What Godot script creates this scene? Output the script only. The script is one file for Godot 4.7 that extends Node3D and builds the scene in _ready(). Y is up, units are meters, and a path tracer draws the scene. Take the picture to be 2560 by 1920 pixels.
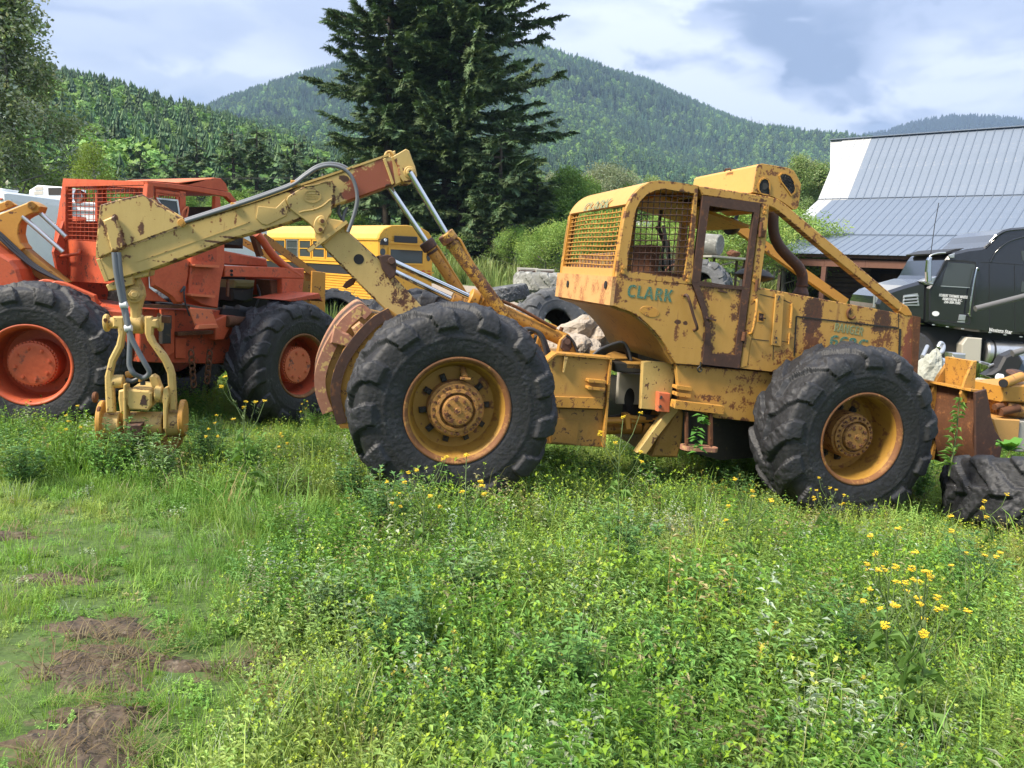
extends Node3D
# A yard of old logging machines below forested hills: camera, sky and sun first, then ground and hills, buildings, machines, plants.

const FOC := 1934.0
var cam_xf := Transform3D()
var frame := Transform3D()        # the machine frame that is being modelled
var M := {}                       # materials
var used := {}                    # names taken
var rng := RandomNumberGenerator.new()

# ---------------------------------------------------------------- mesh builder
class MB:
	var v := PackedVector3Array()
	var n := PackedVector3Array()
	var c := PackedColorArray()
	var col := Color.WHITE
	var xf := Transform3D()
	static var urect := Rect2(-3.2, -0.95, 8.6, 3.9)

	func tri(a: Vector3, b: Vector3, d: Vector3) -> void:
		a = xf * a; b = xf * b; d = xf * d
		var nn := (b - a).cross(d - a).normalized()
		v.push_back(a); v.push_back(d); v.push_back(b)
		n.push_back(nn); n.push_back(nn); n.push_back(nn)
		c.push_back(col); c.push_back(col); c.push_back(col)

	func tris(a: Vector3, b: Vector3, d: Vector3, na: Vector3, nb: Vector3, nd: Vector3) -> void:
		v.push_back(xf * a); v.push_back(xf * d); v.push_back(xf * b)
		n.push_back((xf.basis * na).normalized()); n.push_back((xf.basis * nd).normalized()); n.push_back((xf.basis * nb).normalized())
		c.push_back(col); c.push_back(col); c.push_back(col)

	func quad(a: Vector3, b: Vector3, d: Vector3, e: Vector3) -> void:
		tri(a, b, d); tri(a, d, e)

	func ccw(p: PackedVector2Array) -> PackedVector2Array:
		var area := 0.0
		for i in p.size():
			area += p[i].cross(p[(i + 1) % p.size()])
		if area < 0.0:
			p = p.duplicate()
			p.reverse()
		return p

	func inset(p: PackedVector2Array, b: float) -> PackedVector2Array:
		var o := PackedVector2Array()
		var k := p.size()
		for i in k:
			var d0 := (p[i] - p[(i + k - 1) % k]).normalized()
			var d1 := (p[(i + 1) % k] - p[i]).normalized()
			var n0 := Vector2(-d0.y, d0.x)
			var n1 := Vector2(-d1.y, d1.x)
			var m := (n0 + n1)
			m = m / maxf(m.length_squared() * 0.5, 0.3)
			o.push_back(p[i] + m * b)
		return o

	func cap(p: PackedVector2Array, z: float, up: bool) -> void:
		var t := Geometry2D.triangulate_polygon(p)
		for i in range(0, t.size(), 3):
			var a := p[t[i]]
			var b := p[t[i + 1]]
			var d := p[t[i + 2]]
			var pos := (b - a).cross(d - a) > 0.0
			if pos == up:
				tri(Vector3(a.x, a.y, z), Vector3(b.x, b.y, z), Vector3(d.x, d.y, z))
			else:
				tri(Vector3(a.x, a.y, z), Vector3(d.x, d.y, z), Vector3(b.x, b.y, z))

	# a flat outline pushed from z0 to z1, its edges bevelled by bev
	func prism(pts: PackedVector2Array, z0: float, z1: float, bev := 0.0) -> void:
		var p := ccw(pts)
		var q := p
		if bev > 0.0:
			q = inset(p, bev)
		cap(q, z1, true)
		cap(q, z0, false)
		for i in p.size():
			var j := (i + 1) % p.size()
			var zz0 := z0 + bev
			var zz1 := z1 - bev
			quad(Vector3(p[i].x, p[i].y, zz0), Vector3(p[j].x, p[j].y, zz0), Vector3(p[j].x, p[j].y, zz1), Vector3(p[i].x, p[i].y, zz1))
			if bev > 0.0:
				quad(Vector3(p[i].x, p[i].y, zz1), Vector3(p[j].x, p[j].y, zz1), Vector3(q[j].x, q[j].y, z1), Vector3(q[i].x, q[i].y, z1))
				quad(Vector3(p[j].x, p[j].y, zz0), Vector3(p[i].x, p[i].y, zz0), Vector3(q[i].x, q[i].y, z0), Vector3(q[j].x, q[j].y, z0))

	# a frame between two outlines with as many corners each
	func ring(o: PackedVector2Array, i_: PackedVector2Array, z0: float, z1: float, closed := true) -> void:
		var k := o.size()
		var area := 0.0
		for i in k:
			area += o[i].cross(o[(i + 1) % k])
		if area < 0.0:
			o = o.duplicate(); o.reverse()
			i_ = i_.duplicate(); i_.reverse()
		for i in (k if closed else k - 1):
			var j := (i + 1) % k
			quad(Vector3(o[i].x, o[i].y, z1), Vector3(o[j].x, o[j].y, z1), Vector3(i_[j].x, i_[j].y, z1), Vector3(i_[i].x, i_[i].y, z1))
			quad(Vector3(o[j].x, o[j].y, z0), Vector3(o[i].x, o[i].y, z0), Vector3(i_[i].x, i_[i].y, z0), Vector3(i_[j].x, i_[j].y, z0))
			quad(Vector3(o[i].x, o[i].y, z0), Vector3(o[j].x, o[j].y, z0), Vector3(o[j].x, o[j].y, z1), Vector3(o[i].x, o[i].y, z1))
			quad(Vector3(i_[j].x, i_[j].y, z0), Vector3(i_[i].x, i_[i].y, z0), Vector3(i_[i].x, i_[i].y, z1), Vector3(i_[j].x, i_[j].y, z1))

	# a sheet of thickness t that follows an open line and runs from z0 to z1
	func strip(line: PackedVector2Array, t: float, z0: float, z1: float) -> void:
		var off := PackedVector2Array()
		for i in line.size():
			var d := (line[mini(i + 1, line.size() - 1)] - line[maxi(i - 1, 0)]).normalized()
			off.push_back(line[i] + Vector2(-d.y, d.x) * t)
		var nrm := PackedVector2Array()
		for i in line.size():
			nrm.push_back((off[i] - line[i]).normalized())
		for i in line.size() - 1:
			var a := line[i]
			var b := line[i + 1]
			var e := off[i + 1]
			var f := off[i]
			var na := Vector3(nrm[i].x, nrm[i].y, 0)
			var nb := Vector3(nrm[i + 1].x, nrm[i + 1].y, 0)
			if t < 0.0:
				na = na; nb = nb
			var s := 1.0 if t > 0.0 else -1.0
			for side in 2:
				var p := f if side == 0 else a
				var q := e if side == 0 else b
				var m0 := na if side == 0 else -na
				var m1 := nb if side == 0 else -nb
				var p0 := Vector3(p.x, p.y, z0)
				var q0 := Vector3(q.x, q.y, z0)
				var p1 := Vector3(p.x, p.y, z1)
				var q1 := Vector3(q.x, q.y, z1)
				if (q0 - p0).cross(p1 - p0).dot(m0) > 0.0:
					tris(p0, q0, q1, m0, m1, m1); tris(p0, q1, p1, m0, m1, m0)
				else:
					tris(p0, p1, q1, m0, m0, m1); tris(p0, q1, q0, m0, m1, m1)
			if s > 0.0:
				quad(Vector3(a.x, a.y, z1), Vector3(b.x, b.y, z1), Vector3(e.x, e.y, z1), Vector3(f.x, f.y, z1))
				quad(Vector3(b.x, b.y, z0), Vector3(a.x, a.y, z0), Vector3(f.x, f.y, z0), Vector3(e.x, e.y, z0))
			else:
				quad(Vector3(b.x, b.y, z1), Vector3(a.x, a.y, z1), Vector3(f.x, f.y, z1), Vector3(e.x, e.y, z1))
				quad(Vector3(a.x, a.y, z0), Vector3(b.x, b.y, z0), Vector3(e.x, e.y, z0), Vector3(f.x, f.y, z0))
		var l := line.size() - 1
		quad(Vector3(line[0].x, line[0].y, z0), Vector3(line[0].x, line[0].y, z1), Vector3(off[0].x, off[0].y, z1), Vector3(off[0].x, off[0].y, z0))
		quad(Vector3(line[l].x, line[l].y, z1), Vector3(line[l].x, line[l].y, z0), Vector3(off[l].x, off[l].y, z0), Vector3(off[l].x, off[l].y, z1))

	func box(at: Vector3, size: Vector3, bev := 0.0) -> void:
		var h := size * 0.5
		var keep := xf
		xf = xf * Transform3D(Basis(), at)
		prism(PackedVector2Array([Vector2(-h.x, -h.y), Vector2(h.x, -h.y), Vector2(h.x, h.y), Vector2(-h.x, h.y)]), -h.z, h.z, bev)
		xf = keep

	# a beam from a to b, w wide and h high
	func bar(a: Vector3, b: Vector3, w: float, h: float, up := Vector3.UP, bev := 0.0) -> void:
		var z := (b - a).normalized()
		if absf(z.dot(up)) > 0.98:
			up = Vector3.RIGHT if absf(z.x) < 0.9 else Vector3.BACK
		var x := up.cross(z).normalized()
		var y := z.cross(x)
		var keep := xf
		xf = xf * Transform3D(Basis(x, y, z), a)
		prism(PackedVector2Array([Vector2(-w, -h) * 0.5, Vector2(w, -h) * 0.5, Vector2(w, h) * 0.5, Vector2(-w, h) * 0.5]), 0.0, a.distance_to(b), bev)
		xf = keep

	func tube(p: PackedVector3Array, r0: float, seg := 10, r1 := -1.0, caps := true) -> void:
		if r1 < 0.0:
			r1 = r0
		var k := p.size()
		var up := Vector3.UP
		var prev := PackedVector3Array()
		var prevn := PackedVector3Array()
		for i in k:
			var d := (p[mini(i + 1, k - 1)] - p[maxi(i - 1, 0)]).normalized()
			if i == 0 and absf(d.dot(up)) > 0.9:
				up = Vector3.RIGHT
			var x := up.cross(d).normalized()
			up = d.cross(x).normalized()
			var r := lerpf(r0, r1, float(i) / maxf(1.0, k - 1))
			var cur := PackedVector3Array()
			var curn := PackedVector3Array()
			for s in seg:
				var a := TAU * s / seg
				var nn := x * cos(a) + up * sin(a)
				cur.push_back(p[i] + nn * r)
				curn.push_back(nn)
			if i > 0:
				for s in seg:
					var t := (s + 1) % seg
					tris(prev[s], prev[t], cur[t], prevn[s], prevn[t], curn[t])
					tris(prev[s], cur[t], cur[s], prevn[s], curn[t], curn[s])
			if caps and i == 0:
				for s in range(1, seg - 1):
					tri(cur[0], cur[s + 1], cur[s])
			if caps and i == k - 1:
				for s in range(1, seg - 1):
					tri(cur[0], cur[s], cur[s + 1])
			prev = cur
			prevn = curn

	# profile of (radius, height) turned about the local z axis
	func lathe(pr: PackedVector2Array, seg := 24, smooth := false) -> void:
		for i in pr.size() - 1:
			var a := pr[i]
			var b := pr[i + 1]
			var d := (b - a).normalized()
			var na := Vector2(d.y, -d.x)
			var nb := na
			if smooth:
				if i > 0:
					var e := (a - pr[i - 1]).normalized()
					na = (na + Vector2(e.y, -e.x)).normalized()
				if i < pr.size() - 2:
					var e2 := (pr[i + 2] - b).normalized()
					nb = (nb + Vector2(e2.y, -e2.x)).normalized()
			for s in seg:
				var t0 := TAU * s / seg
				var t1 := TAU * (s + 1) / seg
				var u := Vector2(cos(t0), sin(t0))
				var w := Vector2(cos(t1), sin(t1))
				var a0 := Vector3(u.x * a.x, u.y * a.x, a.y)
				var a1 := Vector3(w.x * a.x, w.y * a.x, a.y)
				var b0 := Vector3(u.x * b.x, u.y * b.x, b.y)
				var b1 := Vector3(w.x * b.x, w.y * b.x, b.y)
				var na0 := Vector3(u.x * na.x, u.y * na.x, na.y)
				var na1 := Vector3(w.x * na.x, w.y * na.x, na.y)
				var nb0 := Vector3(u.x * nb.x, u.y * nb.x, nb.y)
				var nb1 := Vector3(w.x * nb.x, w.y * nb.x, nb.y)
				if a.x > 1e-5:
					tris(a0, a1, b1, na0, na1, nb1)
				if b.x > 1e-5:
					tris(a0, b1, b0, na0, nb1, nb0)

	# a closed cylinder from a to b
	func rod(a: Vector3, b: Vector3, r: float, seg := 16, chamfer := 0.0) -> void:
		var z := (b - a).normalized()
		var up := Vector3.UP if absf(z.y) < 0.95 else Vector3.RIGHT
		var x := up.cross(z).normalized()
		var keep := xf
		xf = xf * Transform3D(Basis(x, z.cross(x), z), a)
		var l := a.distance_to(b)
		lathe(PackedVector2Array([Vector2(0, 0), Vector2(r - chamfer, 0), Vector2(r, chamfer), Vector2(r, l - chamfer), Vector2(r - chamfer, l), Vector2(0, l)]) if chamfer > 0.0 else PackedVector2Array([Vector2(0, 0), Vector2(r, 0), Vector2(r, l), Vector2(0, l)]), seg)
		xf = keep

	func add(o: MB) -> void:
		for i in o.v.size():
			v.push_back(xf * o.v[i]); n.push_back((xf.basis * o.n[i]).normalized()); c.push_back(o.c[i])

	func mesh() -> ArrayMesh:
		var a := []
		a.resize(Mesh.ARRAY_MAX)
		a[Mesh.ARRAY_VERTEX] = v
		a[Mesh.ARRAY_NORMAL] = n
		a[Mesh.ARRAY_COLOR] = c
		var uv := PackedVector2Array()
		uv.resize(v.size())
		for i in v.size():
			uv[i] = Vector2((v[i].x - urect.position.x) / urect.size.x, 1.0 - (v[i].y - urect.position.y) / urect.size.y)
		a[Mesh.ARRAY_TEX_UV] = uv
		var m := ArrayMesh.new()
		if v.size():
			m.add_surface_from_arrays(Mesh.PRIMITIVE_TRIANGLES, a)
		return m

# ---------------------------------------------------------------- nodes
func numbered(s: String) -> String:
	var k: int = used.get(s, -1) + 1
	used[s] = k
	return s if k == 0 else "%s_%03d" % [s, k]

func tag(o: Node, label := "", category := "", group := "", kind := "") -> void:
	if label: o.set_meta("label", label)
	if category: o.set_meta("category", category)
	if group: o.set_meta("group", group)
	if kind: o.set_meta("kind", kind)

func thing(called: String, label: String, category: String, xf := Transform3D(), group := "") -> Node3D:
	var o := Node3D.new()
	o.name = numbered(called)
	add_child(o)
	o.transform = xf
	tag(o, label, category, group)
	return o

func pt(parent: Node, called: String, mb: MB, m: Material) -> MeshInstance3D:
	var o := MeshInstance3D.new()
	o.name = called
	o.mesh = mb.mesh()
	o.material_override = m
	parent.add_child(o, true)
	return o

func solo(called: String, mb: MB, m: Material, label: String, category: String, group := "", kind := "", xf := Transform3D()) -> MeshInstance3D:
	var o := MeshInstance3D.new()
	o.name = numbered(called)
	o.mesh = mb.mesh()
	o.material_override = m
	o.transform = xf
	add_child(o)
	tag(o, label, category, group, kind)
	return o

func dup(o: Node3D, xf: Transform3D, label := "", group := "") -> Node3D:
	var r: Node3D = o.duplicate()
	var nm := String(o.name)
	r.name = numbered(nm.left(-4) if nm.right(4).begins_with("_") and nm.right(3).is_valid_int() else nm)
	add_child(r)
	r.transform = xf
	if label: r.set_meta("label", label)
	if group: r.set_meta("group", group)
	return r

# ---------------------------------------------------------------- measuring: photo pixels to places on real planes
func ray(px: float, py: float) -> Vector3:
	return cam_xf.basis * Vector3((px - 1280.0) / FOC, (960.0 - py) / FOC, -1.0)

func at(px: float, py: float, depth: float) -> Vector3:
	return cam_xf.origin + ray(px, py) * depth

func L3(px: float, py: float, z: float) -> Vector3:    # where the sight line meets the plane z of the machine frame
	var inv := frame.affine_inverse()
	var o := inv * cam_xf.origin
	var d := inv.basis * ray(px, py)
	return o + d * ((z - o.z) / d.z)

func LX(px: float, py: float, x: float) -> Vector3:    # the same for the plane x
	var inv := frame.affine_inverse()
	var o := inv * cam_xf.origin
	var d := inv.basis * ray(px, py)
	return o + d * ((x - o.x) / d.x)

func L(px: float, py: float, z: float) -> Vector2:
	var p := L3(px, py, z)
	return Vector2(p.x, p.y)

func LP(a: Array, z: float) -> PackedVector2Array:
	var o := PackedVector2Array()
	for i in range(0, a.size(), 2):
		o.push_back(L(a[i], a[i + 1], z))
	return o

func L3P(a: Array, z: float) -> PackedVector3Array:
	var o := PackedVector3Array()
	for i in range(0, a.size(), 2):
		o.push_back(L3(a[i], a[i + 1], z))
	return o

func spline(p: PackedVector3Array, per := 6) -> PackedVector3Array:
	var o := PackedVector3Array()
	for i in p.size() - 1:
		var a := p[maxi(i - 1, 0)]
		var b := p[i]
		var d := p[i + 1]
		var e := p[mini(i + 2, p.size() - 1)]
		for k in per:
			o.push_back(b.cubic_interpolate(d, a, e, float(k) / per))
	o.push_back(p[p.size() - 1])
	return o

func spline2(p: PackedVector2Array, per := 5) -> PackedVector2Array:
	var o := PackedVector2Array()
	for i in p.size() - 1:
		for k in per:
			o.push_back(p[i].cubic_interpolate(p[i + 1], p[maxi(i - 1, 0)], p[mini(i + 2, p.size() - 1)], float(k) / per))
	o.push_back(p[p.size() - 1])
	return o

func oval(ctr: Vector2, rx: float, ry: float, turn := 0.0, k := 20) -> PackedVector2Array:
	var o := PackedVector2Array()
	for i in k:
		o.push_back(ctr + Vector2(cos(TAU * i / k) * rx, sin(TAU * i / k) * ry).rotated(turn))
	return o

func flat_of(x: Vector3, z: Vector3, at_: Vector3) -> Transform3D:   # axes x and z, y made from them
	x = x.normalized(); z = z.normalized()
	var y := z.cross(x).normalized()
	return Transform3D(Basis(x, y, x.cross(y)), at_)

func ground(x: float, z: float) -> float:
	var near := -0.03 - 0.045 * (clampf(x, -7.0, 7.0) + 0.42) + 0.09 * (clampf(z, -11.5, 3.0) + 6.04)
	return near + clampf(-11.5 - z, 0.0, 34.0) * 0.042

func on_ground(px: float, py: float, lift := 0.0) -> Vector3:
	var d := ray(px, py)
	var t := 2.0
	for i in 40:
		var p := cam_xf.origin + d * t
		var gap := p.y - ground(p.x, p.z) - lift
		t += clampf(gap / maxf(0.08, -d.y + 0.06), -4.0, 4.0) * 0.7
	return cam_xf.origin + d * t

# ---------------------------------------------------------------- materials
func lin(r: float, g: float, b: float) -> Color:
	return Color(r, g, b).linear_to_srgb()

func mat(r: float, g: float, b: float, rough := 0.8, metal := 0.0) -> StandardMaterial3D:
	var m := StandardMaterial3D.new()
	m.albedo_color = lin(r, g, b)
	m.roughness = rough
	m.metallic = metal
	return m

func noise(freq: float, sd: int, oct := 4, kind := FastNoiseLite.TYPE_SIMPLEX_SMOOTH) -> FastNoiseLite:
	var f := FastNoiseLite.new()
	f.noise_type = kind
	f.frequency = freq
	f.seed = sd
	f.fractal_octaves = oct
	return f

func bytes_of(f: FastNoiseLite, w: int, h: int) -> PackedByteArray:
	var im := f.get_seamless_image(w, h, false, false, 0.15)
	im.convert(Image.FORMAT_L8)
	return im.get_data()

func put3(d: PackedByteArray, i: int, c: Color) -> void:
	d[i] = clampi(int(c.r * 255.0), 0, 255)
	d[i + 1] = clampi(int(c.g * 255.0), 0, 255)
	d[i + 2] = clampi(int(c.b * 255.0), 0, 255)

# three tones mixed by large and fine noise; the third shows where both run high (rust on paint, moss on rock)
func blend_tex(sz: int, c0: Color, c1: Color, c2: Color, cut: float, soft: float, f0: float, f1: float, sd: int) -> ImageTexture:
	var a := bytes_of(noise(f0, sd, 4), sz, sz)
	var b := bytes_of(noise(f1, sd + 7, 3), sz, sz)
	var d := PackedByteArray()
	d.resize(sz * sz * 3)
	var e0 := c0.linear_to_srgb()
	var e1 := c1.linear_to_srgb()
	var e2 := c2.linear_to_srgb()
	for i in sz * sz:
		var x := a[i] / 255.0
		var y := b[i] / 255.0
		var m := e0.lerp(e1, clampf(x * 0.55 + y * 0.45, 0.0, 1.0))
		var t := smoothstep(cut, cut + soft, x * 0.6 + y * 0.4)
		m = m.lerp(e2, t)
		d[i * 3] = int(m.r * 255.0); d[i * 3 + 1] = int(m.g * 255.0); d[i * 3 + 2] = int(m.b * 255.0)
	return ImageTexture.create_from_image(Image.create_from_data(sz, sz, false, Image.FORMAT_RGB8, d))

func tri_mat(t: Texture2D, period: float, rough := 0.7, metal := 0.0, world := false) -> StandardMaterial3D:
	var m := StandardMaterial3D.new()
	m.albedo_texture = t
	m.uv1_triplanar = true
	m.uv1_world_triplanar = world
	m.uv1_scale = Vector3.ONE / period
	m.roughness = rough
	m.metallic = metal
	return m

func bump(m: StandardMaterial3D, t: Texture2D, cm: float) -> StandardMaterial3D:
	m.heightmap_enabled = true
	m.heightmap_texture = t
	m.heightmap_scale = cm
	return m

func noise_tex(sz: int, f: float, sd: int, oct := 4) -> ImageTexture:
	var im := noise(f, sd, oct).get_seamless_image(sz, sz, false, false, 0.15)
	return ImageTexture.create_from_image(im)

func make_materials() -> void:
	var fine := noise_tex(256, 0.05, 91)
	var rust0 := Color(0.07, 0.028, 0.012)
	var rust1 := Color(0.16, 0.06, 0.022)
	M.rust = bump(tri_mat(blend_tex(256, rust0, rust1, Color(0.26, 0.11, 0.035), 0.62, 0.2, 0.02, 0.08, 3), 0.7, 0.85), fine, 0.15)
	M.brown = bump(tri_mat(blend_tex(256, Color(0.045, 0.022, 0.016), Color(0.085, 0.04, 0.025), Color(0.15, 0.06, 0.025), 0.66, 0.15, 0.02, 0.08, 5), 0.8, 0.7), fine, 0.1)
	M.yellow = tri_mat(blend_tex(512, Color(0.46, 0.215, 0.032), Color(0.56, 0.28, 0.05), Color(0.13, 0.05, 0.02), 0.68, 0.06, 0.014, 0.05, 11), 1.3, 0.5)
	M.yellow_rusty = tri_mat(blend_tex(512, Color(0.44, 0.21, 0.035), Color(0.55, 0.29, 0.055), Color(0.15, 0.058, 0.022), 0.58, 0.14, 0.022, 0.11, 17), 0.9, 0.6)
	M.cyl_rusty = tri_mat(blend_tex(512, Color(0.50, 0.27, 0.035), Color(0.55, 0.30, 0.05), Color(0.085, 0.03, 0.018), 0.46, 0.04, 0.016, 0.10, 23), 0.9, 0.6)
	M.cream = tri_mat(blend_tex(512, Color(0.47, 0.315, 0.10), Color(0.57, 0.40, 0.14), Color(0.12, 0.06, 0.03), 0.66, 0.06, 0.014, 0.06, 29), 1.1, 0.55)
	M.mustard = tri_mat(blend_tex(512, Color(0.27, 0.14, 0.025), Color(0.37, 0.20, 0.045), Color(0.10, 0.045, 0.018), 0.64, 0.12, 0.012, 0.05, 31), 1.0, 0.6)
	M.hub = bump(tri_mat(blend_tex(256, Color(0.30, 0.14, 0.03), Color(0.42, 0.22, 0.06), Color(0.10, 0.035, 0.018), 0.56, 0.12, 0.02, 0.07, 37), 0.45, 0.8), fine, 0.2)
	M.rim = tri_mat(blend_tex(256, Color(0.30, 0.155, 0.022), Color(0.40, 0.22, 0.035), Color(0.15, 0.055, 0.02), 0.66, 0.1, 0.015, 0.06, 41), 1.0, 0.6)
	M.rim_edge = bump(tri_mat(blend_tex(256, Color(0.13, 0.052, 0.02), Color(0.24, 0.10, 0.03), Color(0.36, 0.19, 0.05), 0.62, 0.1, 0.015, 0.07, 43), 0.6, 0.75), fine, 0.15)
	M.pink = tri_mat(blend_tex(512, Color(0.27, 0.12, 0.075), Color(0.40, 0.20, 0.13), Color(0.50, 0.34, 0.13), 0.6, 0.06, 0.014, 0.05, 47), 1.0, 0.7)
	M.panel_rust = tri_mat(blend_tex(512, Color(0.57, 0.35, 0.14), Color(0.50, 0.27, 0.09), Color(0.30, 0.115, 0.05), 0.48, 0.34, 0.010, 0.09, 53), 1.3, 0.6)
	M.peach = tri_mat(blend_tex(512, Color(0.54, 0.29, 0.08), Color(0.60, 0.33, 0.10), Color(0.36, 0.17, 0.05), 0.70, 0.2, 0.012, 0.05, 57), 1.2, 0.5)  # cab roof and rear sheets: yellow with the sunlit tone put into it
	M.chrome = mat(0.62, 0.64, 0.66, 0.12, 1.0)
	M.dark = mat(0.012, 0.012, 0.013, 0.8)
	M.black = mat(0.02, 0.02, 0.022, 0.5)
	M.grease = tri_mat(blend_tex(256, Color(0.012, 0.011, 0.010), Color(0.03, 0.026, 0.02), Color(0.07, 0.05, 0.02), 0.7, 0.1, 0.02, 0.06, 59), 0.6, 0.6)
	M.hose = mat(0.035, 0.037, 0.042, 0.45)
	M.hose_grey = mat(0.13, 0.14, 0.155, 0.5)
	M.white_tie = mat(0.6, 0.6, 0.6, 0.5)
	var tt := blend_tex(512, Color(0.013, 0.0135, 0.016), Color(0.028, 0.029, 0.034), Color(0.085, 0.088, 0.093), 0.62, 0.28, 0.012, 0.06, 61)
	M.tyre = bump(tri_mat(tt, 0.9, 0.62), noise_tex(256, 0.07, 97), 0.5)
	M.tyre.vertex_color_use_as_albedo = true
	M.tyre_wall = bump(tri_mat(blend_tex(512, Color(0.017, 0.019, 0.021), Color(0.034, 0.036, 0.037), Color(0.06, 0.06, 0.045), 0.6, 0.3, 0.01, 0.05, 67), 1.1, 0.7), fine, 0.1)
	M.tyre_grey = bump(tri_mat(blend_tex(256, Color(0.05, 0.052, 0.056), Color(0.13, 0.135, 0.14), Color(0.25, 0.25, 0.25), 0.62, 0.2, 0.012, 0.05, 71), 1.2, 0.85), fine, 0.2)
	M.tyre_pale = bump(tri_mat(blend_tex(256, Color(0.10, 0.10, 0.09), Color(0.32, 0.32, 0.29), Color(0.5, 0.5, 0.46), 0.6, 0.2, 0.012, 0.05, 73), 1.2, 0.9), fine, 0.2)
	M.orange = tri_mat(blend_tex(512, Color(0.40, 0.062, 0.020), Color(0.60, 0.125, 0.045), Color(0.20, 0.05, 0.026), 0.62, 0.26, 0.012, 0.05, 79), 1.4, 0.55)
	M.orange_dirty = tri_mat(blend_tex(512, Color(0.36, 0.056, 0.020), Color(0.50, 0.085, 0.028), Color(0.10, 0.035, 0.02), 0.56, 0.24, 0.014, 0.05, 83), 1.0, 0.65)
	M.orange_light = tri_mat(blend_tex(256, Color(0.56, 0.13, 0.05), Color(0.62, 0.18, 0.075), Color(0.20, 0.08, 0.06), 0.68, 0.08, 0.014, 0.05, 89), 1.0, 0.7)
	M.glass = mat(0.05, 0.06, 0.06, 0.05)
	var gl := StandardMaterial3D.new()
	gl.albedo_color = Color(0.75, 0.82, 0.82, 0.22)
	gl.transparency = BaseMaterial3D.TRANSPARENCY_ALPHA
	gl.roughness = 0.04
	M.pane = gl
	M.green_letter = tri_mat(blend_tex(256, Color(0.006, 0.115, 0.095), Color(0.03, 0.20, 0.17), Color(0.42, 0.24, 0.06), 0.585, 0.03, 0.03, 0.14, 101), 0.35, 0.55)
	M.green_faded = tri_mat(blend_tex(256, Color(0.03, 0.17, 0.11), Color(0.12, 0.26, 0.18), Color(0.50, 0.27, 0.07), 0.52, 0.05, 0.04, 0.10, 103), 0.35, 0.6)
	M.white_paint = tri_mat(blend_tex(256, Color(0.66, 0.69, 0.70), Color(0.74, 0.77, 0.78), Color(0.5, 0.54, 0.55), 0.7, 0.1, 0.01, 0.05, 107), 2.0, 0.4)
	M.bus = tri_mat(blend_tex(256, Color(0.58, 0.30, 0.028), Color(0.66, 0.36, 0.045), Color(0.36, 0.19, 0.05), 0.72, 0.1, 0.012, 0.05, 109), 2.5, 0.45)
	M.bus_roof = tri_mat(blend_tex(256, Color(0.62, 0.36, 0.07), Color(0.70, 0.42, 0.10), Color(0.55, 0.34, 0.12), 0.7, 0.1, 0.012, 0.05, 113), 2.5, 0.5)
	M.truck = mat(0.011, 0.012, 0.016, 0.16)
	M.truck.clearcoat_enabled = true
	M.truck.clearcoat_roughness = 0.05
	M.truck_flat = mat(0.016, 0.016, 0.018, 0.5)
	M.silver = tri_mat(blend_tex(256, Color(0.5, 0.5, 0.5), Color(0.66, 0.66, 0.66), Color(0.4, 0.4, 0.4), 0.7, 0.1, 0.01, 0.06, 127), 1.0, 0.3, 0.85)
	M.beige = mat(0.42, 0.39, 0.33, 0.5)
	M.letter_white = mat(0.72, 0.72, 0.72, 0.5)
	M.roof = bump(tri_mat(blend_tex(256, Color(0.125, 0.16, 0.215), Color(0.155, 0.19, 0.25), Color(0.19, 0.21, 0.245), 0.7, 0.15, 0.012, 0.05, 131), 3.0, 0.62, 0.1), fine, 0.05)
	M.roof_white = tri_mat(blend_tex(256, Color(0.38, 0.39, 0.40), Color(0.46, 0.47, 0.48), Color(0.55, 0.56, 0.57), 0.7, 0.15, 0.012, 0.05, 137), 3.0, 0.45, 0.2)
	M.roof_rib = mat(0.13, 0.165, 0.225, 0.5, 0.2)
	M.log_wood = bump(tri_mat(blend_tex(256, Color(0.06, 0.045, 0.04), Color(0.11, 0.08, 0.065), Color(0.17, 0.13, 0.10), 0.65, 0.2, 0.02, 0.07, 139), 1.2, 0.9), fine, 0.4)
	M.red_wood = tri_mat(blend_tex(256, Color(0.11, 0.05, 0.035), Color(0.16, 0.075, 0.05), Color(0.08, 0.045, 0.035), 0.65, 0.2, 0.02, 0.07, 149), 1.2, 0.85)
	M.concrete = bump(tri_mat(blend_tex(256, Color(0.27, 0.26, 0.23), Color(0.36, 0.34, 0.30), Color(0.19, 0.19, 0.17), 0.65, 0.15, 0.02, 0.07, 151), 1.2, 0.95), fine, 0.4)
	M.rock = bump(tri_mat(blend_tex(512, Color(0.30, 0.25, 0.20), Color(0.46, 0.41, 0.35), Color(0.40, 0.24, 0.12), 0.66, 0.15, 0.012, 0.045, 157), 1.0, 0.9), noise_tex(256, 0.03, 98, 5), 3.0)
	M.rock_grey = bump(tri_mat(blend_tex(256, Color(0.30, 0.31, 0.26), Color(0.42, 0.43, 0.38), Color(0.22, 0.24, 0.19), 0.66, 0.15, 0.012, 0.045, 163), 1.0, 0.95), noise_tex(256, 0.03, 99, 5), 3.0)
	M.bark = bump(tri_mat(blend_tex(256, Color(0.035, 0.028, 0.022), Color(0.075, 0.06, 0.048), Color(0.10, 0.085, 0.07), 0.65, 0.2, 0.02, 0.07, 167), 0.9, 0.95), fine, 1.0)
	M.bark_pale = tri_mat(blend_tex(256, Color(0.16, 0.15, 0.13), Color(0.26, 0.25, 0.22), Color(0.08, 0.075, 0.07), 0.65, 0.2, 0.02, 0.07, 173), 0.9, 0.9)
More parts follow.
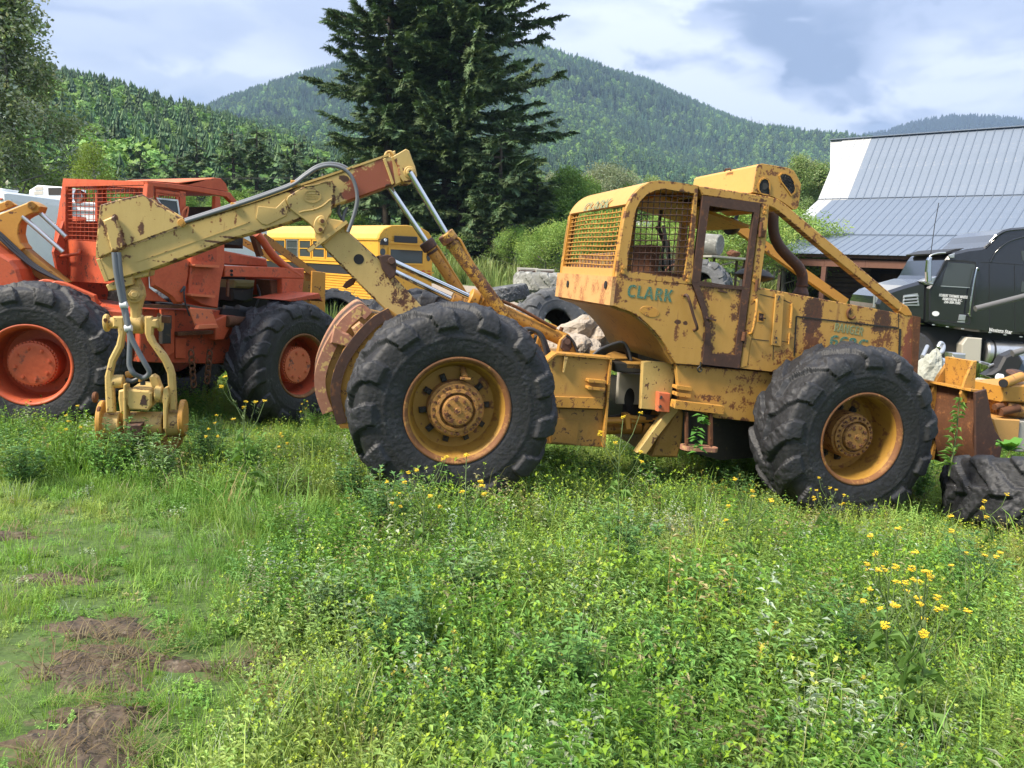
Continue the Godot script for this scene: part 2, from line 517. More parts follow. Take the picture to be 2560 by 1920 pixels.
	M.dirt = bump(tri_mat(blend_tex(512, Color(0.060, 0.043, 0.029), Color(0.11, 0.080, 0.054), Color(0.19, 0.15, 0.105), 0.62, 0.15, 0.014, 0.05, 179), 0.9, 0.98, 0.0, true), noise_tex(256, 0.04, 100, 5), 3.0)
	M.turf = bump(tri_mat(blend_tex(512, Color(0.05, 0.085, 0.018), Color(0.09, 0.15, 0.032), Color(0.11, 0.095, 0.05), 0.60, 0.12, 0.012, 0.05, 181), 1.7, 0.98, 0.0, true), noise_tex(256, 0.05, 102, 5), 2.0)
	M.gravel = bump(tri_mat(blend_tex(256, Color(0.27, 0.22, 0.17), Color(0.36, 0.30, 0.24), Color(0.22, 0.19, 0.14), 0.62, 0.15, 0.02, 0.09, 191), 1.5, 0.98, 0.0, true), fine, 1.5)
	M.hill = tri_mat(blend_tex(256, Color(0.035, 0.06, 0.02), Color(0.06, 0.09, 0.028), Color(0.09, 0.12, 0.035), 0.66, 0.12, 0.012, 0.05, 193), 60.0, 1.0, 0.0, true)
	M.meadow = mat(0.16, 0.24, 0.05, 1.0)
	M.leaf = leaf_mat(0.7)
	M.needle = leaf_mat(0.4)
	M.blade = leaf_mat(0.75)
	M.petal = leaf_mat(0.3)

func leaf_mat(through: float) -> StandardMaterial3D:
	var m := StandardMaterial3D.new()
	m.albedo_color = Color.WHITE
	m.vertex_color_use_as_albedo = true
	m.roughness = 0.6
	m.metallic_specular = 0.35
	m.cull_mode = BaseMaterial3D.CULL_DISABLED
	m.backlight_enabled = true
	m.backlight = Color(through, through, through * 0.6)
	return m

# ---------------------------------------------------------------- scene
func _ready() -> void:
	var cam := Camera3D.new()
	cam.name = "camera"
	cam.fov = rad_to_deg(2.0 * atan(960.0 / FOC))
	cam.near = 0.05
	cam.far = 9000.0
	cam_xf = Transform3D(Basis(Vector3.RIGHT, deg_to_rad(-8.7)) * Basis(Vector3.BACK, deg_to_rad(2.5)), Vector3(0, 2.0, 0))
	cam.transform = cam_xf
	add_child(cam)
	var we := WorldEnvironment.new()
	we.name = "world_environment"
	var env := Environment.new()
	env.background_mode = Environment.BG_SKY
	env.tonemap_mode = Environment.TONE_MAPPER_LINEAR
	env.tonemap_exposure = 1.85
	env.sdfgi_enabled = true
	env.ssao_enabled = true
	env.ssil_enabled = true
	env.fog_enabled = true
	env.fog_density = 0.00017
	env.fog_light_color = Color(0.72, 0.84, 1.0)
	var sky := Sky.new()
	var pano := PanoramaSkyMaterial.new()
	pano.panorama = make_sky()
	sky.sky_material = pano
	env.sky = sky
	env.background_energy_multiplier = 1.0
	we.environment = env
	add_child(we)
	var sun := DirectionalLight3D.new()
	sun.name = "sun"
	sun.light_energy = 1.55
	sun.light_color = Color(1.0, 0.955, 0.88)
	sun.light_angular_distance = 11.0
	sun.shadow_enabled = true
	sun.look_at_from_position(Vector3(-0.60, 0.72, 0.33), Vector3.ZERO)
	add_child(sun)

	make_materials()
	make_ground()
	make_hills()
	make_barn()
	make_bus()
	make_trailers()
	make_truck()
	make_skidder()
	make_orange_skidder()
	make_yard_things()
	make_trees()
	make_plants()

func azel(px: float, py: float) -> Vector2:
	var d := ray(px, py).normalized()
	return Vector2(rad_to_deg(atan2(d.x, -d.z)), rad_to_deg(asin(d.y)))

func make_sky() -> ImageTexture:
	var w := 4096
	var h := 2048
	var streak := noise(0.035, 5, 4)
	var puff := noise(0.06, 9, 6)
	puff.fractal_gain = 0.58
	var warp := noise(0.03, 13, 3)
	var big := noise(0.011, 17, 2)
	var feats := []    # cloud banks: azimuth, elevation, reach, reach, amount (dark below 0)
	for f in [[2330, 20, 9.0, 3.2, -0.75], [2030, 225, 2.6, 1.3, -0.8], [1690, 150, 5.5, 2.0, 0.55], [1600, 215, 4.0, 1.2, 0.4], [1930, 150, 4.5, 1.5, -0.4],
			[2440, 110, 4.0, 1.3, 0.6], [1800, 290, 7.0, 1.3, 0.45], [2200, 250, 7.0, 1.2, 0.4], [1850, 60, 4.0, 1.2, -0.35], [430, 130, 9.0, 2.0, 0.35], [180, 60, 6.0, 1.6, -0.25], [500, 220, 6.0, 1.2, -0.4], [1480, 60, 5.0, 1.6, 0.35]]:
		var ae := azel(f[0], f[1])
		feats.append([ae.x, ae.y, f[2], f[3], f[4]])
	var d := PackedFloat32Array()
	d.resize(w * h * 3)
	for by in range(0, h / 2, 4):
		var e0 := 90.0 - 180.0 * (by + 2.0) / h
		var step := 1 if e0 < 27.0 else 8
		for y in range(by, by + 4, mini(step, 4)):
			var e := 90.0 - 180.0 * (y + 0.5) / h
			for x in range(0, w, step):
				var a := 360.0 * (x + 0.5) / w
				if a > 180.0:
					a -= 360.0
				# round the seam behind the camera both ends read the same noise
				var fa := 180.0 - absf(a) if absf(a) > 150.0 else 1e9
				var aa := a
				var up := sin(deg_to_rad(e))
				var flat := 12.0 / (up + 0.16)
				var q := Vector3(sin(deg_to_rad(aa)) * flat, cos(deg_to_rad(aa)) * flat, 0.0)
				var wv := warp.get_noise_3d(aa * 2.0, e * 3.4, 0.0) if fa > 1e8 else warp.get_noise_3d((180.0 - fa) * 2.0, e * 3.4, 0.0)
				var s := streak.get_noise_3d(q.x * 0.75 + wv * 4.0, q.y * 2.2 + wv * 8.0, 3.0)
				var ang := aa if fa > 1e8 else 180.0 - fa
				var p := puff.get_noise_3d(ang * 1.7 + wv * 6.0, e * 4.2 + wv * 5.0, 7.0)
				var b := big.get_noise_3d(q.x * 2.0, q.y * 2.0, 40.0)
				var right := smoothstep(-1.0, 13.0, a) * (1.0 - smoothstep(120.0, 170.0, a))
				var v := 0.66 + s * 0.45 * (1.0 - right * 0.6) + p * 0.80 * right + b * 0.25
				if absf(a) < 60.0 and e < 27.0:
					var dd := 0.0
					for f in feats:
						var dx: float = (a - f[0] + wv * 3.5) / f[2]
						var dy: float = (e - f[1] + p * 1.2) / f[3]
						var rr := dx * dx + dy * dy
						rr *= 1.0 + p * 1.4
						if rr < 2.6:
							dd += f[4] * smoothstep(2.6, 0.35, rr) * (0.75 + p * 1.6)
					v += dd * 0.85
				v = clampf(v, 0.0, 1.15)
				v += 0.10 * smoothstep(14.0, 0.0, e)
				var lo := Color(0.165, 0.215, 0.325).lerp(Color(0.285, 0.335, 0.455), smoothstep(0.1, 0.45, v))
				var c := lo.lerp(Color(0.49, 0.53, 0.60), smoothstep(0.36, 1.05, v))
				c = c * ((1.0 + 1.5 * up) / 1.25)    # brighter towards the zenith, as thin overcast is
				for yy in range(y, mini(y + mini(step, 4), h)):
					var i := (yy * w + x) * 3
					for k in step:
						d[i] = c.r; d[i + 1] = c.g; d[i + 2] = c.b
						i += 3
	var half := (h / 2) * w * 3
	for i in range(half, w * h * 3, 3):
		d[i] = 0.20; d[i + 1] = 0.24; d[i + 2] = 0.20
	return ImageTexture.create_from_image(Image.create_from_data(w, h, false, Image.FORMAT_RGBF, d.to_byte_array()))

# ---------------------------------------------------------------- ground and hills
func make_ground() -> void:
	var lumps := noise(0.9, 201, 3)
	var far := noise(0.004, 203, 3)
	var rings := PackedFloat32Array()
	var r := 0.3
	while r < 16.0:
		rings.push_back(r)
		r += 0.10 + r * 0.012
	while r < 2500.0:
		rings.push_back(r)
		r *= 1.13
	rings.push_back(2800.0)
	var seg := 220
	var st := SurfaceTool.new()
	st.begin(Mesh.PRIMITIVE_TRIANGLES)
	st.set_smooth_group(0)
	st.add_vertex(Vector3(0, ground(0, 0), 0))
	for rr in rings:
		for s in seg:
			var a := TAU * s / seg
			var x := sin(a) * rr
			var z := -cos(a) * rr
			var y := ground(x, z) + lumps.get_noise_2d(x, z) * 0.03 * clampf(20.0 / rr, 0.0, 1.0)
			if rr > 90.0:
				y += far.get_noise_2d(x, z) * 1.5 * smoothstep(90.0, 300.0, rr)
			st.add_vertex(Vector3(x, y, z))
	for s in seg:
		st.add_index(0); st.add_index(1 + s); st.add_index(1 + (s + 1) % seg)
	for k in rings.size() - 1:
		for s in seg:
			var t := (s + 1) % seg
			var a0 := 1 + k * seg + s
			var a1 := 1 + k * seg + t
			var b0 := a0 + seg
			var b1 := a1 + seg
			st.add_index(a0); st.add_index(b0); st.add_index(b1)
			st.add_index(a0); st.add_index(b1); st.add_index(a1)
	st.generate_normals()
	var o := MeshInstance3D.new()
	o.name = "ground"
	o.mesh = st.commit()
	o.material_override = M.turf
	add_child(o)
	tag(o, "green turf of the machine yard reaching back to the foot of the hills", "", "", "structure")
	# bare earth on the left of the turf, and the gravel track behind the tyres
	for p in [[262, 1575, 0.22, 0.14], [265, 1660, 0.28, 0.13], [310, 1640, 0.2, 0.1], [450, 1668, 0.2, 0.06], [585, 1668, 0.12, 0.06], [205, 1860, 0.2, 0.12], [150, 1450, 0.2, 0.1], [10, 1345, 0.2, 0.12], [215, 1700, 0.26, 0.08], [255, 1790, 0.17, 0.08], [205, 1910, 0.18, 0.1]]:
		earth_patch(p[0], p[1], p[2], p[3])
	var mb := MB.new()
	for i in 24:
		for j in 6:
			var q := []
			for k in [[0, 0], [1, 0], [1, 1], [0, 1]]:
				var x: float = lerpf(-9.0, 13.0, (i + k[0]) / 24.0)
				var z: float = -26.5 - 2.4 * (j + k[1]) - 0.15 * x + sin(x * 0.8) * 0.4
				q.append(Vector3(x, ground(x, z) + 0.05, z))
			mb.quad(q[0], q[1], q[2], q[3])
	solo("gravel_track", mb, M.gravel, "pale gravel track crossing behind the spare tyres", "", "", "structure")

var dirt_spots: Array[Vector4] = []

func earth_patch(px: float, py: float, rx: float, rz: float) -> void:
	var c := on_ground(px, py)
	dirt_spots.append(Vector4(c.x, c.z, rx, rz))
	var nz := noise(2.2, int(px), 3)
	var lump := noise(7.0, 207, 3)
	var mb := MB.new()
	var k := 40
	var rn := 9
	var grid := []
	for j in rn + 1:
		var row := PackedVector3Array()
		for i in k:
			var a := TAU * i / k
			var f := (1.15 + nz.get_noise_2d(cos(a) * 0.6 + px, sin(a) * 0.6) * 0.9) * j / rn
			var x := c.x + cos(a) * rx * f
			var z := c.z + sin(a) * rz * f
			var y := ground(x, z) + 0.014 * (1.0 - pow(float(j) / rn, 3.0)) * (0.6 + 1.6 * absf(lump.get_noise_2d(x, z))) + 0.010 - 0.03 * pow(float(j) / rn, 4.0)
			row.push_back(Vector3(x, y, z))
		grid.append(row)
	for j in rn:
		for i in k:
			var i2 := (i + 1) % k
			mb.quad(grid[j + 1][i], grid[j][i], grid[j][i2], grid[j + 1][i2])
	solo("earth_patch", mb, M.dirt, "patch of bare brown earth showing through the turf", "", "", "structure")

var hill_data := {}

func hill(called: String, label: String, pts: Array, d0: float, d1: float, base: float, tree: float, m: Material, rough: float) -> void:
	var az := PackedFloat32Array()
	var hy := PackedFloat32Array()
	for i in range(0, pts.size(), 2):
		var r := ray(pts[i], pts[i + 1])
		az.push_back(atan2(r.x, -r.z))
		hy.push_back(2.0 + d1 * r.y / Vector2(r.x, r.z).length() - tree)
	hill_data[called] = {"az": az, "hy": hy, "d0": d0, "d1": d1, "base": base, "nz": noise(2.5 / (d1 - d0), int(d1), 3), "rough": rough}
	var na := 150
	var nr := 40
	var st := SurfaceTool.new()
	st.begin(Mesh.PRIMITIVE_TRIANGLES)
	st.set_smooth_group(0)
	var a0 := az[0]
	var a1 := az[az.size() - 1]
	for j in nr + 1:
		for i in na + 1:
			var a := lerpf(a0, a1, float(i) / na)
			var d := lerpf(d0, d1 * 1.25, float(j) / nr)
			st.add_vertex(Vector3(sin(a) * d, hill_y(called, a, d), -cos(a) * d))
	for j in nr:
		for i in na:
			var p := j * (na + 1) + i
			var q := p + na + 1
			st.add_index(p); st.add_index(q); st.add_index(q + 1)
			st.add_index(p); st.add_index(q + 1); st.add_index(p + 1)
	st.generate_normals()
	var o := MeshInstance3D.new()
	o.name = called
	o.mesh = st.commit()
	o.material_override = m
	add_child(o)
	tag(o, label, "", "", "structure")

func hill_y(called: String, a: float, d: float) -> float:
	var h: Dictionary = hill_data[called]
	var az: PackedFloat32Array = h.az
	var hy: PackedFloat32Array = h.hy
	var k := clampi(az.bsearch(a) - 1, 0, az.size() - 2)
	var top := lerpf(hy[k], hy[k + 1], clampf((a - az[k]) / (az[k + 1] - az[k]), 0.0, 1.0))
	var t: float = (d - h.d0) / (h.d1 - h.d0)
	var s := t * t * (3.0 - 2.0 * t) * 0.45 + t * 0.55 if t < 1.0 else 1.0 - (t - 1.0) * 0.9
	var nz: FastNoiseLite = h.nz
	var y: float = lerpf(h.base, top, s) + nz.get_noise_2d(sin(a) * d, cos(a) * d) * h.rough * sin(clampf(t, 0.0, 1.0) * PI)
	return y

func make_hills() -> void:
	hill("far_hill", "dark blue far hill rising behind the metal roofed barn", [1900, 345, 2030, 352, 2120, 345, 2200, 332, 2270, 311, 2320, 298, 2380, 291, 2440, 289, 2500, 293, 2600, 303, 2750, 330], 2300.0, 3300.0, 40.0, 12.0, M.hill, 10.0)
	hill("mountain", "forested mountain with a long ridge behind the yard", [300, 330, 480, 285, 560, 252, 640, 232, 720, 208, 800, 186, 880, 163, 950, 146, 1050, 128, 1150, 120, 1260, 124, 1330, 133, 1400, 149, 1500, 177, 1600, 213, 1700, 251, 1800, 287, 1900, 317, 1990, 334, 2090, 346, 2250, 372, 2450, 410, 2700, 450], 420.0, 2000.0, 6.0, 17.0, M.hill, 60.0)
	hill("near_hill", "nearer wooded hill on the left behind the machines", [-500, 40, -200, 90, 0, 140, 100, 165, 160, 183, 240, 200, 300, 216, 360, 240, 430, 262, 500, 278, 560, 300, 640, 325, 740, 350, 840, 392, 930, 440, 1040, 500, 1150, 560], 95.0, 480.0, 0.9, 13.0, M.hill, 5.0)

func corners(mb: MB, f: Transform3D, a: Vector3, b: Vector3, bev := 0.0) -> void:    # box between two corners in a frame
	var keep := mb.xf
	mb.xf = f
	mb.box((a + b) * 0.5, (b - a).abs(), bev)
	mb.xf = keep

# ---------------------------------------------------------------- wheels
var tyre_meshes := {}

func tyre_mesh(big_r: float, rb: float, hw: float, lugs: int, lug: float, sd: int) -> ArrayMesh:
	var key := "%s %s %s %s" % [big_r, hw, lug, sd]
	if tyre_meshes.has(key):
		return tyre_meshes[key]
	var rr := big_r - lug
	var pr := spline2(PackedVector2Array([Vector2(rb, -hw * 0.80), Vector2(rb + 0.02, -hw * 0.93), Vector2(lerpf(rb, rr, 0.35), -hw * 1.0), Vector2(lerpf(rb, rr, 0.62), -hw * 0.995), Vector2(lerpf(rb, rr, 0.82), -hw * 0.955), Vector2(lerpf(rb, rr, 0.93), -hw * 0.87),
		Vector2(rr * 0.985, -hw * 0.70), Vector2(rr, -hw * 0.35), Vector2(rr * 1.004, 0), Vector2(rr, hw * 0.35), Vector2(rr * 0.985, hw * 0.70), Vector2(lerpf(rb, rr, 0.93), hw * 0.87), Vector2(lerpf(rb, rr, 0.82), hw * 0.955), Vector2(lerpf(rb, rr, 0.62), hw * 0.995), Vector2(lerpf(rb, rr, 0.35), hw), Vector2(rb + 0.02, hw * 0.93), Vector2(rb, hw * 0.80)]), 7)
	var np := pr.size()
	var nt := lugs * 32
	var nz := noise(4.0, sd, 3)
	var chew := noise(16.0, sd + 3, 3)
	var pos := PackedVector3Array()
	pos.resize(np * (nt + 1))
	var tone := PackedColorArray()
	tone.resize(np * (nt + 1))
	for j in np:
		var p := pr[j]
		var d := (pr[mini(j + 1, np - 1)] - pr[maxi(j - 1, 0)]).normalized()
		var out := Vector2(d.y, -d.x)
		if out.dot(Vector2(p.x - rr * 0.7, p.y)) < 0.0:
			out = -out
		var zz := absf(p.y) / hw
		var side := 0.0 if p.y < 0.0 else 0.5
		var wall := clampf((p.x - lerpf(rb, rr, 0.60)) / (rr - rb) * 22.0, 0.0, 1.0)
		var tread := clampf((p.x - lerpf(rb, rr, 0.86)) / (rr - rb) * 9.0, 0.0, 1.0)
		for i in nt + 1:
			var th := TAU * (i % nt) / nt
			var dir := Vector2(cos(th), sin(th))
			var w := nz.get_noise_3d(dir.x * p.x, dir.y * p.x, p.y)
			var cw := chew.get_noise_3d(dir.x * p.x, dir.y * p.x, p.y)
			var q := fposmod(th * lugs / TAU + side + zz * 0.78 + w * 0.05 + cw * 0.035, 1.0)
			var e := 0.032 + 0.022 * tread
			var on := smoothstep(0.0, e, q) * (1.0 - smoothstep(0.50, 0.50 + e, q))
			if zz < 0.12:
				var q2 := fposmod(th * lugs / TAU + (0.5 - side) + zz * 0.78, 1.0)
				on = maxf(on, smoothstep(0.0, e, q2) * (1.0 - smoothstep(0.50, 0.50 + e, q2)))
			var hgt := on * wall * lerpf(0.50, 0.8 + w * 0.5, tread) * lug
			hgt += cw * 0.011 * tread * (0.3 + on) + w * 0.006 * tread - maxf(0.0, cw - 0.12) * 0.05 * on * (1.0 - on) * 4.0 * wall
			if zz > 0.9 and p.x > lerpf(rb, rr, 0.40) and p.x < lerpf(rb, rr, 0.46):
				hgt += 0.006
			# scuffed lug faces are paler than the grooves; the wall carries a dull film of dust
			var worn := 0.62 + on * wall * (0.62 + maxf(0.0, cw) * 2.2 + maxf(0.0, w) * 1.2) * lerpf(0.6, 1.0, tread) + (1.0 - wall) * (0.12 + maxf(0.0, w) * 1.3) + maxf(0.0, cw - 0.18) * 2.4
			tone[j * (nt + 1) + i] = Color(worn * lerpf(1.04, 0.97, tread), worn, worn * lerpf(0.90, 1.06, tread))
			var pp := p + out * hgt
			pos[j * (nt + 1) + i] = Vector3(dir.x * pp.x, dir.y * pp.x, pp.y)
	var nrm := PackedVector3Array()
	nrm.resize(pos.size())
	var idx := PackedInt32Array()
	for j in np:
		for i in nt + 1:
			var a := pos[j * (nt + 1) + (i + 1) % nt] - pos[j * (nt + 1) + (i - 1 + nt) % nt]
			var b := pos[mini(j + 1, np - 1) * (nt + 1) + i] - pos[maxi(j - 1, 0) * (nt + 1) + i]
			nrm[j * (nt + 1) + i] = a.cross(b).normalized()
			if j < np - 1 and i < nt:
				var p0 := j * (nt + 1) + i
				var p1 := p0 + nt + 1
				idx.append_array([p0, p1 + 1, p0 + 1, p0, p1, p1 + 1])
	var arr := []
	arr.resize(Mesh.ARRAY_MAX)
	arr[Mesh.ARRAY_VERTEX] = pos
	arr[Mesh.ARRAY_NORMAL] = nrm
	arr[Mesh.ARRAY_COLOR] = tone
	arr[Mesh.ARRAY_INDEX] = idx
	var m := ArrayMesh.new()
	m.add_surface_from_arrays(Mesh.PRIMITIVE_TRIANGLES, arr)
	tyre_meshes[key] = m
	return m

func tyre_part(parent: Node, called: String, m: ArrayMesh, mtl: Material, xf: Transform3D) -> MeshInstance3D:
	var o := MeshInstance3D.new()
	o.name = called
	o.mesh = m
	o.material_override = mtl
	o.transform = xf
	parent.add_child(o, true)
	return o

# a wheel whose rim plane is z = 0 of xf; deep rims carry the hub far inside
func wheel(parent: Node, xf: Transform3D, deep: bool, mesh: ArrayMesh, hw: float, m_rim: Material, m_edge: Material, m_hub: Material, orange := false) -> void:
	var w := Node3D.new()
	w.name = "wheel"
	w.transform = xf
	parent.add_child(w, true)
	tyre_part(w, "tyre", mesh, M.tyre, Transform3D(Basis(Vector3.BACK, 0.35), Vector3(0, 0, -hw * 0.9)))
	var d := -0.36 if deep else -0.20
	var mb := MB.new()
	mb.lathe(PackedVector2Array([Vector2(0.415, -0.06), Vector2(0.437, -0.035), Vector2(0.441, 0.0), Vector2(0.432, 0.014), Vector2(0.416, 0.012), Vector2(0.402, -0.010), Vector2(0.393, -0.030)]), 56, true)
	pt(w, "rim_flange", mb, m_edge)
	mb = MB.new()
	if deep:
		mb.lathe(PackedVector2Array([Vector2(0.393, -0.030), Vector2(0.386, -0.06), Vector2(0.380, -0.20), Vector2(0.372, -0.33), Vector2(0.35, d), Vector2(0.0, d)]), 56)
	else:
		mb.lathe(PackedVector2Array([Vector2(0.393, -0.030), Vector2(0.383, -0.045), Vector2(0.386, -0.06), Vector2(0.376, -0.075), Vector2(0.368, -0.12), Vector2(0.350, -0.17), Vector2(0.335, d), Vector2(0.0, d)]), 56)
	pt(w, "rim", mb, m_rim)
	mb = MB.new()
	var hr := 0.205 if not deep else 0.19
	var hf := -0.03 if not deep else -0.10
	if orange:
		hr = 0.235
		hf = -0.09
		mb.lathe(PackedVector2Array([Vector2(hr + 0.012, d), Vector2(hr + 0.012, hf - 0.035), Vector2(hr, hf - 0.03), Vector2(hr - 0.006, hf), Vector2(hr - 0.03, hf + 0.004), Vector2(0.0, hf + 0.008)]), 48)
	else:
		mb.lathe(PackedVector2Array([Vector2(hr + 0.025, d), Vector2(hr + 0.025, hf - 0.05), Vector2(hr + 0.010, hf - 0.035), Vector2(hr + 0.010, hf - 0.012), Vector2(hr, hf - 0.006), Vector2(hr - 0.028, hf - 0.004), Vector2(hr - 0.034, hf + 0.008), Vector2(0.148, hf + 0.012), Vector2(0.140, hf - 0.03), Vector2(0.128, hf - 0.03), Vector2(0.122, hf + 0.022), Vector2(0.112, hf + 0.03), Vector2(0.030, hf + 0.034), Vector2(0.026, hf + 0.042), Vector2(0.0, hf + 0.043)]), 48)
	var hub := pt(w, "hub", mb, m_hub)
	mb = MB.new()
	if orange:
		for k in 8:
			var a := TAU * k / 8.0 + 0.2
			mb.rod(Vector3(cos(a) * 0.17, sin(a) * 0.17, hf + 0.002), Vector3(cos(a) * 0.17, sin(a) * 0.17, hf + 0.018), 0.020, 12)
			mb.rod(Vector3(cos(a) * 0.17, sin(a) * 0.17, hf + 0.002), Vector3(cos(a) * 0.17, sin(a) * 0.17, hf + 0.026), 0.012, 6)
		for k in 40:
			var a := TAU * k / 40.0
			mb.rod(Vector3(cos(a) * (hr + 0.004), sin(a) * (hr + 0.004), hf - 0.034), Vector3(cos(a) * (hr + 0.004), sin(a) * (hr + 0.004), hf - 0.012), 0.011, 6)
		pt(w, "hub_bolts", mb, m_hub)
	else:
		for k in 22:
			var a := TAU * k / 22.0
			mb.rod(Vector3(cos(a) * (hr - 0.012), sin(a) * (hr - 0.012), hf - 0.006), Vector3(cos(a) * (hr - 0.012), sin(a) * (hr - 0.012), hf + 0.010), 0.0105, 6)
		for k in 8:
			var a := TAU * k / 8.0 + 0.3
			mb.rod(Vector3(cos(a) * 0.090, sin(a) * 0.090, hf + 0.02), Vector3(cos(a) * 0.090, sin(a) * 0.090, hf + 0.046), 0.014, 6)
		pt(w, "hub_bolts", mb, M.rust)
		mb = MB.new()
		for k in 10:
			var a := TAU * k / 10.0 + 0.15
			mb.xf = Transform3D(Basis(Vector3.BACK, a), Vector3.ZERO)
			mb.box(Vector3(hr + 0.055, 0, d + 0.022), Vector3(0.060, 0.045, 0.045), 0.006)
			mb.rod(Vector3(hr + 0.055, 0, d + 0.04), Vector3(hr + 0.055, 0, d + 0.065), 0.015, 6)
			mb.xf = Transform3D()
		pt(w, "wheel_clamps", mb, M.grease)
	if not deep and not orange:
		mb = MB.new()
		mb.rod(Vector3(0.035, 0.315, -0.17), Vector3(0.035, 0.265, -0.03), 0.026, 12)
		mb.box(Vector3(0.035, 0.262, -0.028), Vector3(0.085, 0.02, 0.05), 0.004)
		pt(w, "valve_guard", mb, M.hub)
	if orange:
		mb = MB.new()
		mb.rod(Vector3(0.27, -0.20, d), Vector3(0.27, -0.20, d + 0.05), 0.026, 14)
		pt(w, "valve_cover", mb, M.grease)

# ---------------------------------------------------------------- painted side map of the yellow skidder: wear where the photo shows it
func side_map() -> ImageTexture:
	var w := 2048
	var h := 928
	var rust := PackedFloat32Array()
	var kind := PackedFloat32Array()
	rust.resize(w * h)
	kind.resize(w * h)
	var u := MB.urect
	var sx := w / u.size.x
	var sy := h / u.size.y
	# px, py, reach x, reach y (photo pixels), strength, tone (0 rust, 1 burnt, 2 red lead), plane z
	var spots := [
		[2031, 790, 15, 50, 0.95, 1, 0.85], [2028, 850, 22, 40, 0.7, 0.3, 0.85], [2022, 890, 30, 30, 0.55, 0, 0.85], [2205, 800, 14, 42, 0.9, 1, 0.85], [2203, 860, 14, 55, 0.6, 0.1, 0.85], [2291, 870, 14, 110, 0.9, 1.7, 0.85],
		[1965, 890, 50, 28, 0.5, 0, 0.85], [1985, 870, 34, 40, 0.42, 0, 0.85], [2060, 775, 30, 9, 0.5, 0.4, 0.85], [2128, 778, 9, 9, 0.6, 1, 0.85], [2160, 800, 50, 5, 0.45, 0.6, 0.85], [2245, 790, 8, 20, 0.5, 0.5, 0.85],
		[1545, 730, 8, 45, 0.62, 0.4, 0.85], [1560, 752, 12, 5, 0.6, 0.5, 0.85], [1695, 805, 7, 6, 0.95, 1, 0.85], [1712, 807, 6, 6, 0.95, 1, 0.85], [1692, 832, 6, 22, 0.5, 0, 0.85], [1713, 830, 5, 18, 0.46, 0, 0.85],
		[1668, 780, 4, 16, 0.55, 0.6, 0.85], [1650, 800, 14, 6, 0.48, 0, 0.85], [1660, 812, 12, 4, 0.48, 0, 0.85], [1566, 830, 20, 5, 0.5, 0, 0.85], [1720, 846, 12, 10, 0.42, 0, 0.85], [1700, 868, 40, 3, 0.4, 0.3, 0.85],
		[1556, 690, 14, 8, 0.6, 0.3, 0.85], [1545, 660, 9, 25, 0.55, 0.4, 0.85], [1715, 690, 10, 18, 0.55, 0.5, 0.85], [1728, 600, 6, 90, 0.55, 0.6, 0.85], [1560, 540, 8, 40, 0.5, 0.5, 0.85], [1745, 480, 14, 12, 0.55, 0.5, 0.85],
		[1900, 500, 22, 8, 0.55, 0.6, 0.85], [1860, 486, 40, 5, 0.5, 0.4, 0.85], [1780, 735, 12, 26, 0.6, 0.2, 0.853], [1760, 740, 10, 26, 0.5, 0.2, 0.853], [1842, 760, 11, 50, 0.55, 0.5, 0.853], [1800, 884, 50, 8, 0.62, 0.8, 0.853], [1770, 850, 9, 60, 0.5, 0.6, 0.853], [1822, 725, 30, 7, 0.6, 0.6, 0.853],
		[1920, 430, 26, 12, 0.5, 0.2, 0.85], [1900, 460, 10, 26, 0.45, 0.3, 0.85], [1960, 470, 9, 30, 0.42, 0, 0.85], [1990, 500, 8, 26, 0.48, 0.2, 0.85],
		[1870, 955, 26, 60, 0.42, 0, 0.8], [1775, 995, 34, 12, 0.62, 0.6, 0.8], [1850, 1010, 40, 20, 0.45, 0, 0.8], [1830, 960, 16, 40, 0.36, 0, 0.8], [1735, 990, 20, 8, 0.42, 0, 0.8],
		[1450, 1005, 75, 12, 0.50, 0.4, 0.62], [1520, 960, 5, 75, 0.66, 0.6, 0.62], [1450, 905, 70, 5, 0.45, 0.2, 0.62],
		[925, 460, 46, 42, 1.0, 2, 0.17], [965, 425, 30, 30, 1.0, 2, 0.17], [900, 490, 44, 26, 0.95, 2, 0.17], [905, 425, 22, 18, 0.62, 2, 0.17], [970, 470, 24, 16, 0.9, 1, 0.17], [860, 446, 12, 9, 0.9, 1, 0.17], [852, 492, 9, 16, 0.6, 1.2, 0.17], [880, 520, 40, 6, 0.85, 2, 0.17],
		[1010, 420, 9, 12, 0.6, 1, 0.17], [1000, 380, 12, 8, 0.45, 1, 0.17], [1025, 455, 18, 7, 0.7, 1, 0.17], [985, 420, 5, 22, 0.6, 1, 0.17],
		[545, 605, 46, 8, 0.72, 1, 0.17], [580, 594, 30, 7, 0.85, 1, 0.17], [500, 612, 16, 10, 0.62, 1, 0.17], [640, 578, 40, 4, 0.55, 1, 0.17], [420, 655, 60, 4, 0.5, 1, 0.17],
		[352, 572, 7, 20, 0.72, 0.6, 0.19], [265, 575, 6, 14, 0.75, 0.4, 0.19], [303, 596, 6, 26, 0.78, 0.5, 0.19], [332, 596, 8, 9, 0.5, 0.6, 0.19], [430, 545, 7, 13, 0.62, 0.5, 0.19], [300, 488, 50, 5, 0.6, 0.6, 0.19], [252, 530, 6, 14, 0.6, 0.6, 0.19], [315, 640, 20, 7, 0.6, 1.1, 0.17], [330, 700, 30, 6, 0.75, 1.2, 0.17],
		[732, 480, 16, 7, 0.62, 1, 0.17], [722, 515, 6, 20, 0.62, 1, 0.17], [765, 470, 20, 4, 0.55, 1, 0.17], [706, 530, 9, 12, 0.5, 1, 0.17],
		[975, 690, 34, 40, 0.52, 1, 0.16], [1005, 740, 36, 34, 0.54, 1, 0.16], [960, 670, 20, 22, 0.47, 1, 0.16], [1030, 770, 26, 20, 0.50, 1, 0.16], [930, 655, 14, 10, 0.4, 1, 0.16]]
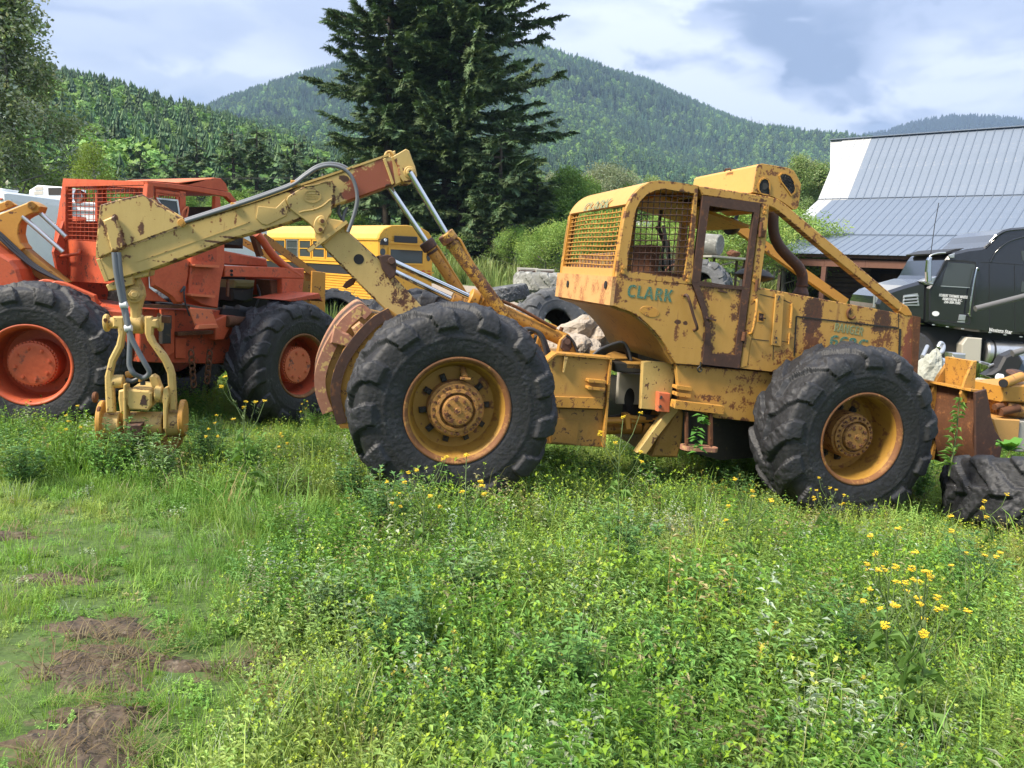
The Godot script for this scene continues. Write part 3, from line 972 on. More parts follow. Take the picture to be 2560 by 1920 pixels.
	# wear that follows edges: polylines, half width, strength, tone, plane
	var edges := [
		[[1541, 693, 1640, 704, 1730, 713, 1742, 746, 1754, 778, 1763, 822, 1755, 914], 4.0, 0.52, 0.4, 0.85], [[1533, 764, 1575, 779, 1619, 810, 1658, 855, 1690, 909], 4.0, 0.50, 0.5, 0.85], [[1541, 692, 1540, 730, 1533, 763], 5.0, 0.6, 0.4, 0.85],
		[[1567, 677, 1640, 686, 1710, 694, 1726, 590, 1736, 483, 1663, 472, 1618, 485, 1589, 524, 1571, 637, 1567, 677], 4.0, 0.52, 0.6, 0.85], [[1547, 640, 1560, 555, 1580, 492, 1622, 456, 1690, 455, 1745, 464, 1840, 478, 1929, 492], 3.5, 0.5, 0.4, 0.85],
		[[1897, 718, 2095, 755, 2301, 793], 4.0, 0.50, 0.4, 0.85], [[1851, 921, 1930, 930, 2100, 942], 4.0, 0.5, 0.3, 0.85], [[1991, 791, 2120, 806, 2246, 820, 2247, 905], 4.0, 0.52, 0.5, 0.85], [[1940, 726, 1932, 900], 3.0, 0.48, 0.4, 0.85], [[1991, 791, 1985, 890], 4.0, 0.52, 0.5, 0.85],
		[[1749, 715, 1803, 720, 1855, 724, 1847, 810, 1838, 888, 1777, 884, 1777, 823, 1767, 769, 1749, 715], 6.0, 0.62, 0.6, 0.853], [[1908, 511, 1897, 620, 1886, 735, 1862, 860], 4.0, 0.52, 0.4, 0.85], [[1929, 493, 1965, 513, 2040, 576, 2150, 669, 2262, 764], 4.0, 0.5, 0.3, 0.85], [[1757, 489, 1915, 513, 1950, 532, 2030, 601, 2140, 691, 2255, 783], 4.0, 0.52, 0.4, 0.85],
		[[1886, 445, 1891, 416, 1905, 409, 1970, 420, 1994, 444, 2002, 461, 1995, 518], 4.0, 0.52, 0.4, 0.85], [[1690, 911, 1850, 925, 1960, 934], 4.0, 0.5, 0.3, 0.8], [[1790, 1045, 1880, 1055, 1960, 1060], 6.0, 0.55, 0.5, 0.8],
		[[1363, 902, 1385, 884, 1450, 889, 1526, 896, 1518, 950, 1507, 1022], 4.5, 0.56, 0.4, 0.62], [[246, 647, 313, 617, 463, 560, 640, 505, 742, 469], 2.5, 0.5, 1, 0.17], [[268, 703, 369, 677, 485, 635, 580, 597, 640, 581, 760, 545], 4.0, 0.56, 1, 0.17],
		[[252, 512, 300, 498, 357, 486, 410, 520, 463, 552], 4.0, 0.62, 0.6, 0.19], [[312, 617, 278, 631, 246, 645, 240, 618, 252, 512], 4.0, 0.58, 0.6, 0.19], [[716, 500, 735, 481, 755, 469, 828, 452, 835, 465, 829, 532, 812, 566], 3.0, 0.54, 0.8, 0.19], [[803, 612, 860, 672, 940, 752], 4.0, 0.54, 1, 0.16], [[872, 580, 942, 643, 1056, 768], 4.0, 0.54, 1, 0.16], [[286, 538, 312, 612, 308, 620, 278, 629, 256, 551], 4.0, 0.6, 0.6, 0.19]]
	for e in edges:
		var q: Array = e[0]
		for i in range(0, q.size() - 2, 2):
			var a0 := Vector2(q[i], q[i + 1])
			var a1 := Vector2(q[i + 2], q[i + 3])
			var steps := int(a0.distance_to(a1) / 5.0) + 1
			for j in steps:
				var p := a0.lerp(a1, float(j) / steps)
				var wd: float = e[1] * rng.randf_range(0.5, 1.7)
				spots.append([p.x, p.y, wd, wd, e[2] * rng.randf_range(0.75, 1.15), e[3], e[4]])
				if rng.randf() < 0.16:    # a run of rust below the edge
					var l := rng.randf_range(8.0, 26.0)
					spots.append([p.x, p.y + l * 0.8, rng.randf_range(1.5, 3.0), l, e[2] * rng.randf_range(0.7, 0.95), 0.0, e[4]])
	for s in spots:
		var p := L3(s[0], s[1], s[6])
		var q := L3(s[0] + s[2], s[1] + s[3], s[6])
		var rx := absf(q.x - p.x) * sx
		var ry := absf(q.y - p.y) * sy
		var cx := (p.x - u.position.x) * sx
		var cy := h - (p.y - u.position.y) * sy
		for y in range(maxi(0, int(cy - ry * 1.7)), mini(h, int(cy + ry * 1.7))):
			for x in range(maxi(0, int(cx - rx * 1.7)), mini(w, int(cx + rx * 1.7))):
				var r := Vector2((x - cx) / rx, (y - cy) / ry).length()
				var v: float = s[4] * (1.0 - smoothstep(0.55, 1.65, r))
				if v > rust[y * w + x]:
					rust[y * w + x] = v
					kind[y * w + x] = s[5]
	var a := bytes_of(noise(0.010, 301, 4), w, h)
	var b := bytes_of(noise(0.15, 303, 3), w, h)
	var mid := bytes_of(noise(0.035, 307, 4), w, h)
	var st_im := noise(0.05, 305, 3).get_seamless_image(w, 128, false, false, 0.1)
	st_im.convert(Image.FORMAT_L8)
	var st := st_im.get_data()
	var d := PackedByteArray()
	d.resize(w * h * 3)
	var pale0 := Color(0.46, 0.315, 0.105).linear_to_srgb()
	var pale1 := Color(0.56, 0.40, 0.145).linear_to_srgb()
	var cab0 := Color(0.40, 0.215, 0.042).linear_to_srgb()
	var cab1 := Color(0.51, 0.29, 0.072).linear_to_srgb()
	var r0 := Color(0.15, 0.055, 0.020).linear_to_srgb()
	var r1 := Color(0.055, 0.026, 0.016).linear_to_srgb()
	var r2 := Color(0.27, 0.070, 0.035).linear_to_srgb()
	var split := int((0.5 - u.position.x) * sx)
	for y in h:
		for x in w:
			var i := y * w + x
			var n := a[i] / 255.0
			var f := b[i] / 255.0
			var k := st[((y / 9) % 128) * w + x] / 255.0
			var md := mid[i] / 255.0
			var m := clampf(n * 0.45 + f * 0.22 + k * 0.38, 0.0, 1.0)
			var c := pale0.lerp(pale1, m) if x < split else cab0.lerp(cab1, m)
			var t := smoothstep(0.40, 0.66, rust[i] * 0.95 + (f - 0.5) * 0.62 + (md - 0.5) * 0.72 + (k - 0.5) * 0.42)
			if rust[i] < 0.02:
				t = 0.0
			t = maxf(t, 0.8 * smoothstep(0.76, 0.81, f * 0.62 + md * 0.38))
			t = maxf(t, 0.35 * smoothstep(0.70, 0.86, k * 0.75 + n * 0.25))
			if t > 0.0:
				var g := kind[i] + (k - 0.5) * 0.5
				var rc := r0.lerp(r1, clampf(g, 0.0, 1.0)) if g < 1.0 else r1.lerp(r2, clampf(g - 1.0, 0.0, 1.0))
				rc = rc.lerp(Color(0.52, 0.30, 0.14), clampf((f - 0.35) * 0.7 + (1.0 - t) * 0.25, 0.0, 0.55))
				c = c.lerp(rc, t)
			i *= 3
			d[i] = int(c.r * 255.0); d[i + 1] = int(c.g * 255.0); d[i + 2] = int(c.b * 255.0)
	return ImageTexture.create_from_image(Image.create_from_data(w, h, false, Image.FORMAT_RGB8, d))

func letters(parent: Node, called: String, s: String, p0: Vector3, p1: Vector3, up: Vector3, h: float, m: Material, font := "Droid Sans", weight := 700, depth := 0.003) -> MeshInstance3D:
	var t := TextMesh.new()
	var f := SystemFont.new()
	f.font_names = PackedStringArray([font])
	f.font_weight = weight
	t.font = f
	t.text = s
	t.font_size = 64
	t.pixel_size = 0.01
	t.depth = 0.01
	t.curve_step = 2.0
	var bb := t.get_aabb()
	var x := (p1 - p0).normalized()
	var z := x.cross(up).normalized()
	var y := z.cross(x)
	var o := MeshInstance3D.new()
	o.name = called
	o.mesh = t
	o.material_override = m
	var k := p0.distance_to(p1) / bb.size.x
	var ky := h / bb.size.y
	o.transform = Transform3D(Basis(x * k, y * ky, z * depth / 0.01), (p0 + p1) * 0.5 - x * (bb.position.x + bb.size.x * 0.5) * k - y * (bb.position.y + bb.size.y * 0.5) * ky + z * depth * 0.5)
	parent.add_child(o, true)
	return o

func bolt_head(mb: MB, p: Vector3, r := 0.014, hgt := 0.012) -> void:
	mb.rod(p, p + Vector3(0, 0, hgt), r, 6)

# wires of a guard clipped to an opening, in the plane z
func guard(mb: MB, open: PackedVector2Array, ox: Vector2, oy: Vector2, ux: Vector2, uy: Vector2, nx: int, ny: int, z: float, r: float) -> void:
	for k in nx:
		var a := ox + ux * k
		for s in Geometry2D.intersect_polyline_with_polygon(PackedVector2Array([a - uy.normalized() * 3.0, a + uy.normalized() * 3.0]), open):
			var q := PackedVector3Array()
			for j in 5:
				var e: Vector2 = s[0].lerp(s[s.size() - 1], j / 4.0)
				q.push_back(Vector3(e.x + rng.randf_range(-0.003, 0.003), e.y, z + rng.randf_range(-0.004, 0.004)))
			mb.tube(q, r, 5)
	for k in ny:
		var a := oy + uy * k
		for s in Geometry2D.intersect_polyline_with_polygon(PackedVector2Array([a - ux.normalized() * 3.0, a + ux.normalized() * 3.0]), open):
			var q := PackedVector3Array()
			for j in 5:
				var e: Vector2 = s[0].lerp(s[s.size() - 1], j / 4.0)
				q.push_back(Vector3(e.x, e.y + rng.randf_range(-0.003, 0.003), z + r * 1.6 + rng.randf_range(-0.004, 0.004)))
			mb.tube(q, r, 5)

# ---------------------------------------------------------------- the yellow grapple skidder
func make_skidder() -> void:
	rng.seed = 77
	var rear := at(1145, 1028, 6.15)
	var front := at(2155, 1098, 7.1)
	var x := (front - rear).normalized()
	var z := Vector3(-x.z, 0, x.x).normalized()
	frame = flat_of(x, z, rear - z * 1.5)
	var axle := rear.distance_to(front)
	M.side = StandardMaterial3D.new()
	M.side.albedo_texture = side_map()
	M.side.roughness = 0.55
	var t := thing("log_skidder", "worn yellow grapple skidder with rusty brown cab door parked in the weeds", "skidder", frame)
	var zc := 0.85
	# wheels
	var tm := tyre_mesh(0.86, 0.425, 0.31, 13, 0.052, 7)
	var turn := Basis(Vector3.UP, PI)
	wheel(t, Transform3D(Basis(), Vector3(0, 0, 1.5)), false, tm, 0.31, M.rim, M.rim_edge, M.hub)
	wheel(t, Transform3D(Basis(Vector3.BACK, 0.3), Vector3(axle, 0, 1.5)), true, tm, 0.31, M.rim, M.rim_edge, M.hub)
	wheel(t, Transform3D(turn, Vector3(0, 0, -1.5)), false, tm, 0.31, M.rim, M.rim_edge, M.hub)
	wheel(t, Transform3D(turn * Basis(Vector3.BACK, 0.5), Vector3(axle, 0, -1.5)), true, tm, 0.31, M.rim, M.rim_edge, M.hub)
	var mb := MB.new()
	mb.rod(Vector3(0, 0, -1.3), Vector3(0, 0, 1.25), 0.16, 18)
	mb.rod(Vector3(axle, 0, -1.3), Vector3(axle, 0, 1.15), 0.16, 18)
	mb.rod(Vector3(0, 0, -0.3), Vector3(0, 0, 0.3), 0.27, 18)
	mb.rod(Vector3(axle, 0, -0.3), Vector3(axle, 0, 0.3), 0.27, 18)
	pt(t, "axles", mb, M.mustard)
	make_cab(t, zc)
	make_hood(t, zc, axle)
	make_lower(t, axle)
	make_boom(t)
	make_grapple(t)
	make_blade(t)

func make_cab(t: Node3D, zc: float) -> void:
	var zi := zc - 0.05
	# rear side of the cab round the wire window
	var outer := LP([1541, 692, 1547, 640, 1553, 597, 1560, 555, 1567, 519, 1580, 492, 1600, 470, 1622, 456.5, 1647, 450.5, 1690, 455, 1745, 464, 1737, 590, 1730, 711, 1640, 703], zc)
	var inner := LP([1567, 676.5, 1571, 637, 1578, 597, 1584, 555, 1589.5, 524.5, 1600, 503, 1618, 485, 1640, 475, 1663.5, 472, 1700, 478, 1736, 483, 1726, 590, 1710.5, 694.5, 1640, 686], zc)
	for s in [1.0, -1.0]:
		var mb := MB.new()
		if s > 0.0:
			mb.ring(outer, inner, zi, zc)
		else:
			mb.ring(outer, inner, -zc, -zi)
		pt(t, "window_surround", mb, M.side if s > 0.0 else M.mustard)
	var g := MB.new()
	guard(g, inner, L(1569, 690, zc), L(1571, 470, zc), L(1583.5, 690, zc) - L(1569, 690, zc), L(1570, 486.4, zc) - L(1571, 470, zc), 15, 16, zc - 0.03, 0.0052)
	pt(t, "side_window_guard", g, M.brown)
	# roof sheet: up over the curved back, then forward
	var line := LP([1553, 597, 1560, 555, 1567, 519, 1580, 492, 1600, 470, 1622, 456.5, 1647, 450.5, 1690, 455, 1745, 464, 1840, 477.5, 1929, 492], zc)
	line = spline2(line, 3)
	var top := PackedVector2Array()
	for p in line:
		if p.y > L(1567, 516, zc).y:
			top.push_back(p)
	var mb := MB.new()
	mb.strip(top, -0.03, -zc + 0.001, zc - 0.052)
	pt(t, "roof_sheet", mb, M.peach)
	# rear wall: posts, wire window, sill band and the rusty box below
	var e0 := L(1567, 517, zc)      # top of the rear window on the near corner
	var e1 := L(1542, 671, zc)      # its bottom
	var e2 := L(1540, 692, zc)
	var back := PackedVector2Array([e0, e0.lerp(e1, 0.5) + Vector2(-0.012, 0), e1])
	mb = MB.new()
	mb.strip(PackedVector2Array([e0, e1, e2]), 0.045, -zc, -zc + 0.075)
	mb.strip(PackedVector2Array([e0, e1, e2]), 0.045, zc - 0.10, zc - 0.052)
	pt(t, "rear_post", mb, M.yellow)
	mb = MB.new()
	mb.strip(PackedVector2Array([e1, e2]), 0.03, -zc + 0.076, zc - 0.101)
	pt(t, "rear_sill", mb, M.peach)
	g = MB.new()
	for k in 12:
		var p := e0.lerp(e1, (k + 0.6) / 12.4)
		var q := PackedVector3Array()
		for j in 9:
			q.push_back(Vector3(p.x + 0.02 + sin(j * 0.8 + k) * 0.004, p.y + sin(j * 0.7) * 0.006, lerpf(-zc + 0.06, zc - 0.08, j / 8.0)))
		g.tube(q, 0.0065, 5)
	for k in 16:
		var zz := lerpf(-zc + 0.10, zc - 0.12, k / 15.0)
		g.tube(PackedVector3Array([Vector3(e0.x + 0.03, e0.y, zz), Vector3(e0.lerp(e1, 0.5).x + 0.035, e0.lerp(e1, 0.5).y, zz), Vector3(e1.x + 0.03, e1.y, zz)]), 0.0055, 5)
	pt(t, "rear_window_guard", g, M.yellow_rusty)
	var b0 := L(1540, 692, zc)
	var b1 := L(1532, 764, zc)
	mb = MB.new()
	mb.strip(PackedVector2Array([b0 + Vector2(-0.03, 0), b1 + Vector2(-0.03, 0)]), 0.06, -zc, zc - 0.002)
	var box := pt(t, "rear_box", mb, M.panel_rust)
	tag(box, "rust streaked box across the back of the cab")
	mb = MB.new()
	for q in [[1420, 710], [1515, 712]]:
		var hp := LX(q[0], q[1], b0.x - 0.031)
		mb.xf = Transform3D(Basis(Vector3.UP, -PI / 2), Vector3(b0.x - 0.0335, hp.y, hp.z))
		mb.prism(oval(Vector2.ZERO, 0.032, 0.036), 0.0, 0.006)
		mb.xf = Transform3D()
	pt(box, "bolt_hole", mb, M.dark)  # dark discs on the surface stand in for the shade in the holes
	# side panel, wheel-arch sheet beneath it
	var arch := [1533, 764, 1553, 772, 1575, 779, 1591, 788, 1604, 798, 1619, 810, 1632, 823, 1646, 839, 1658, 855, 1667, 869, 1674, 884, 1682, 897, 1690, 909]
	mb = MB.new()
	var panel := LP([1541, 693, 1640, 704, 1730, 713, 1742, 746, 1754, 778, 1760, 801, 1764, 822, 1762, 860, 1759, 890, 1755, 914], zc)
	var archp := LP(arch, zc)
	var full := panel.duplicate()
	for k in range(archp.size() - 1, -1, -1):
		full.push_back(archp[k])
	mb.prism(full, zi, zc, 0.004)
	pt(t, "cab_side", mb, M.side)
	mb = MB.new()
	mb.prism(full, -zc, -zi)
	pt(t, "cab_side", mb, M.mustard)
	mb = MB.new()
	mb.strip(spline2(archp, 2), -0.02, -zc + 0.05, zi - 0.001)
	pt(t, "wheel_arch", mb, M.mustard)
	letters(t, "lettering", "CLARK", L3(1569, 726, zc) + Vector3(0, 0, 0.001), L3(1681, 740, zc) + Vector3(0, 0, 0.001), Vector3.UP, 0.115, M.green_letter)
	# worn badge oval, handrail
	mb = MB.new()
	mb.prism(oval(L(1624, 779, zc), 0.098, 0.048, -0.12, 24), zc - 0.002, zc + 0.004, 0.002)
	pt(t, "badge_scar", mb, M.yellow_rusty)
	mb = MB.new()
	mb.tube(spline(PackedVector3Array([L3(1711, 740, zc), L3(1716, 738, zc + 0.05), L3(1722, 748, zc + 0.07), L3(1734, 790, zc + 0.07), L3(1742, 815, zc + 0.07), L3(1742, 823, zc + 0.05), L3(1735, 826, zc)]), 5), 0.014, 8)
	pt(t, "grab_rail", mb, M.brown)
	mb = MB.new()
	for q in [[1558, 668], [1556, 680], [1720, 692], [1719, 702], [1913, 520], [1912, 532], [1886, 690], [1884, 702]]:
		bolt_head(mb, L3(q[0], q[1], zc + 0.001), 0.017, 0.014)
	pt(t, "bolts", mb, M.yellow_rusty)
	# door
	mb = MB.new()
	mb.ring(LP([1758, 489, 1902, 507, 1888, 615, 1875, 722, 1803, 714, 1730, 705, 1744, 600], zc + 0.012), LP([1774, 514, 1886, 531, 1874, 620, 1861, 716, 1806, 711, 1751, 702, 1762, 605], zc + 0.012), zc - 0.03, zc + 0.012)
	mb.ring(LP([1730, 705.5, 1803, 714.5, 1875, 722.5, 1862, 822, 1849, 921, 1756, 911, 1765, 823, 1754, 770], zc + 0.012), LP([1749, 715, 1803, 720, 1855, 724.5, 1847, 810, 1838, 888, 1777, 884, 1777, 823, 1767, 769], zc + 0.012), zc - 0.03, zc + 0.012)
	var door := pt(t, "door", mb, M.brown)
	tag(door, "rust brown door frame with an empty window")
	mb = MB.new()
	mb.prism(LP([1747, 713, 1803, 718, 1857, 722, 1849, 810, 1840, 891, 1775, 887, 1775, 823, 1765, 769], zc), zc - 0.02, zc - 0.002)
	pt(door, "door_skin", mb, M.side)
	mb = MB.new()
	mb.bar(L3(1766, 794, zc + 0.02), L3(1790, 801, zc + 0.02), 0.02, 0.02, Vector3.UP, 0.003)
	mb.bar(L3(1795, 727, zc + 0.004), L3(1818, 731, zc + 0.004), 0.02, 0.014, Vector3.UP, 0.003)
	pt(door, "door_handle", mb, M.brown)
	# front pillar with its hinges
	mb = MB.new()
	mb.prism(LP([1904, 509, 1923, 511, 1915, 600, 1897, 735, 1890, 800, 1875, 860, 1868, 915, 1851, 920, 1864, 822, 1877, 722], zc), zc - 0.07, zc + 0.004, 0.004)
	pt(t, "front_pillar", mb, M.side)
	mb = MB.new()
	mb.prism(LP([1904, 509, 1923, 511, 1915, 600, 1897, 735, 1877, 722], zc), -zc, -zc + 0.06)
	mb.prism(LP([1757, 489, 1772, 490, 1746, 700, 1731, 702], zc), -zc, -zc + 0.06)
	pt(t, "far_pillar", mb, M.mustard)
	mb = MB.new()
	mb.prism(LP([1897, 580, 1912, 575, 1908, 594, 1894, 592], zc), zc + 0.004, zc + 0.03, 0.004)
	mb.rod(L3(1904, 556, zc + 0.03), L3(1900, 592, zc + 0.03), 0.016, 10)
	mb.rod(L3(1893, 700, zc + 0.02), L3(1890, 728, zc + 0.02), 0.016, 10)
	mb.rod(L3(1862, 830, zc + 0.03), L3(1858, 852, zc + 0.03), 0.022, 10)
	pt(t, "hinge", mb, M.rust)
	# top rail and the guard bars that run down to the nose
	mb = MB.new()
	var bend := [1745, 464, 1840, 478, 1925, 491.5, 1945, 498, 1965, 512, 2040, 575, 2150, 668, 2262, 763, 2255, 783, 2140, 690, 2030, 600, 1950, 531, 1935, 520, 1915, 512, 1840, 500, 1757, 488]
	mb.prism(LP(bend, zc + 0.004), zc - 0.085, zc + 0.004, 0.008)
	pt(t, "guard_rail", mb, M.side)
	mb = MB.new()
	mb.prism(LP([1745, 466, 1925, 492, 1930, 514, 1757, 488], zc), -zc, -zc + 0.08)
	mb.bar(L3(1832, 560, -zc), L3(2112, 757, -zc), 0.09, 0.10, Vector3.UP, 0.008)
	pt(t, "guard_rail", mb, M.yellow)
	mb = MB.new()
	for k in 3:
		var fx := lerpf(L(1760, 470, zc).x, L(1925, 495, zc).x, k / 2.0)
		mb.bar(Vector3(fx, L(1800, 480, zc).y - 0.03, -zc + 0.08), Vector3(fx, L(1800, 480, zc).y - 0.03, zc - 0.09), 0.06, 0.05)
	pt(t, "roof_beam", mb, M.mustard)
	# bar foot on the nose
	mb = MB.new()
	mb.prism(LP([2247, 778, 2256, 758, 2270, 766, 2280, 782, 2282, 790, 2262, 790], zc + 0.006), zc - 0.09, zc + 0.006, 0.008)
	pt(t, "rail_foot", mb, M.yellow)
	# visor box on the roof
	var vo := [1880, 481, 1886, 445, 1891, 416, 1896, 410.5, 1905, 409, 1940, 414.5, 1970, 420, 1984, 427, 1994, 444, 2002, 461, 1999, 492, 1995, 518, 1990, 523.5, 1982, 524, 1955, 505, 1930, 492]
	mb = MB.new()
	mb.prism(LP(vo, zc - 0.02), -0.42, zc - 0.02, 0.012)
	var visor := pt(t, "visor_box", mb, M.peach)
	mb = MB.new()
	mb.prism(LP(vo, zc - 0.02), zc - 0.0195, zc - 0.012, 0.004)
	pt(visor, "visor_end", mb, M.side)
	mb = MB.new()
	var h1 := LP([1899, 474, 1899, 462, 1904, 451, 1912, 447, 1920, 450, 1924, 460, 1924, 486, 1910, 484, 1903, 481], zc)
	var h2 := LP([1951, 440, 1956, 435, 1966, 435, 1977, 441, 1985, 455, 1988, 470, 1986, 480, 1979, 486, 1968, 470, 1956, 454], zc)
	mb.prism(h1, zc - 0.0115, zc - 0.008)
	pt(visor, "vent", mb, M.dark)  # flat dark plate painted for the shade inside the vent opening
	mb = MB.new()
	mb.prism(h2, zc - 0.0115, zc - 0.008)
	pt(visor, "vent", mb, M.dark)  # second opening, its inner shade again a dark plate
	mb = MB.new()
	for hh in [h1, h2]:
		mb.ring(mb.inset(mb.ccw(hh), -0.012), mb.ccw(hh), zc - 0.012, zc - 0.002)
	pt(visor, "vent_rim", mb, M.yellow_rusty)
	mb = MB.new()
	guard(mb, h2, L(1951, 440, zc), L(1951, 436, zc), Vector2(0.016, 0.006), Vector2(-0.006, -0.018), 14, 14, zc - 0.006, 0.0022)
	mb.rod(L3(1911, 466, zc - 0.006), L3(1911, 466, zc + 0.0), 0.03, 16)
	pt(visor, "vent_screen", mb, M.black)
	mb = MB.new()
	mb.tube(PackedVector3Array([LX(1812, 428, L(1884, 450, zc).x - 0.01), LX(1814, 423, L(1884, 450, zc).x - 0.02), LX(1826, 421.5, L(1884, 450, zc).x - 0.02), LX(1827, 427, L(1884, 450, zc).x - 0.01)]), 0.009, 6)
	pt(visor, "lifting_loop", mb, M.brown)
	# overhead panel under the visor, work lamp, dark pipe, cap
	mb = MB.new()
	var u0 := L(1900, 500, zc)
	mb.strip(PackedVector2Array([u0 + Vector2(-0.75, -0.03), u0 + Vector2(-0.05, -0.14), u0 + Vector2(0.28, -0.20)]), 0.03, -zc + 0.1, 0.25)
	pt(t, "overhead_panel", mb, M.yellow)
	mb = MB.new()
	var lp := L3(1829, 566, -0.35)
	mb.xf = Transform3D(Basis(Vector3.UP, -PI / 2 + 0.35), lp)
	mb.lathe(PackedVector2Array([Vector2(0, -0.10), Vector2(0.05, -0.09), Vector2(0.09, -0.03), Vector2(0.095, 0.03), Vector2(0.085, 0.035), Vector2(0, 0.03)]), 24, true)
	mb.xf = Transform3D()
	mb.bar(lp, lp + Vector3(0.06, 0.16, 0), 0.03, 0.03)
	pt(t, "work_lamp", mb, M.black)
	mb = MB.new()
	mb.tube(spline(L3P([1938, 500, 1934, 530, 1933, 565, 1937, 592, 1950, 618, 1972, 643, 1993, 664, 2004, 683, 2006, 702, 2001, 735], 0.05), 6), 0.056, 16)
	mb.xf = Transform3D(Basis(Vector3.RIGHT, -PI / 2), L3(2001, 738, 0.05))
	mb.lathe(PackedVector2Array([Vector2(0.085, 0), Vector2(0.085, 0.02), Vector2(0.058, 0.08)]), 18)
	mb.lathe(PackedVector2Array([Vector2(0.056, 0.10), Vector2(0.066, 0.10), Vector2(0.066, 0.125), Vector2(0.056, 0.125)]), 18)
	mb.xf = Transform3D()
	pt(t, "exhaust_pipe", mb, M.brown)
	mb = MB.new()
	var cp := L3(1885, 690, -0.55)
	mb.xf = Transform3D(Basis(Vector3.RIGHT, -PI / 2), cp)
	mb.lathe(PackedVector2Array([Vector2(0, -0.06), Vector2(0.12, -0.055), Vector2(0.20, -0.02), Vector2(0.226, 0.0), Vector2(0.215, 0.012), Vector2(0.17, 0.055), Vector2(0.10, 0.085), Vector2(0, 0.095)]), 32, true)
	mb.lathe(PackedVector2Array([Vector2(0.06, -0.35), Vector2(0.06, -0.05)]), 16)
	mb.xf = Transform3D()
	pt(t, "air_cleaner_cap", mb, M.grease)
	# inside: seat, levers, dash
	mb = MB.new()
	var sb := L3(1640, 690, 0.0)
	mb.box(Vector3(sb.x + 0.05, sb.y - 0.02, 0.05), Vector3(0.5, 0.12, 0.5), 0.03)
	mb.box(Vector3(sb.x - 0.16, sb.y + 0.14, 0.05), Vector3(0.12, 0.30, 0.46), 0.03)
	pt(t, "seat", mb, M.rust)
	mb = MB.new()
	mb.tube(spline(L3P([1654, 525, 1648, 560, 1652, 590, 1660, 610, 1655, 640, 1662, 700], 0.0), 5), 0.018, 8)
	mb.tube(spline(L3P([1641, 566, 1650, 580, 1658, 600], 0.0), 5), 0.022, 8)
	mb.tube(L3P([1672, 600, 1676, 690], -0.1), 0.012, 8)
	mb.box(L3(1660, 700, -0.2), Vector3(0.6, 0.14, 0.3), 0.02)
	pt(t, "control_levers", mb, M.grease)
	mb = MB.new()
	mb.box(Vector3(sb.x + 0.3, sb.y - 0.22, 0.0), Vector3(1.0, 0.04, 1.6))
	pt(t, "cab_floor", mb, M.grease)
	# faded lettering on the curved roof edge
	var ra := L(1569, 512, zc)
	var rb := L(1583, 487, zc)
	var nn := Vector2(-(rb - ra).y, (rb - ra).x).normalized()
	var mid := (ra + rb) * 0.5 + nn * 0.006
	var w0 := LX(1465, 513, mid.x)
	var w1 := LX(1528, 507, mid.x)
	letters(t, "roof_lettering", "CLARK", Vector3(mid.x - 0.012, mid.y, w0.z), Vector3(mid.x - 0.012, mid.y, w1.z), Vector3((rb - ra).x, (rb - ra).y, 0).normalized(), 0.10, M.green_faded)

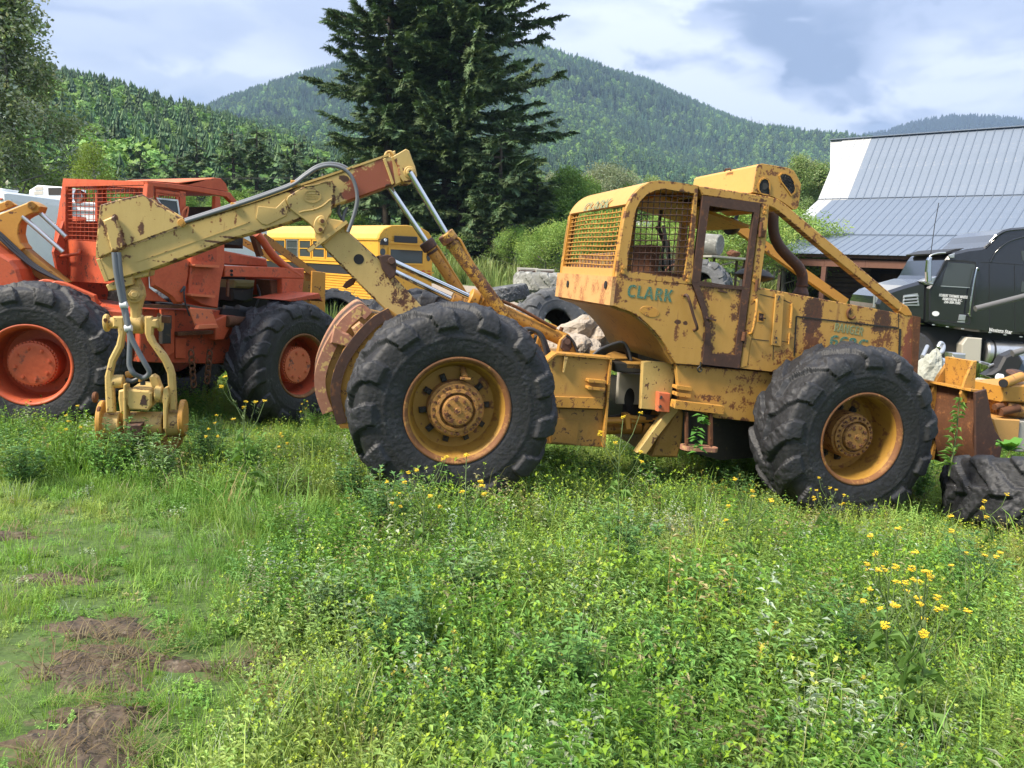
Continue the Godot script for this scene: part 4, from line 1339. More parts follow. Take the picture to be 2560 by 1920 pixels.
func make_hood(t: Node3D, zc: float, axle: float) -> void:
	var mb := MB.new()
	mb.prism(LP([1897, 718, 2095, 755, 2301, 793, 2297, 870, 2292, 955, 2100, 940, 1930, 930, 1851, 921, 1868, 915, 1876, 860, 1891, 800], zc), zc - 0.04, zc, 0.005)
	var hood := pt(t, "hood_side", mb, M.side)
	mb = MB.new()
	var far := LP([1897, 718, 2095, 755, 2301, 793, 2297, 870, 2292, 955, 2100, 940, 1930, 930, 1851, 921], zc)
	mb.prism(far, -zc, -zc + 0.04)
	pt(t, "hood_side", mb, M.yellow)
	mb = MB.new()
	var h0 := L(1897, 718, zc)
	var h1 := L(2301, 793, zc)
	mb.strip(PackedVector2Array([h0 + Vector2(0, -0.10), h1 + Vector2(-0.02, -0.10)]), -0.03, -zc + 0.04, zc - 0.04)
	mb.strip(PackedVector2Array([h1 + Vector2(-0.03, 0), L(2292, 955, zc) + Vector2(-0.03, 0)]), -0.03, -zc + 0.04, zc - 0.04)
	pt(t, "hood_top", mb, M.yellow)
	# seams between the sheets: raised lower panel edges, strap, hinge rod, latch
	mb = MB.new()
	mb.bar(L3(1991, 791, zc + 0.002), L3(2120, 806, zc + 0.002), 0.006, 0.012)
	mb.bar(L3(2120, 806, zc + 0.002), L3(2246, 820, zc + 0.002), 0.006, 0.012)
	mb.bar(L3(1991, 791, zc + 0.002), L3(1985, 890, zc + 0.002), 0.006, 0.012)
	mb.bar(L3(2250, 822, zc + 0.001), L3(2247, 905, zc + 0.001), 0.012, 0.022)
	mb.bar(L3(2246, 783, zc + 0.001), L3(2246, 820, zc + 0.001), 0.004, 0.005)
	mb.bar(L3(1940, 726, zc + 0.001), L3(1932, 900, zc + 0.001), 0.004, 0.006)
	mb.bar(L3(1868, 846, zc + 0.001), L3(1922, 852, zc + 0.001), 0.004, 0.006)
	mb.bar(L3(1955, 853, zc + 0.001), L3(1975, 856, zc + 0.001), 0.004, 0.006)
	mb.bar(L3(1899, 736, zc + 0.001), L3(1937, 744, zc + 0.001), 0.004, 0.006)
	mb.bar(L3(1954, 748, zc + 0.001), L3(1977, 758, zc + 0.001), 0.004, 0.006)
	pt(hood, "panel_seams", mb, M.grease)
	mb = MB.new()
	mb.prism(LP([1937, 734, 1957, 738, 1950, 866, 1926, 862], zc), zc + 0.001, zc + 0.022, 0.004)
	var strap := pt(hood, "strap_plate", mb, M.side)
	mb = MB.new()
	for q in [[1947, 742], [1945, 748], [1940, 845], [1939, 855]]:
		mb.rod(L3(q[0], q[1], zc + 0.020), L3(q[0], q[1], zc + 0.024), 0.013, 12)
	pt(strap, "bolt_hole", mb, M.grease)  # raised dark discs in place of the shaded holes
	mb = MB.new()
	mb.tube(L3P([1979, 760, 1980, 770, 1976, 820], zc + 0.018), 0.014, 8)
	mb.tube(L3P([1974, 832, 1972, 860], zc + 0.014), 0.009, 8)
	pt(hood, "hinge_rod", mb, M.yellow_rusty)
	mb = MB.new()
	mb.ring(LP([1894, 778, 1912, 782, 1910, 806, 1893, 804], zc), LP([1897, 782, 1909, 785, 1908, 803, 1896, 801], zc), zc, zc + 0.006)
	pt(hood, "latch_frame", mb, M.yellow)
	mb = MB.new()
	mb.prism(LP([1897, 782, 1909, 785, 1908, 803, 1896, 801], zc), zc + 0.0005, zc + 0.002)
	mb.rod(L3(1902, 793, zc + 0.002), L3(1902, 793, zc + 0.02), 0.012, 8)
	mb.bar(L3(1902, 794, zc + 0.02), L3(1914, 796, zc + 0.02), 0.01, 0.012)
	pt(hood, "latch", mb, M.brown)
	mb = MB.new()
	mb.tube(spline(L3P([2127, 770, 2119, 780, 2121, 792, 2130, 797, 2138, 791], zc + 0.012), 5), 0.011, 8)
	pt(hood, "hook", mb, M.rust)
	mb = MB.new()
	mb.tube(spline(PackedVector3Array([L3(1888, 752, zc), L3(1892, 752, zc + 0.06), L3(1891, 775, zc + 0.07), L3(1884, 815, zc + 0.07), L3(1880, 832, zc + 0.06), L3(1874, 834, zc)]), 5), 0.014, 8)
	pt(hood, "grab_rail", mb, M.yellow_rusty)
	mb = MB.new()
	mb.prism(LP([2281, 789, 2301, 793, 2297, 870, 2292, 955, 2277, 953, 2279, 880], zc), zc + 0.0008, zc + 0.006, 0.002)
	pt(hood, "corner_strip", mb, M.rust)
	letters(hood, "lettering", "RANGER", L3(2087, 817, zc) + Vector3(0, 0, 0.001), L3(2158, 829, zc) + Vector3(0, 0, 0.001), Vector3.UP, 0.085, M.green_faded)
	letters(hood, "lettering", "668C", L3(2075, 851, zc) + Vector3(0, 0, 0.001), L3(2168, 864, zc) + Vector3(0, 0, 0.001), Vector3.UP, 0.115, M.green_letter)
	# front frame below the hood
	mb = MB.new()
	mb.prism(LP([1690, 911, 1755, 917, 1850, 925, 1960, 934, 2290, 958, 2290, 1020, 1960, 1060, 1880, 1055, 1790, 1045, 1700, 1010], 0.80), 0.74, 0.80, 0.006)
	pt(t, "side_frame", mb, M.side)
	mb = MB.new()
	mb.prism(LP([1690, 911, 2290, 958, 2290, 1040, 1700, 1010], 0.80), -0.80, -0.74)
	mb.prism(LP([1700, 915, 2280, 965, 2280, 1120, 1800, 1150, 1690, 1120], 0.55), -0.5, 0.55)
	pt(t, "belly_frame", mb, M.grease)

func make_lower(t: Node3D, axle: float) -> void:
	# articulation yokes between the two frames
	var mb := MB.new()
	mb.prism(LP([1608, 905, 1622, 903, 1690, 908, 1684, 960, 1677, 1003, 1668, 1028, 1602, 1022], 0.66), 0.60, 0.66, 0.006)
	mb.prism(LP([1668, 1028, 1677, 1003, 1700, 1004, 1695, 1028, 1650, 1086, 1616, 1136, 1592, 1132, 1630, 1080], 0.66), 0.56, 0.66, 0.006)
	pt(t, "yoke_plate", mb, M.cream)
	mb = MB.new()
	mb.prism(LP([1690, 1010, 1705, 1030, 1700, 1100, 1690, 1142, 1625, 1140, 1640, 1100, 1670, 1050], 0.55), -0.5, 0.60, 0.02)
	mb.prism(LP([1560, 905, 1622, 905, 1622, 925, 1560, 920], 0.5), -0.5, 0.55, 0.01)
	pt(t, "yoke_body", mb, M.mustard)
	mb = MB.new()
	mb.prism(LP([1643, 979, 1672, 982, 1670, 1030, 1641, 1027], 0.70), 0.662, 0.74, 0.006)
	var blk := pt(t, "hitch_block", mb, M.orange_light)
	mb = MB.new()
	for q in [[1652, 993], [1650, 1016]]:
		mb.rod(L3(q[0], q[1], 0.735), L3(q[0], q[1], 0.743), 0.017, 12)
	pt(blk, "bolt_hole", mb, M.dark)  # hole shade as dark discs on the block, nothing is drilled
	mb = MB.new()
	for q in [[1685, 966, 1726, 971], [1685, 983, 1722, 988]]:
		mb.bar(L3(q[0], q[1], 0.80), L3(q[2], q[3], 0.80), 0.10, 0.035, Vector3.UP, 0.006)
	pt(t, "step_tab", mb, M.yellow_rusty)
	mb = MB.new()
	mb.bar(L3(1681, 1009, 0.86), L3(1806, 1024, 0.86), 0.10, 0.075, Vector3.UP, 0.008)
	pt(t, "step_bar", mb, M.yellow_rusty)
	mb = MB.new()
	mb.bar(L3(1716, 1030, 0.87), L3(1716, 1118, 0.87), 0.04, 0.02)
	mb.bar(L3(1775, 1034, 0.87), L3(1776, 1112, 0.87), 0.05, 0.03)
	pt(t, "step_hanger", mb, M.rust)
	mb = MB.new()
	var sc := L3(1747, 1120, 0.92)
	mb.xf = Transform3D(Basis(Vector3.RIGHT, -PI / 2), sc)
	var so := PackedVector2Array()
	var si := PackedVector2Array()
	for k in 24:
		var a := TAU * k / 24.0
		var cx := 0.12 * signf(cos(a)) if absf(cos(a)) > 0.01 else 0.0
		so.push_back(Vector2(cx + cos(a) * 0.07, sin(a) * 0.07))
		si.push_back(Vector2(cx + cos(a) * 0.045, sin(a) * 0.045))
	mb.ring(so, si, -0.02, 0.02)
	mb.xf = Transform3D()
	pt(t, "foot_step", mb, M.pink)
	# rear frame end: plate with flanges
	mb = MB.new()
	mb.prism(LP([1363, 902, 1385, 884, 1450, 889, 1526, 896, 1522, 920, 1518, 950, 1512, 1020, 1500, 1022, 1375, 1015], 0.66), 0.62, 0.66, 0.005)
	var plate := pt(t, "rear_frame_plate", mb, M.side)
	mb = MB.new()
	mb.prism(LP([1372, 1020, 1508, 1024, 1507, 1118, 1440, 1114, 1376, 1108], 0.64), 0.56, 0.64, 0.005)
	mb.prism(LP([1384, 1046, 1448, 1050, 1440, 1110, 1380, 1104], 0.65), 0.641, 0.65)
	pt(t, "rear_frame_skirt", mb, M.mustard)
	mb = MB.new()
	mb.prism(LP([1388, 991, 1510, 995, 1508, 1023, 1386, 1019], 0.69), 0.662, 0.69, 0.005)
	pt(plate, "wear_band", mb, M.yellow_rusty)
	mb = MB.new()
	mb.bar(L3(1385, 882, 0.60), L3(1528, 894, 0.60), 0.20, 0.018, Vector3.UP, 0.003)
	mb.bar(L3(1362, 902, 0.62), L3(1386, 882, 0.62), 0.16, 0.018, Vector3.UP, 0.003)
	mb.bar(L3(1525, 893, 0.67), L3(1508, 1118, 0.67), 0.02, 0.06, Vector3.BACK, 0.003)
	pt(plate, "flange", mb, M.yellow_rusty)
	mb = MB.new()
	for q in [[1467, 950, 1512, 954], [1466, 968, 1510, 972]]:
		mb.bar(L3(q[0], q[1], 0.70), L3(q[2], q[3], 0.70), 0.08, 0.028, Vector3.UP, 0.006)
	pt(plate, "step_tab", mb, M.yellow_rusty)
	mb = MB.new()
	mb.prism(LP([1410, 890, 1418, 892, 1409, 930, 1407, 930], 0.68), 0.662, 0.70)
	pt(plate, "gusset", mb, M.cream)
	# body of the rear frame and deck
	mb = MB.new()
	mb.prism(LP([1100, 900, 1370, 900, 1500, 905, 1500, 1110, 1380, 1105, 1150, 1080], 0.5), -0.62, 0.60)
	pt(t, "rear_frame", mb, M.mustard)
	# steering rams and links seen through the joint
	mb = MB.new()
	mb.rod(L3(1515, 1052, 0.35), L3(1640, 1048, 0.35), 0.035, 14)
	mb.rod(L3(1510, 1072, 0.15), L3(1600, 1070, 0.15), 0.06, 14)
	mb.prism(LP([1560, 1034, 1574, 1034, 1576, 1072, 1564, 1074], 0.4), 0.32, 0.42, 0.006)
	mb.bar(L3(1565, 1040, 0.4), L3(1612, 1046, 0.4), 0.05, 0.03)
	pt(t, "steering_ram", mb, M.yellow)
	mb = MB.new()
	mb.rod(L3(1598, 1046, 0.34), L3(1660, 1050, 0.34), 0.045, 14)
	mb.box(L3(1575, 1000, -0.1), Vector3(0.35, 0.45, 0.5))
	mb.bar(L3(1525, 1044, 0.30), L3(1570, 1034, 0.30), 0.03, 0.03)
	pt(t, "drive_line", mb, M.grease)
	mb = MB.new()
	mb.prism(LP([1548, 932, 1608, 936, 1598, 1012, 1543, 1010], 0.2), 0.14, 0.20, 0.006)
	pt(t, "joint_plate", mb, M.beige)
	mb = MB.new()
	mb.prism(oval(L(1574, 997, 0.21), 0.055, 0.11, 0.05), 0.201, 0.206)
	pt(t, "joint_hole", mb, M.dark)  # dark oval laid on the plate for the shade of its hole
	mb = MB.new()
	mb.prism(LP([1535, 905, 1600, 910, 1606, 934, 1540, 930], 0.55), 0.3, 0.55, 0.01)
	pt(t, "joint_cap", mb, M.grease)
	# hoses looped over the joint
	mb = MB.new()
	for k in 7:
		var o := k * 3.2
		mb.tube(spline(L3P([1477 + o, 893 + o * 0.25, 1500 + o, 874 + o * 0.3, 1530 + o * 0.8, 861 + o * 0.6, 1556 + o * 0.4, 856 + o * 1.1, 1570, 872 + o, 1578, 900], 0.45 - k * 0.03), 5), 0.016, 8)
	pt(t, "hose_bundle", mb, M.hose)
	mb = MB.new()
	mb.tube(spline(L3P([1752, 905, 1750, 915, 1744, 922, 1748, 930, 1754, 925, 1750, 918], 0.86), 4), 0.008, 6)
	pt(t, "hanging_hook", mb, M.grease)

func ram(t: Node3D, called: String, a: Vector3, b: Vector3, c: Vector3, rr: float, rbar: float, m: Material, gland: Material) -> void:
	# rod from a to b, barrel from b to c
	var mb := MB.new()
	mb.rod(a, b + (c - b).normalized() * 0.05, rr, 16)
	var o := pt(t, called, mb, M.chrome)
	mb = MB.new()
	mb.rod(b, c, rbar, 20, 0.01)
	pt(o, "barrel", mb, m)
	mb = MB.new()
	var d := (c - b).normalized()
	mb.rod(b - d * 0.045, b + d * 0.045, rbar * 1.32, 18, 0.008)
	mb.rod(b + d * 0.06, b + d * 0.085, rbar * 1.15, 18, 0.004)
	pt(o, "gland", mb, gland)

func make_boom(t: Node3D) -> void:
	var zb := 0.17
	var mb := MB.new()
	# main beam, knuckle end to head
	mb.prism(LP([246, 647, 313, 617, 463, 560, 640, 505, 742, 469, 855, 431, 960, 393, 984, 391, 1000, 456, 915, 487, 831, 516, 760, 545, 640, 581, 580, 597, 485, 635, 369, 677, 304, 695, 268, 703], zb), -zb, zb, 0.012)
	var boom := pt(t, "boom", mb, M.side)
	mb = MB.new()
	var te := []
	for q in [[463, 557, 640, 502], [640, 502, 742, 466], [742, 466, 855, 428], [855, 428, 972, 388]]:
		mb.bar(L3(q[0], q[1], zb - 0.04), L3(q[2], q[3], zb - 0.04), 0.09, 0.018, Vector3.UP, 0.004)
	pt(boom, "top_rail", mb, M.cream)
	# head plates (both sides) and pin
	for s in [1.0, -1.0]:
		mb = MB.new()
		var hp := LP([982, 391, 1015, 372, 1023, 377, 1032, 402, 1038, 416, 1043, 440, 1038, 450, 1028, 455, 1009, 455, 997, 438, 996, 420], zb + 0.03)
		mb.prism(hp, zb + 0.002 if s > 0.0 else -zb - 0.035, zb + 0.035 if s > 0.0 else -zb - 0.002, 0.006)
		pt(boom, "head_plate", mb, M.side)
	mb = MB.new()
	mb.prism(LP([978, 393, 990, 389, 1003, 455, 988, 462], zb), -zb - 0.001, zb + 0.001, 0.004)
	mb.prism(LP([957, 398, 964, 395, 986, 458, 980, 462], zb + 0.01), zb - 0.01, zb + 0.012, 0.004)
	pt(boom, "head_collar", mb, M.cream)
	mb = MB.new()
	var pin := L3(1024, 431, zb + 0.03)
	mb.rod(Vector3(pin.x, pin.y, -0.3), Vector3(pin.x, pin.y, zb + 0.045), 0.055, 20, 0.006)
	mb.rod(Vector3(pin.x, pin.y, zb + 0.045), Vector3(pin.x, pin.y, zb + 0.085), 0.036, 16, 0.006)
	var hpn := pt(boom, "head_pin", mb, M.cream)
	mb = MB.new()
	mb.rod(Vector3(pin.x, pin.y, zb + 0.08), Vector3(pin.x, pin.y, zb + 0.087), 0.015, 12)
	pt(hpn, "pin_bore", mb, M.dark)  # dark disc on the pin end, painted shade of the bore
	mb = MB.new()
	mb.tube(spline(PackedVector3Array([L3(962, 392, 0.05), L3(966, 382, 0.05), L3(976, 379, 0.05), L3(984, 386, 0.05)]), 4), 0.012, 8)
	mb.prism(LP([974, 380, 988, 376, 990, 390, 976, 394], 0.05), -0.12, 0.05, 0.01)
	pt(boom, "hose_guide", mb, M.cream)
	# knuckle side plates, badge, weld beads
	for s in [1.0, -1.0]:
		mb = MB.new()
		var kp := LP([716, 500, 720, 491, 735, 481, 755, 468.6, 790, 461, 828, 452, 835, 465, 833, 500, 829, 532, 822, 541, 812, 566, 800, 575, 788, 573, 770, 556, 748, 540, 722, 520], zb + 0.02)
		mb.prism(kp, zb + 0.002 if s > 0.0 else -zb - 0.025, zb + 0.025 if s > 0.0 else -zb - 0.002, 0.006)
		pt(boom, "knuckle_plate", mb, M.side)
	mb = MB.new()
	mb.prism(LP([640, 547, 655, 560, 668, 563, 715, 540, 722, 520, 712, 498, 690, 520, 645, 515], zb + 0.004), zb + 0.0005, zb + 0.012, 0.004)
	pt(boom, "doubler_plate", mb, M.side)
	mb = MB.new()
	var bc := L(781, 491, zb + 0.02)
	mb.ring(oval(bc, 0.078, 0.057, 0.2, 24), oval(bc, 0.068, 0.047, 0.2, 24), zb + 0.022, zb + 0.034)
	mb.prism(oval(bc, 0.068, 0.047, 0.2, 24), zb + 0.022, zb + 0.028)
	for k in 3:
		mb.tube(PackedVector3Array([Vector3(bc.x - 0.045, bc.y + 0.012 - k * 0.018, zb + 0.029), Vector3(bc.x + 0.045, bc.y + 0.024 - k * 0.018, zb + 0.029)]), 0.005, 6)
	pt(boom, "badge", mb, M.cream)
	mb = MB.new()
	mb.tube(spline(L3P([748, 532, 760, 528, 785, 524, 808, 514, 822, 502, 830, 498], zb + 0.026), 5), 0.008, 8)
	mb.tube(spline(L3P([760, 466, 790, 462, 808, 457, 826, 453], zb + 0.026), 5), 0.006, 8)
	pt(boom, "weld_bead", mb, M.cream)
	mb = MB.new()
	mb.bar(L3(340, 655, zb + 0.001), L3(500, 600, zb + 0.001), 0.006, 0.006)
	mb.bar(L3(500, 600, zb + 0.001), L3(625, 555, zb + 0.001), 0.006, 0.006)
	pt(boom, "seam_weld", mb, M.cream)
	# tall guard plates over the boom tip and the tip box
	for s in [1.0, -1.0]:
		mb = MB.new()
		var gp := LP([252, 512, 300, 498, 357, 486, 410, 520, 463, 552, 460, 562, 400, 584, 312, 617, 278, 631, 246, 645, 240, 618], zb + 0.025)
		mb.prism(gp, zb + 0.002 if s > 0.0 else -zb - 0.03, zb + 0.03 if s > 0.0 else -zb - 0.002, 0.006)
		pt(boom, "tip_guard", mb, M.side)
	mb = MB.new()
	mb.prism(LP([250, 513, 254, 511, 248, 645, 240, 645, 240, 618], zb), -zb - 0.001, zb + 0.001)
	mb.prism(LP([240, 648, 250, 646, 272, 703, 262, 704], zb), -zb, zb + 0.004, 0.004)
	pt(boom, "tip_end_plate", mb, M.cream)
	mb = MB.new()
	mb.prism(LP([256, 551, 286, 538, 312, 612, 308, 620, 278, 629], zb + 0.08), zb + 0.031, zb + 0.075, 0.012)
	pt(boom, "tip_box", mb, M.side)
	mb = MB.new()
	var tp := L3(455, 557, zb + 0.03)
	mb.rod(tp, tp + Vector3(0, 0, 0.02), 0.035, 16, 0.004)
	mb.rod(tp, tp + Vector3(0, 0, 0.026), 0.015, 12)
	pt(boom, "guard_pin", mb, M.yellow_rusty)
	mb = MB.new()
	mb.prism(LP([263, 713, 285, 703, 304, 695, 330, 690, 330, 712, 300, 720, 270, 728], zb), -zb + 0.02, zb - 0.02, 0.006)
	mb.prism(LP([300, 690, 372, 668, 368, 690, 352, 694, 308, 700], zb), -zb + 0.04, zb - 0.04, 0.006)
	pt(boom, "tip_hanger", mb, M.cream)
	# arch that carries the boom
	var za := 0.16
	mb = MB.new()
	mb.prism(LP([803, 612, 862, 560, 872, 580, 942, 643, 1000, 706, 1056, 768, 1045, 830, 990, 800, 940, 752, 860, 672], za), -za, za, 0.012)
	var arch := pt(t, "arch", mb, M.side)
	mb = MB.new()
	mb.prism(LP([787, 556, 795, 543, 806, 538, 830, 547, 856, 552, 864, 564, 812, 610, 795, 612, 787, 590], za), -za - 0.02, za + 0.03, 0.01)
	pt(arch, "arch_ears", mb, M.cream)
	mb = MB.new()
	mb.bar(L3(771, 628, 0.0), L3(866, 556, 0.0), 0.44, 0.03, Vector3.UP, 0.004)
	pt(arch, "arch_flange", mb, M.cream)
	mb = MB.new()
	mb.prism(oval(L(897, 648, za), 0.047, 0.047), za + 0.0006, za + 0.003)
	pt(arch, "round_hole", mb, M.dark)  # dark disc on the arch side stands for the shaded hole
	mb = MB.new()
	var kp2 := L3(802, 557, zb + 0.04)
	mb.prism(oval(Vector2(L(800, 562, zb + 0.04).x, L(800, 562, zb + 0.04).y), 0.055, 0.085, -0.15), zb + 0.03, zb + 0.055, 0.008)
	mb.rod(L3(805, 553, zb + 0.05), L3(805, 553, zb + 0.085), 0.03, 14, 0.004)
	pt(arch, "pivot_plate", mb, M.cream)
	mb = MB.new()
	mb.rod(L3(801, 574, zb + 0.055), L3(801, 574, zb + 0.075), 0.018, 8)
	mb.rod(L3(806, 553, zb + 0.085), L3(806, 553, zb + 0.09), 0.018, 12)
	pt(arch, "pivot_bolt", mb, M.rust)
	mb = MB.new()
	mb.prism(LP([948, 640, 968, 636, 978, 638, 990, 650, 992, 668, 989, 690, 975, 700, 955, 672], za + 0.05), za - 0.02, za + 0.03, 0.008)
	mb.prism(LP([948, 640, 968, 636, 978, 638, 990, 650, 992, 668, 989, 690, 975, 700, 955, 672], za + 0.05), -za - 0.03, -za + 0.02, 0.008)
	mb.rod(L3(979, 652, -za), L3(979, 652, za + 0.05), 0.034, 16, 0.004)
	pt(arch, "ram_ear", mb, M.brown)
	mb = MB.new()
	mb.prism(LP([857, 718, 866, 705, 884, 694, 892, 698, 884, 712, 866, 722], 0.1), -0.06, 0.1, 0.008)
	pt(arch, "stop_lug", mb, M.rust)
	mb = MB.new()
	mb.bar(L3(768, 628, zb), L3(786, 612, zb), 0.05, 0.03, Vector3.UP, 0.004)
	pt(arch, "flange_corner", mb, M.rust)
	# rams
	ram(t, "boom_ram", L3(1024, 431, 0.28), L3(1120, 594, 0.28), L3(1262, 790, 0.28), 0.027, 0.061, M.cyl_rusty, M.cyl_rusty)
	ram(t, "boom_ram", L3(968, 460, -0.2), L3(1071, 613, -0.2), L3(1190, 790, -0.2), 0.027, 0.058, M.yellow_rusty, M.brown)
	ram(t, "arch_ram", L3(979, 652, 0.12), L3(1184, 747, 0.12), L3(1418, 853, 0.12), 0.027, 0.070, M.yellow_rusty, M.yellow)
	ram(t, "arch_ram", L3(979, 676, -0.14), L3(1138, 752, -0.14), L3(1330, 846, -0.14), 0.027, 0.062, M.yellow, M.yellow)
	var mb2 := MB.new()
	mb2.tube(spline(L3P([1141, 594, 1150, 600, 1156, 610, 1180, 655, 1230, 735, 1262, 780, 1286, 806], 0.31), 5), 0.013, 8)
	mb2.tube(spline(L3P([1084, 612, 1094, 618, 1120, 660, 1162, 728], -0.17), 5), 0.013, 8)
	mb2.tube(spline(L3P([1272, 770, 1310, 790, 1340, 800, 1378, 812, 1392, 818], 0.15), 5), 0.012, 8)
	pt(t, "ram_pipe", mb2, M.yellow)
	mb2 = MB.new()
	mb2.tube(spline(L3P([1254, 752, 1300, 772, 1350, 800, 1390, 822], 0.20), 5), 0.016, 8)
	mb2.rod(L3(1405, 818, 0.13), L3(1400, 832, 0.13), 0.02, 10)
	pt(t, "ram_bracket", mb2, M.rust)
	# ram foot on the rear frame
	mb2 = MB.new()
	mb2.prism(LP([1393, 886, 1400, 850, 1412, 838, 1424, 840, 1432, 855, 1452, 890], 0.22), 0.16, 0.22, 0.006)
	mb2.prism(LP([1336, 880, 1346, 840, 1362, 836, 1378, 880], -0.06), -0.10, -0.06, 0.006)
	pt(t, "ram_foot", mb2, M.yellow_rusty)
	mb2 = MB.new()
	mb2.prism(LP([1402, 870, 1406, 850, 1416, 842, 1427, 848, 1431, 866, 1424, 879, 1410, 880], 0.25), 0.221, 0.25, 0.008)
	mb2.rod(L3(1419, 854, 0.25), L3(1419, 854, 0.262), 0.03, 16)
	pt(t, "ram_pin", mb2, M.brown)
	mb2 = MB.new()
	mb2.tube(spline(L3P([1300, 826, 1320, 822, 1340, 828, 1352, 842, 1360, 862, 1366, 886], 0.42), 5), 0.02, 8)
	mb2.tube(spline(L3P([1322, 834, 1340, 828, 1354, 838, 1364, 858, 1372, 884], 0.38), 5), 0.02, 8)
	mb2.tube(spline(L3P([1416, 838, 1426, 846, 1436, 860, 1446, 890], 0.24), 5), 0.014, 8)
	pt(t, "frame_hose", mb2, M.hose)
	# hoses on the boom
	mb2 = MB.new()
	for o in [0.0, 1.0]:
		var up: float = -4.0 * o
		mb2.tube(spline(L3P([463, 554 + up, 560, 523 + up, 650, 493 + up, 728, 464 + up, 763 + 2 * o, 440 + up * 1.5, 792 + 2 * o, 421.5 + up * 1.5, 824 + 4 * o, 414 + up * 1.3, 857 + 5 * o, 421.5 + up, 879 + 4 * o, 442 + up * 0.6, 890 + 2 * o, 470, 893 + o, 499, 887 + o, 530, 877 - o, 562, 870 - o, 580], 0.05 + 0.16 * (1.0 - o) + 0.02), 5), 0.0165, 8)
	mb2.tube(spline(L3P([850, 500, 846, 530, 858, 552, 866, 570], 0.05), 5), 0.015, 8)
	mb2.tube(spline(L3P([868, 518, 858, 545, 864, 574], 0.10), 5), 0.015, 8)
	pt(t, "boom_hose", mb2, M.hose_grey)
	mb2 = MB.new()
	mb2.box(L3(735, 460, 0.12), Vector3(0.055, 0.05, 0.16), 0.006)
	mb2.box(L3(587, 514, 0.12), Vector3(0.055, 0.04, 0.16), 0.006)
	mb2.box(L3(868, 570, 0.12), Vector3(0.04, 0.07, 0.12), 0.006)
	pt(t, "hose_clamp", mb2, M.yellow)
	# butt plate behind the wheels
	var edge := LP([971, 771, 935, 791, 897, 827, 858, 878, 834, 931, 826, 990, 842, 1062], 0.45)
	mb2 = MB.new()
	mb2.strip(spline2(edge, 3), 0.09, 0.40, 0.46)
	pt(t, "butt_plate_edge", mb2, M.brown)
	mb2 = MB.new()
	var face := edge.duplicate()
	face.push_back(L(1000, 1062, 0.42)); face.push_back(L(1010, 800, 0.42))
	mb2.prism(face, 0.36, 0.41)
	pt(t, "butt_plate_side", mb2, M.yellow_rusty)
	mb2 = MB.new()
	var outer := LP([929, 777, 915, 765, 900, 760, 880, 772, 850, 800, 820, 845, 797, 895, 786, 940, 790, 985, 806, 1030], 0.1)
	mb2.strip(spline2(outer, 3), 0.10, -0.75, 0.22)
	pt(t, "butt_plate", mb2, M.pink)
	mb2 = MB.new()
	mb2.prism(LP([836, 812, 856, 830, 872, 836, 900, 862, 880, 872, 845, 862, 826, 858, 830, 838], 0.3), 0.18, 0.30, 0.012)
	mb2.prism(LP([880, 822, 900, 806, 915, 818, 890, 842], 0.38), 0.22, 0.34, 0.01)
	pt(t, "butt_plate_rib", mb2, M.pink)
	mb2 = MB.new()
	mb2.prism(LP([890, 772, 1010, 800, 1010, 1060, 850, 1060, 800, 960, 830, 850], 0.0), -0.6, 0.2)
	pt(t, "rear_body", mb2, M.mustard)

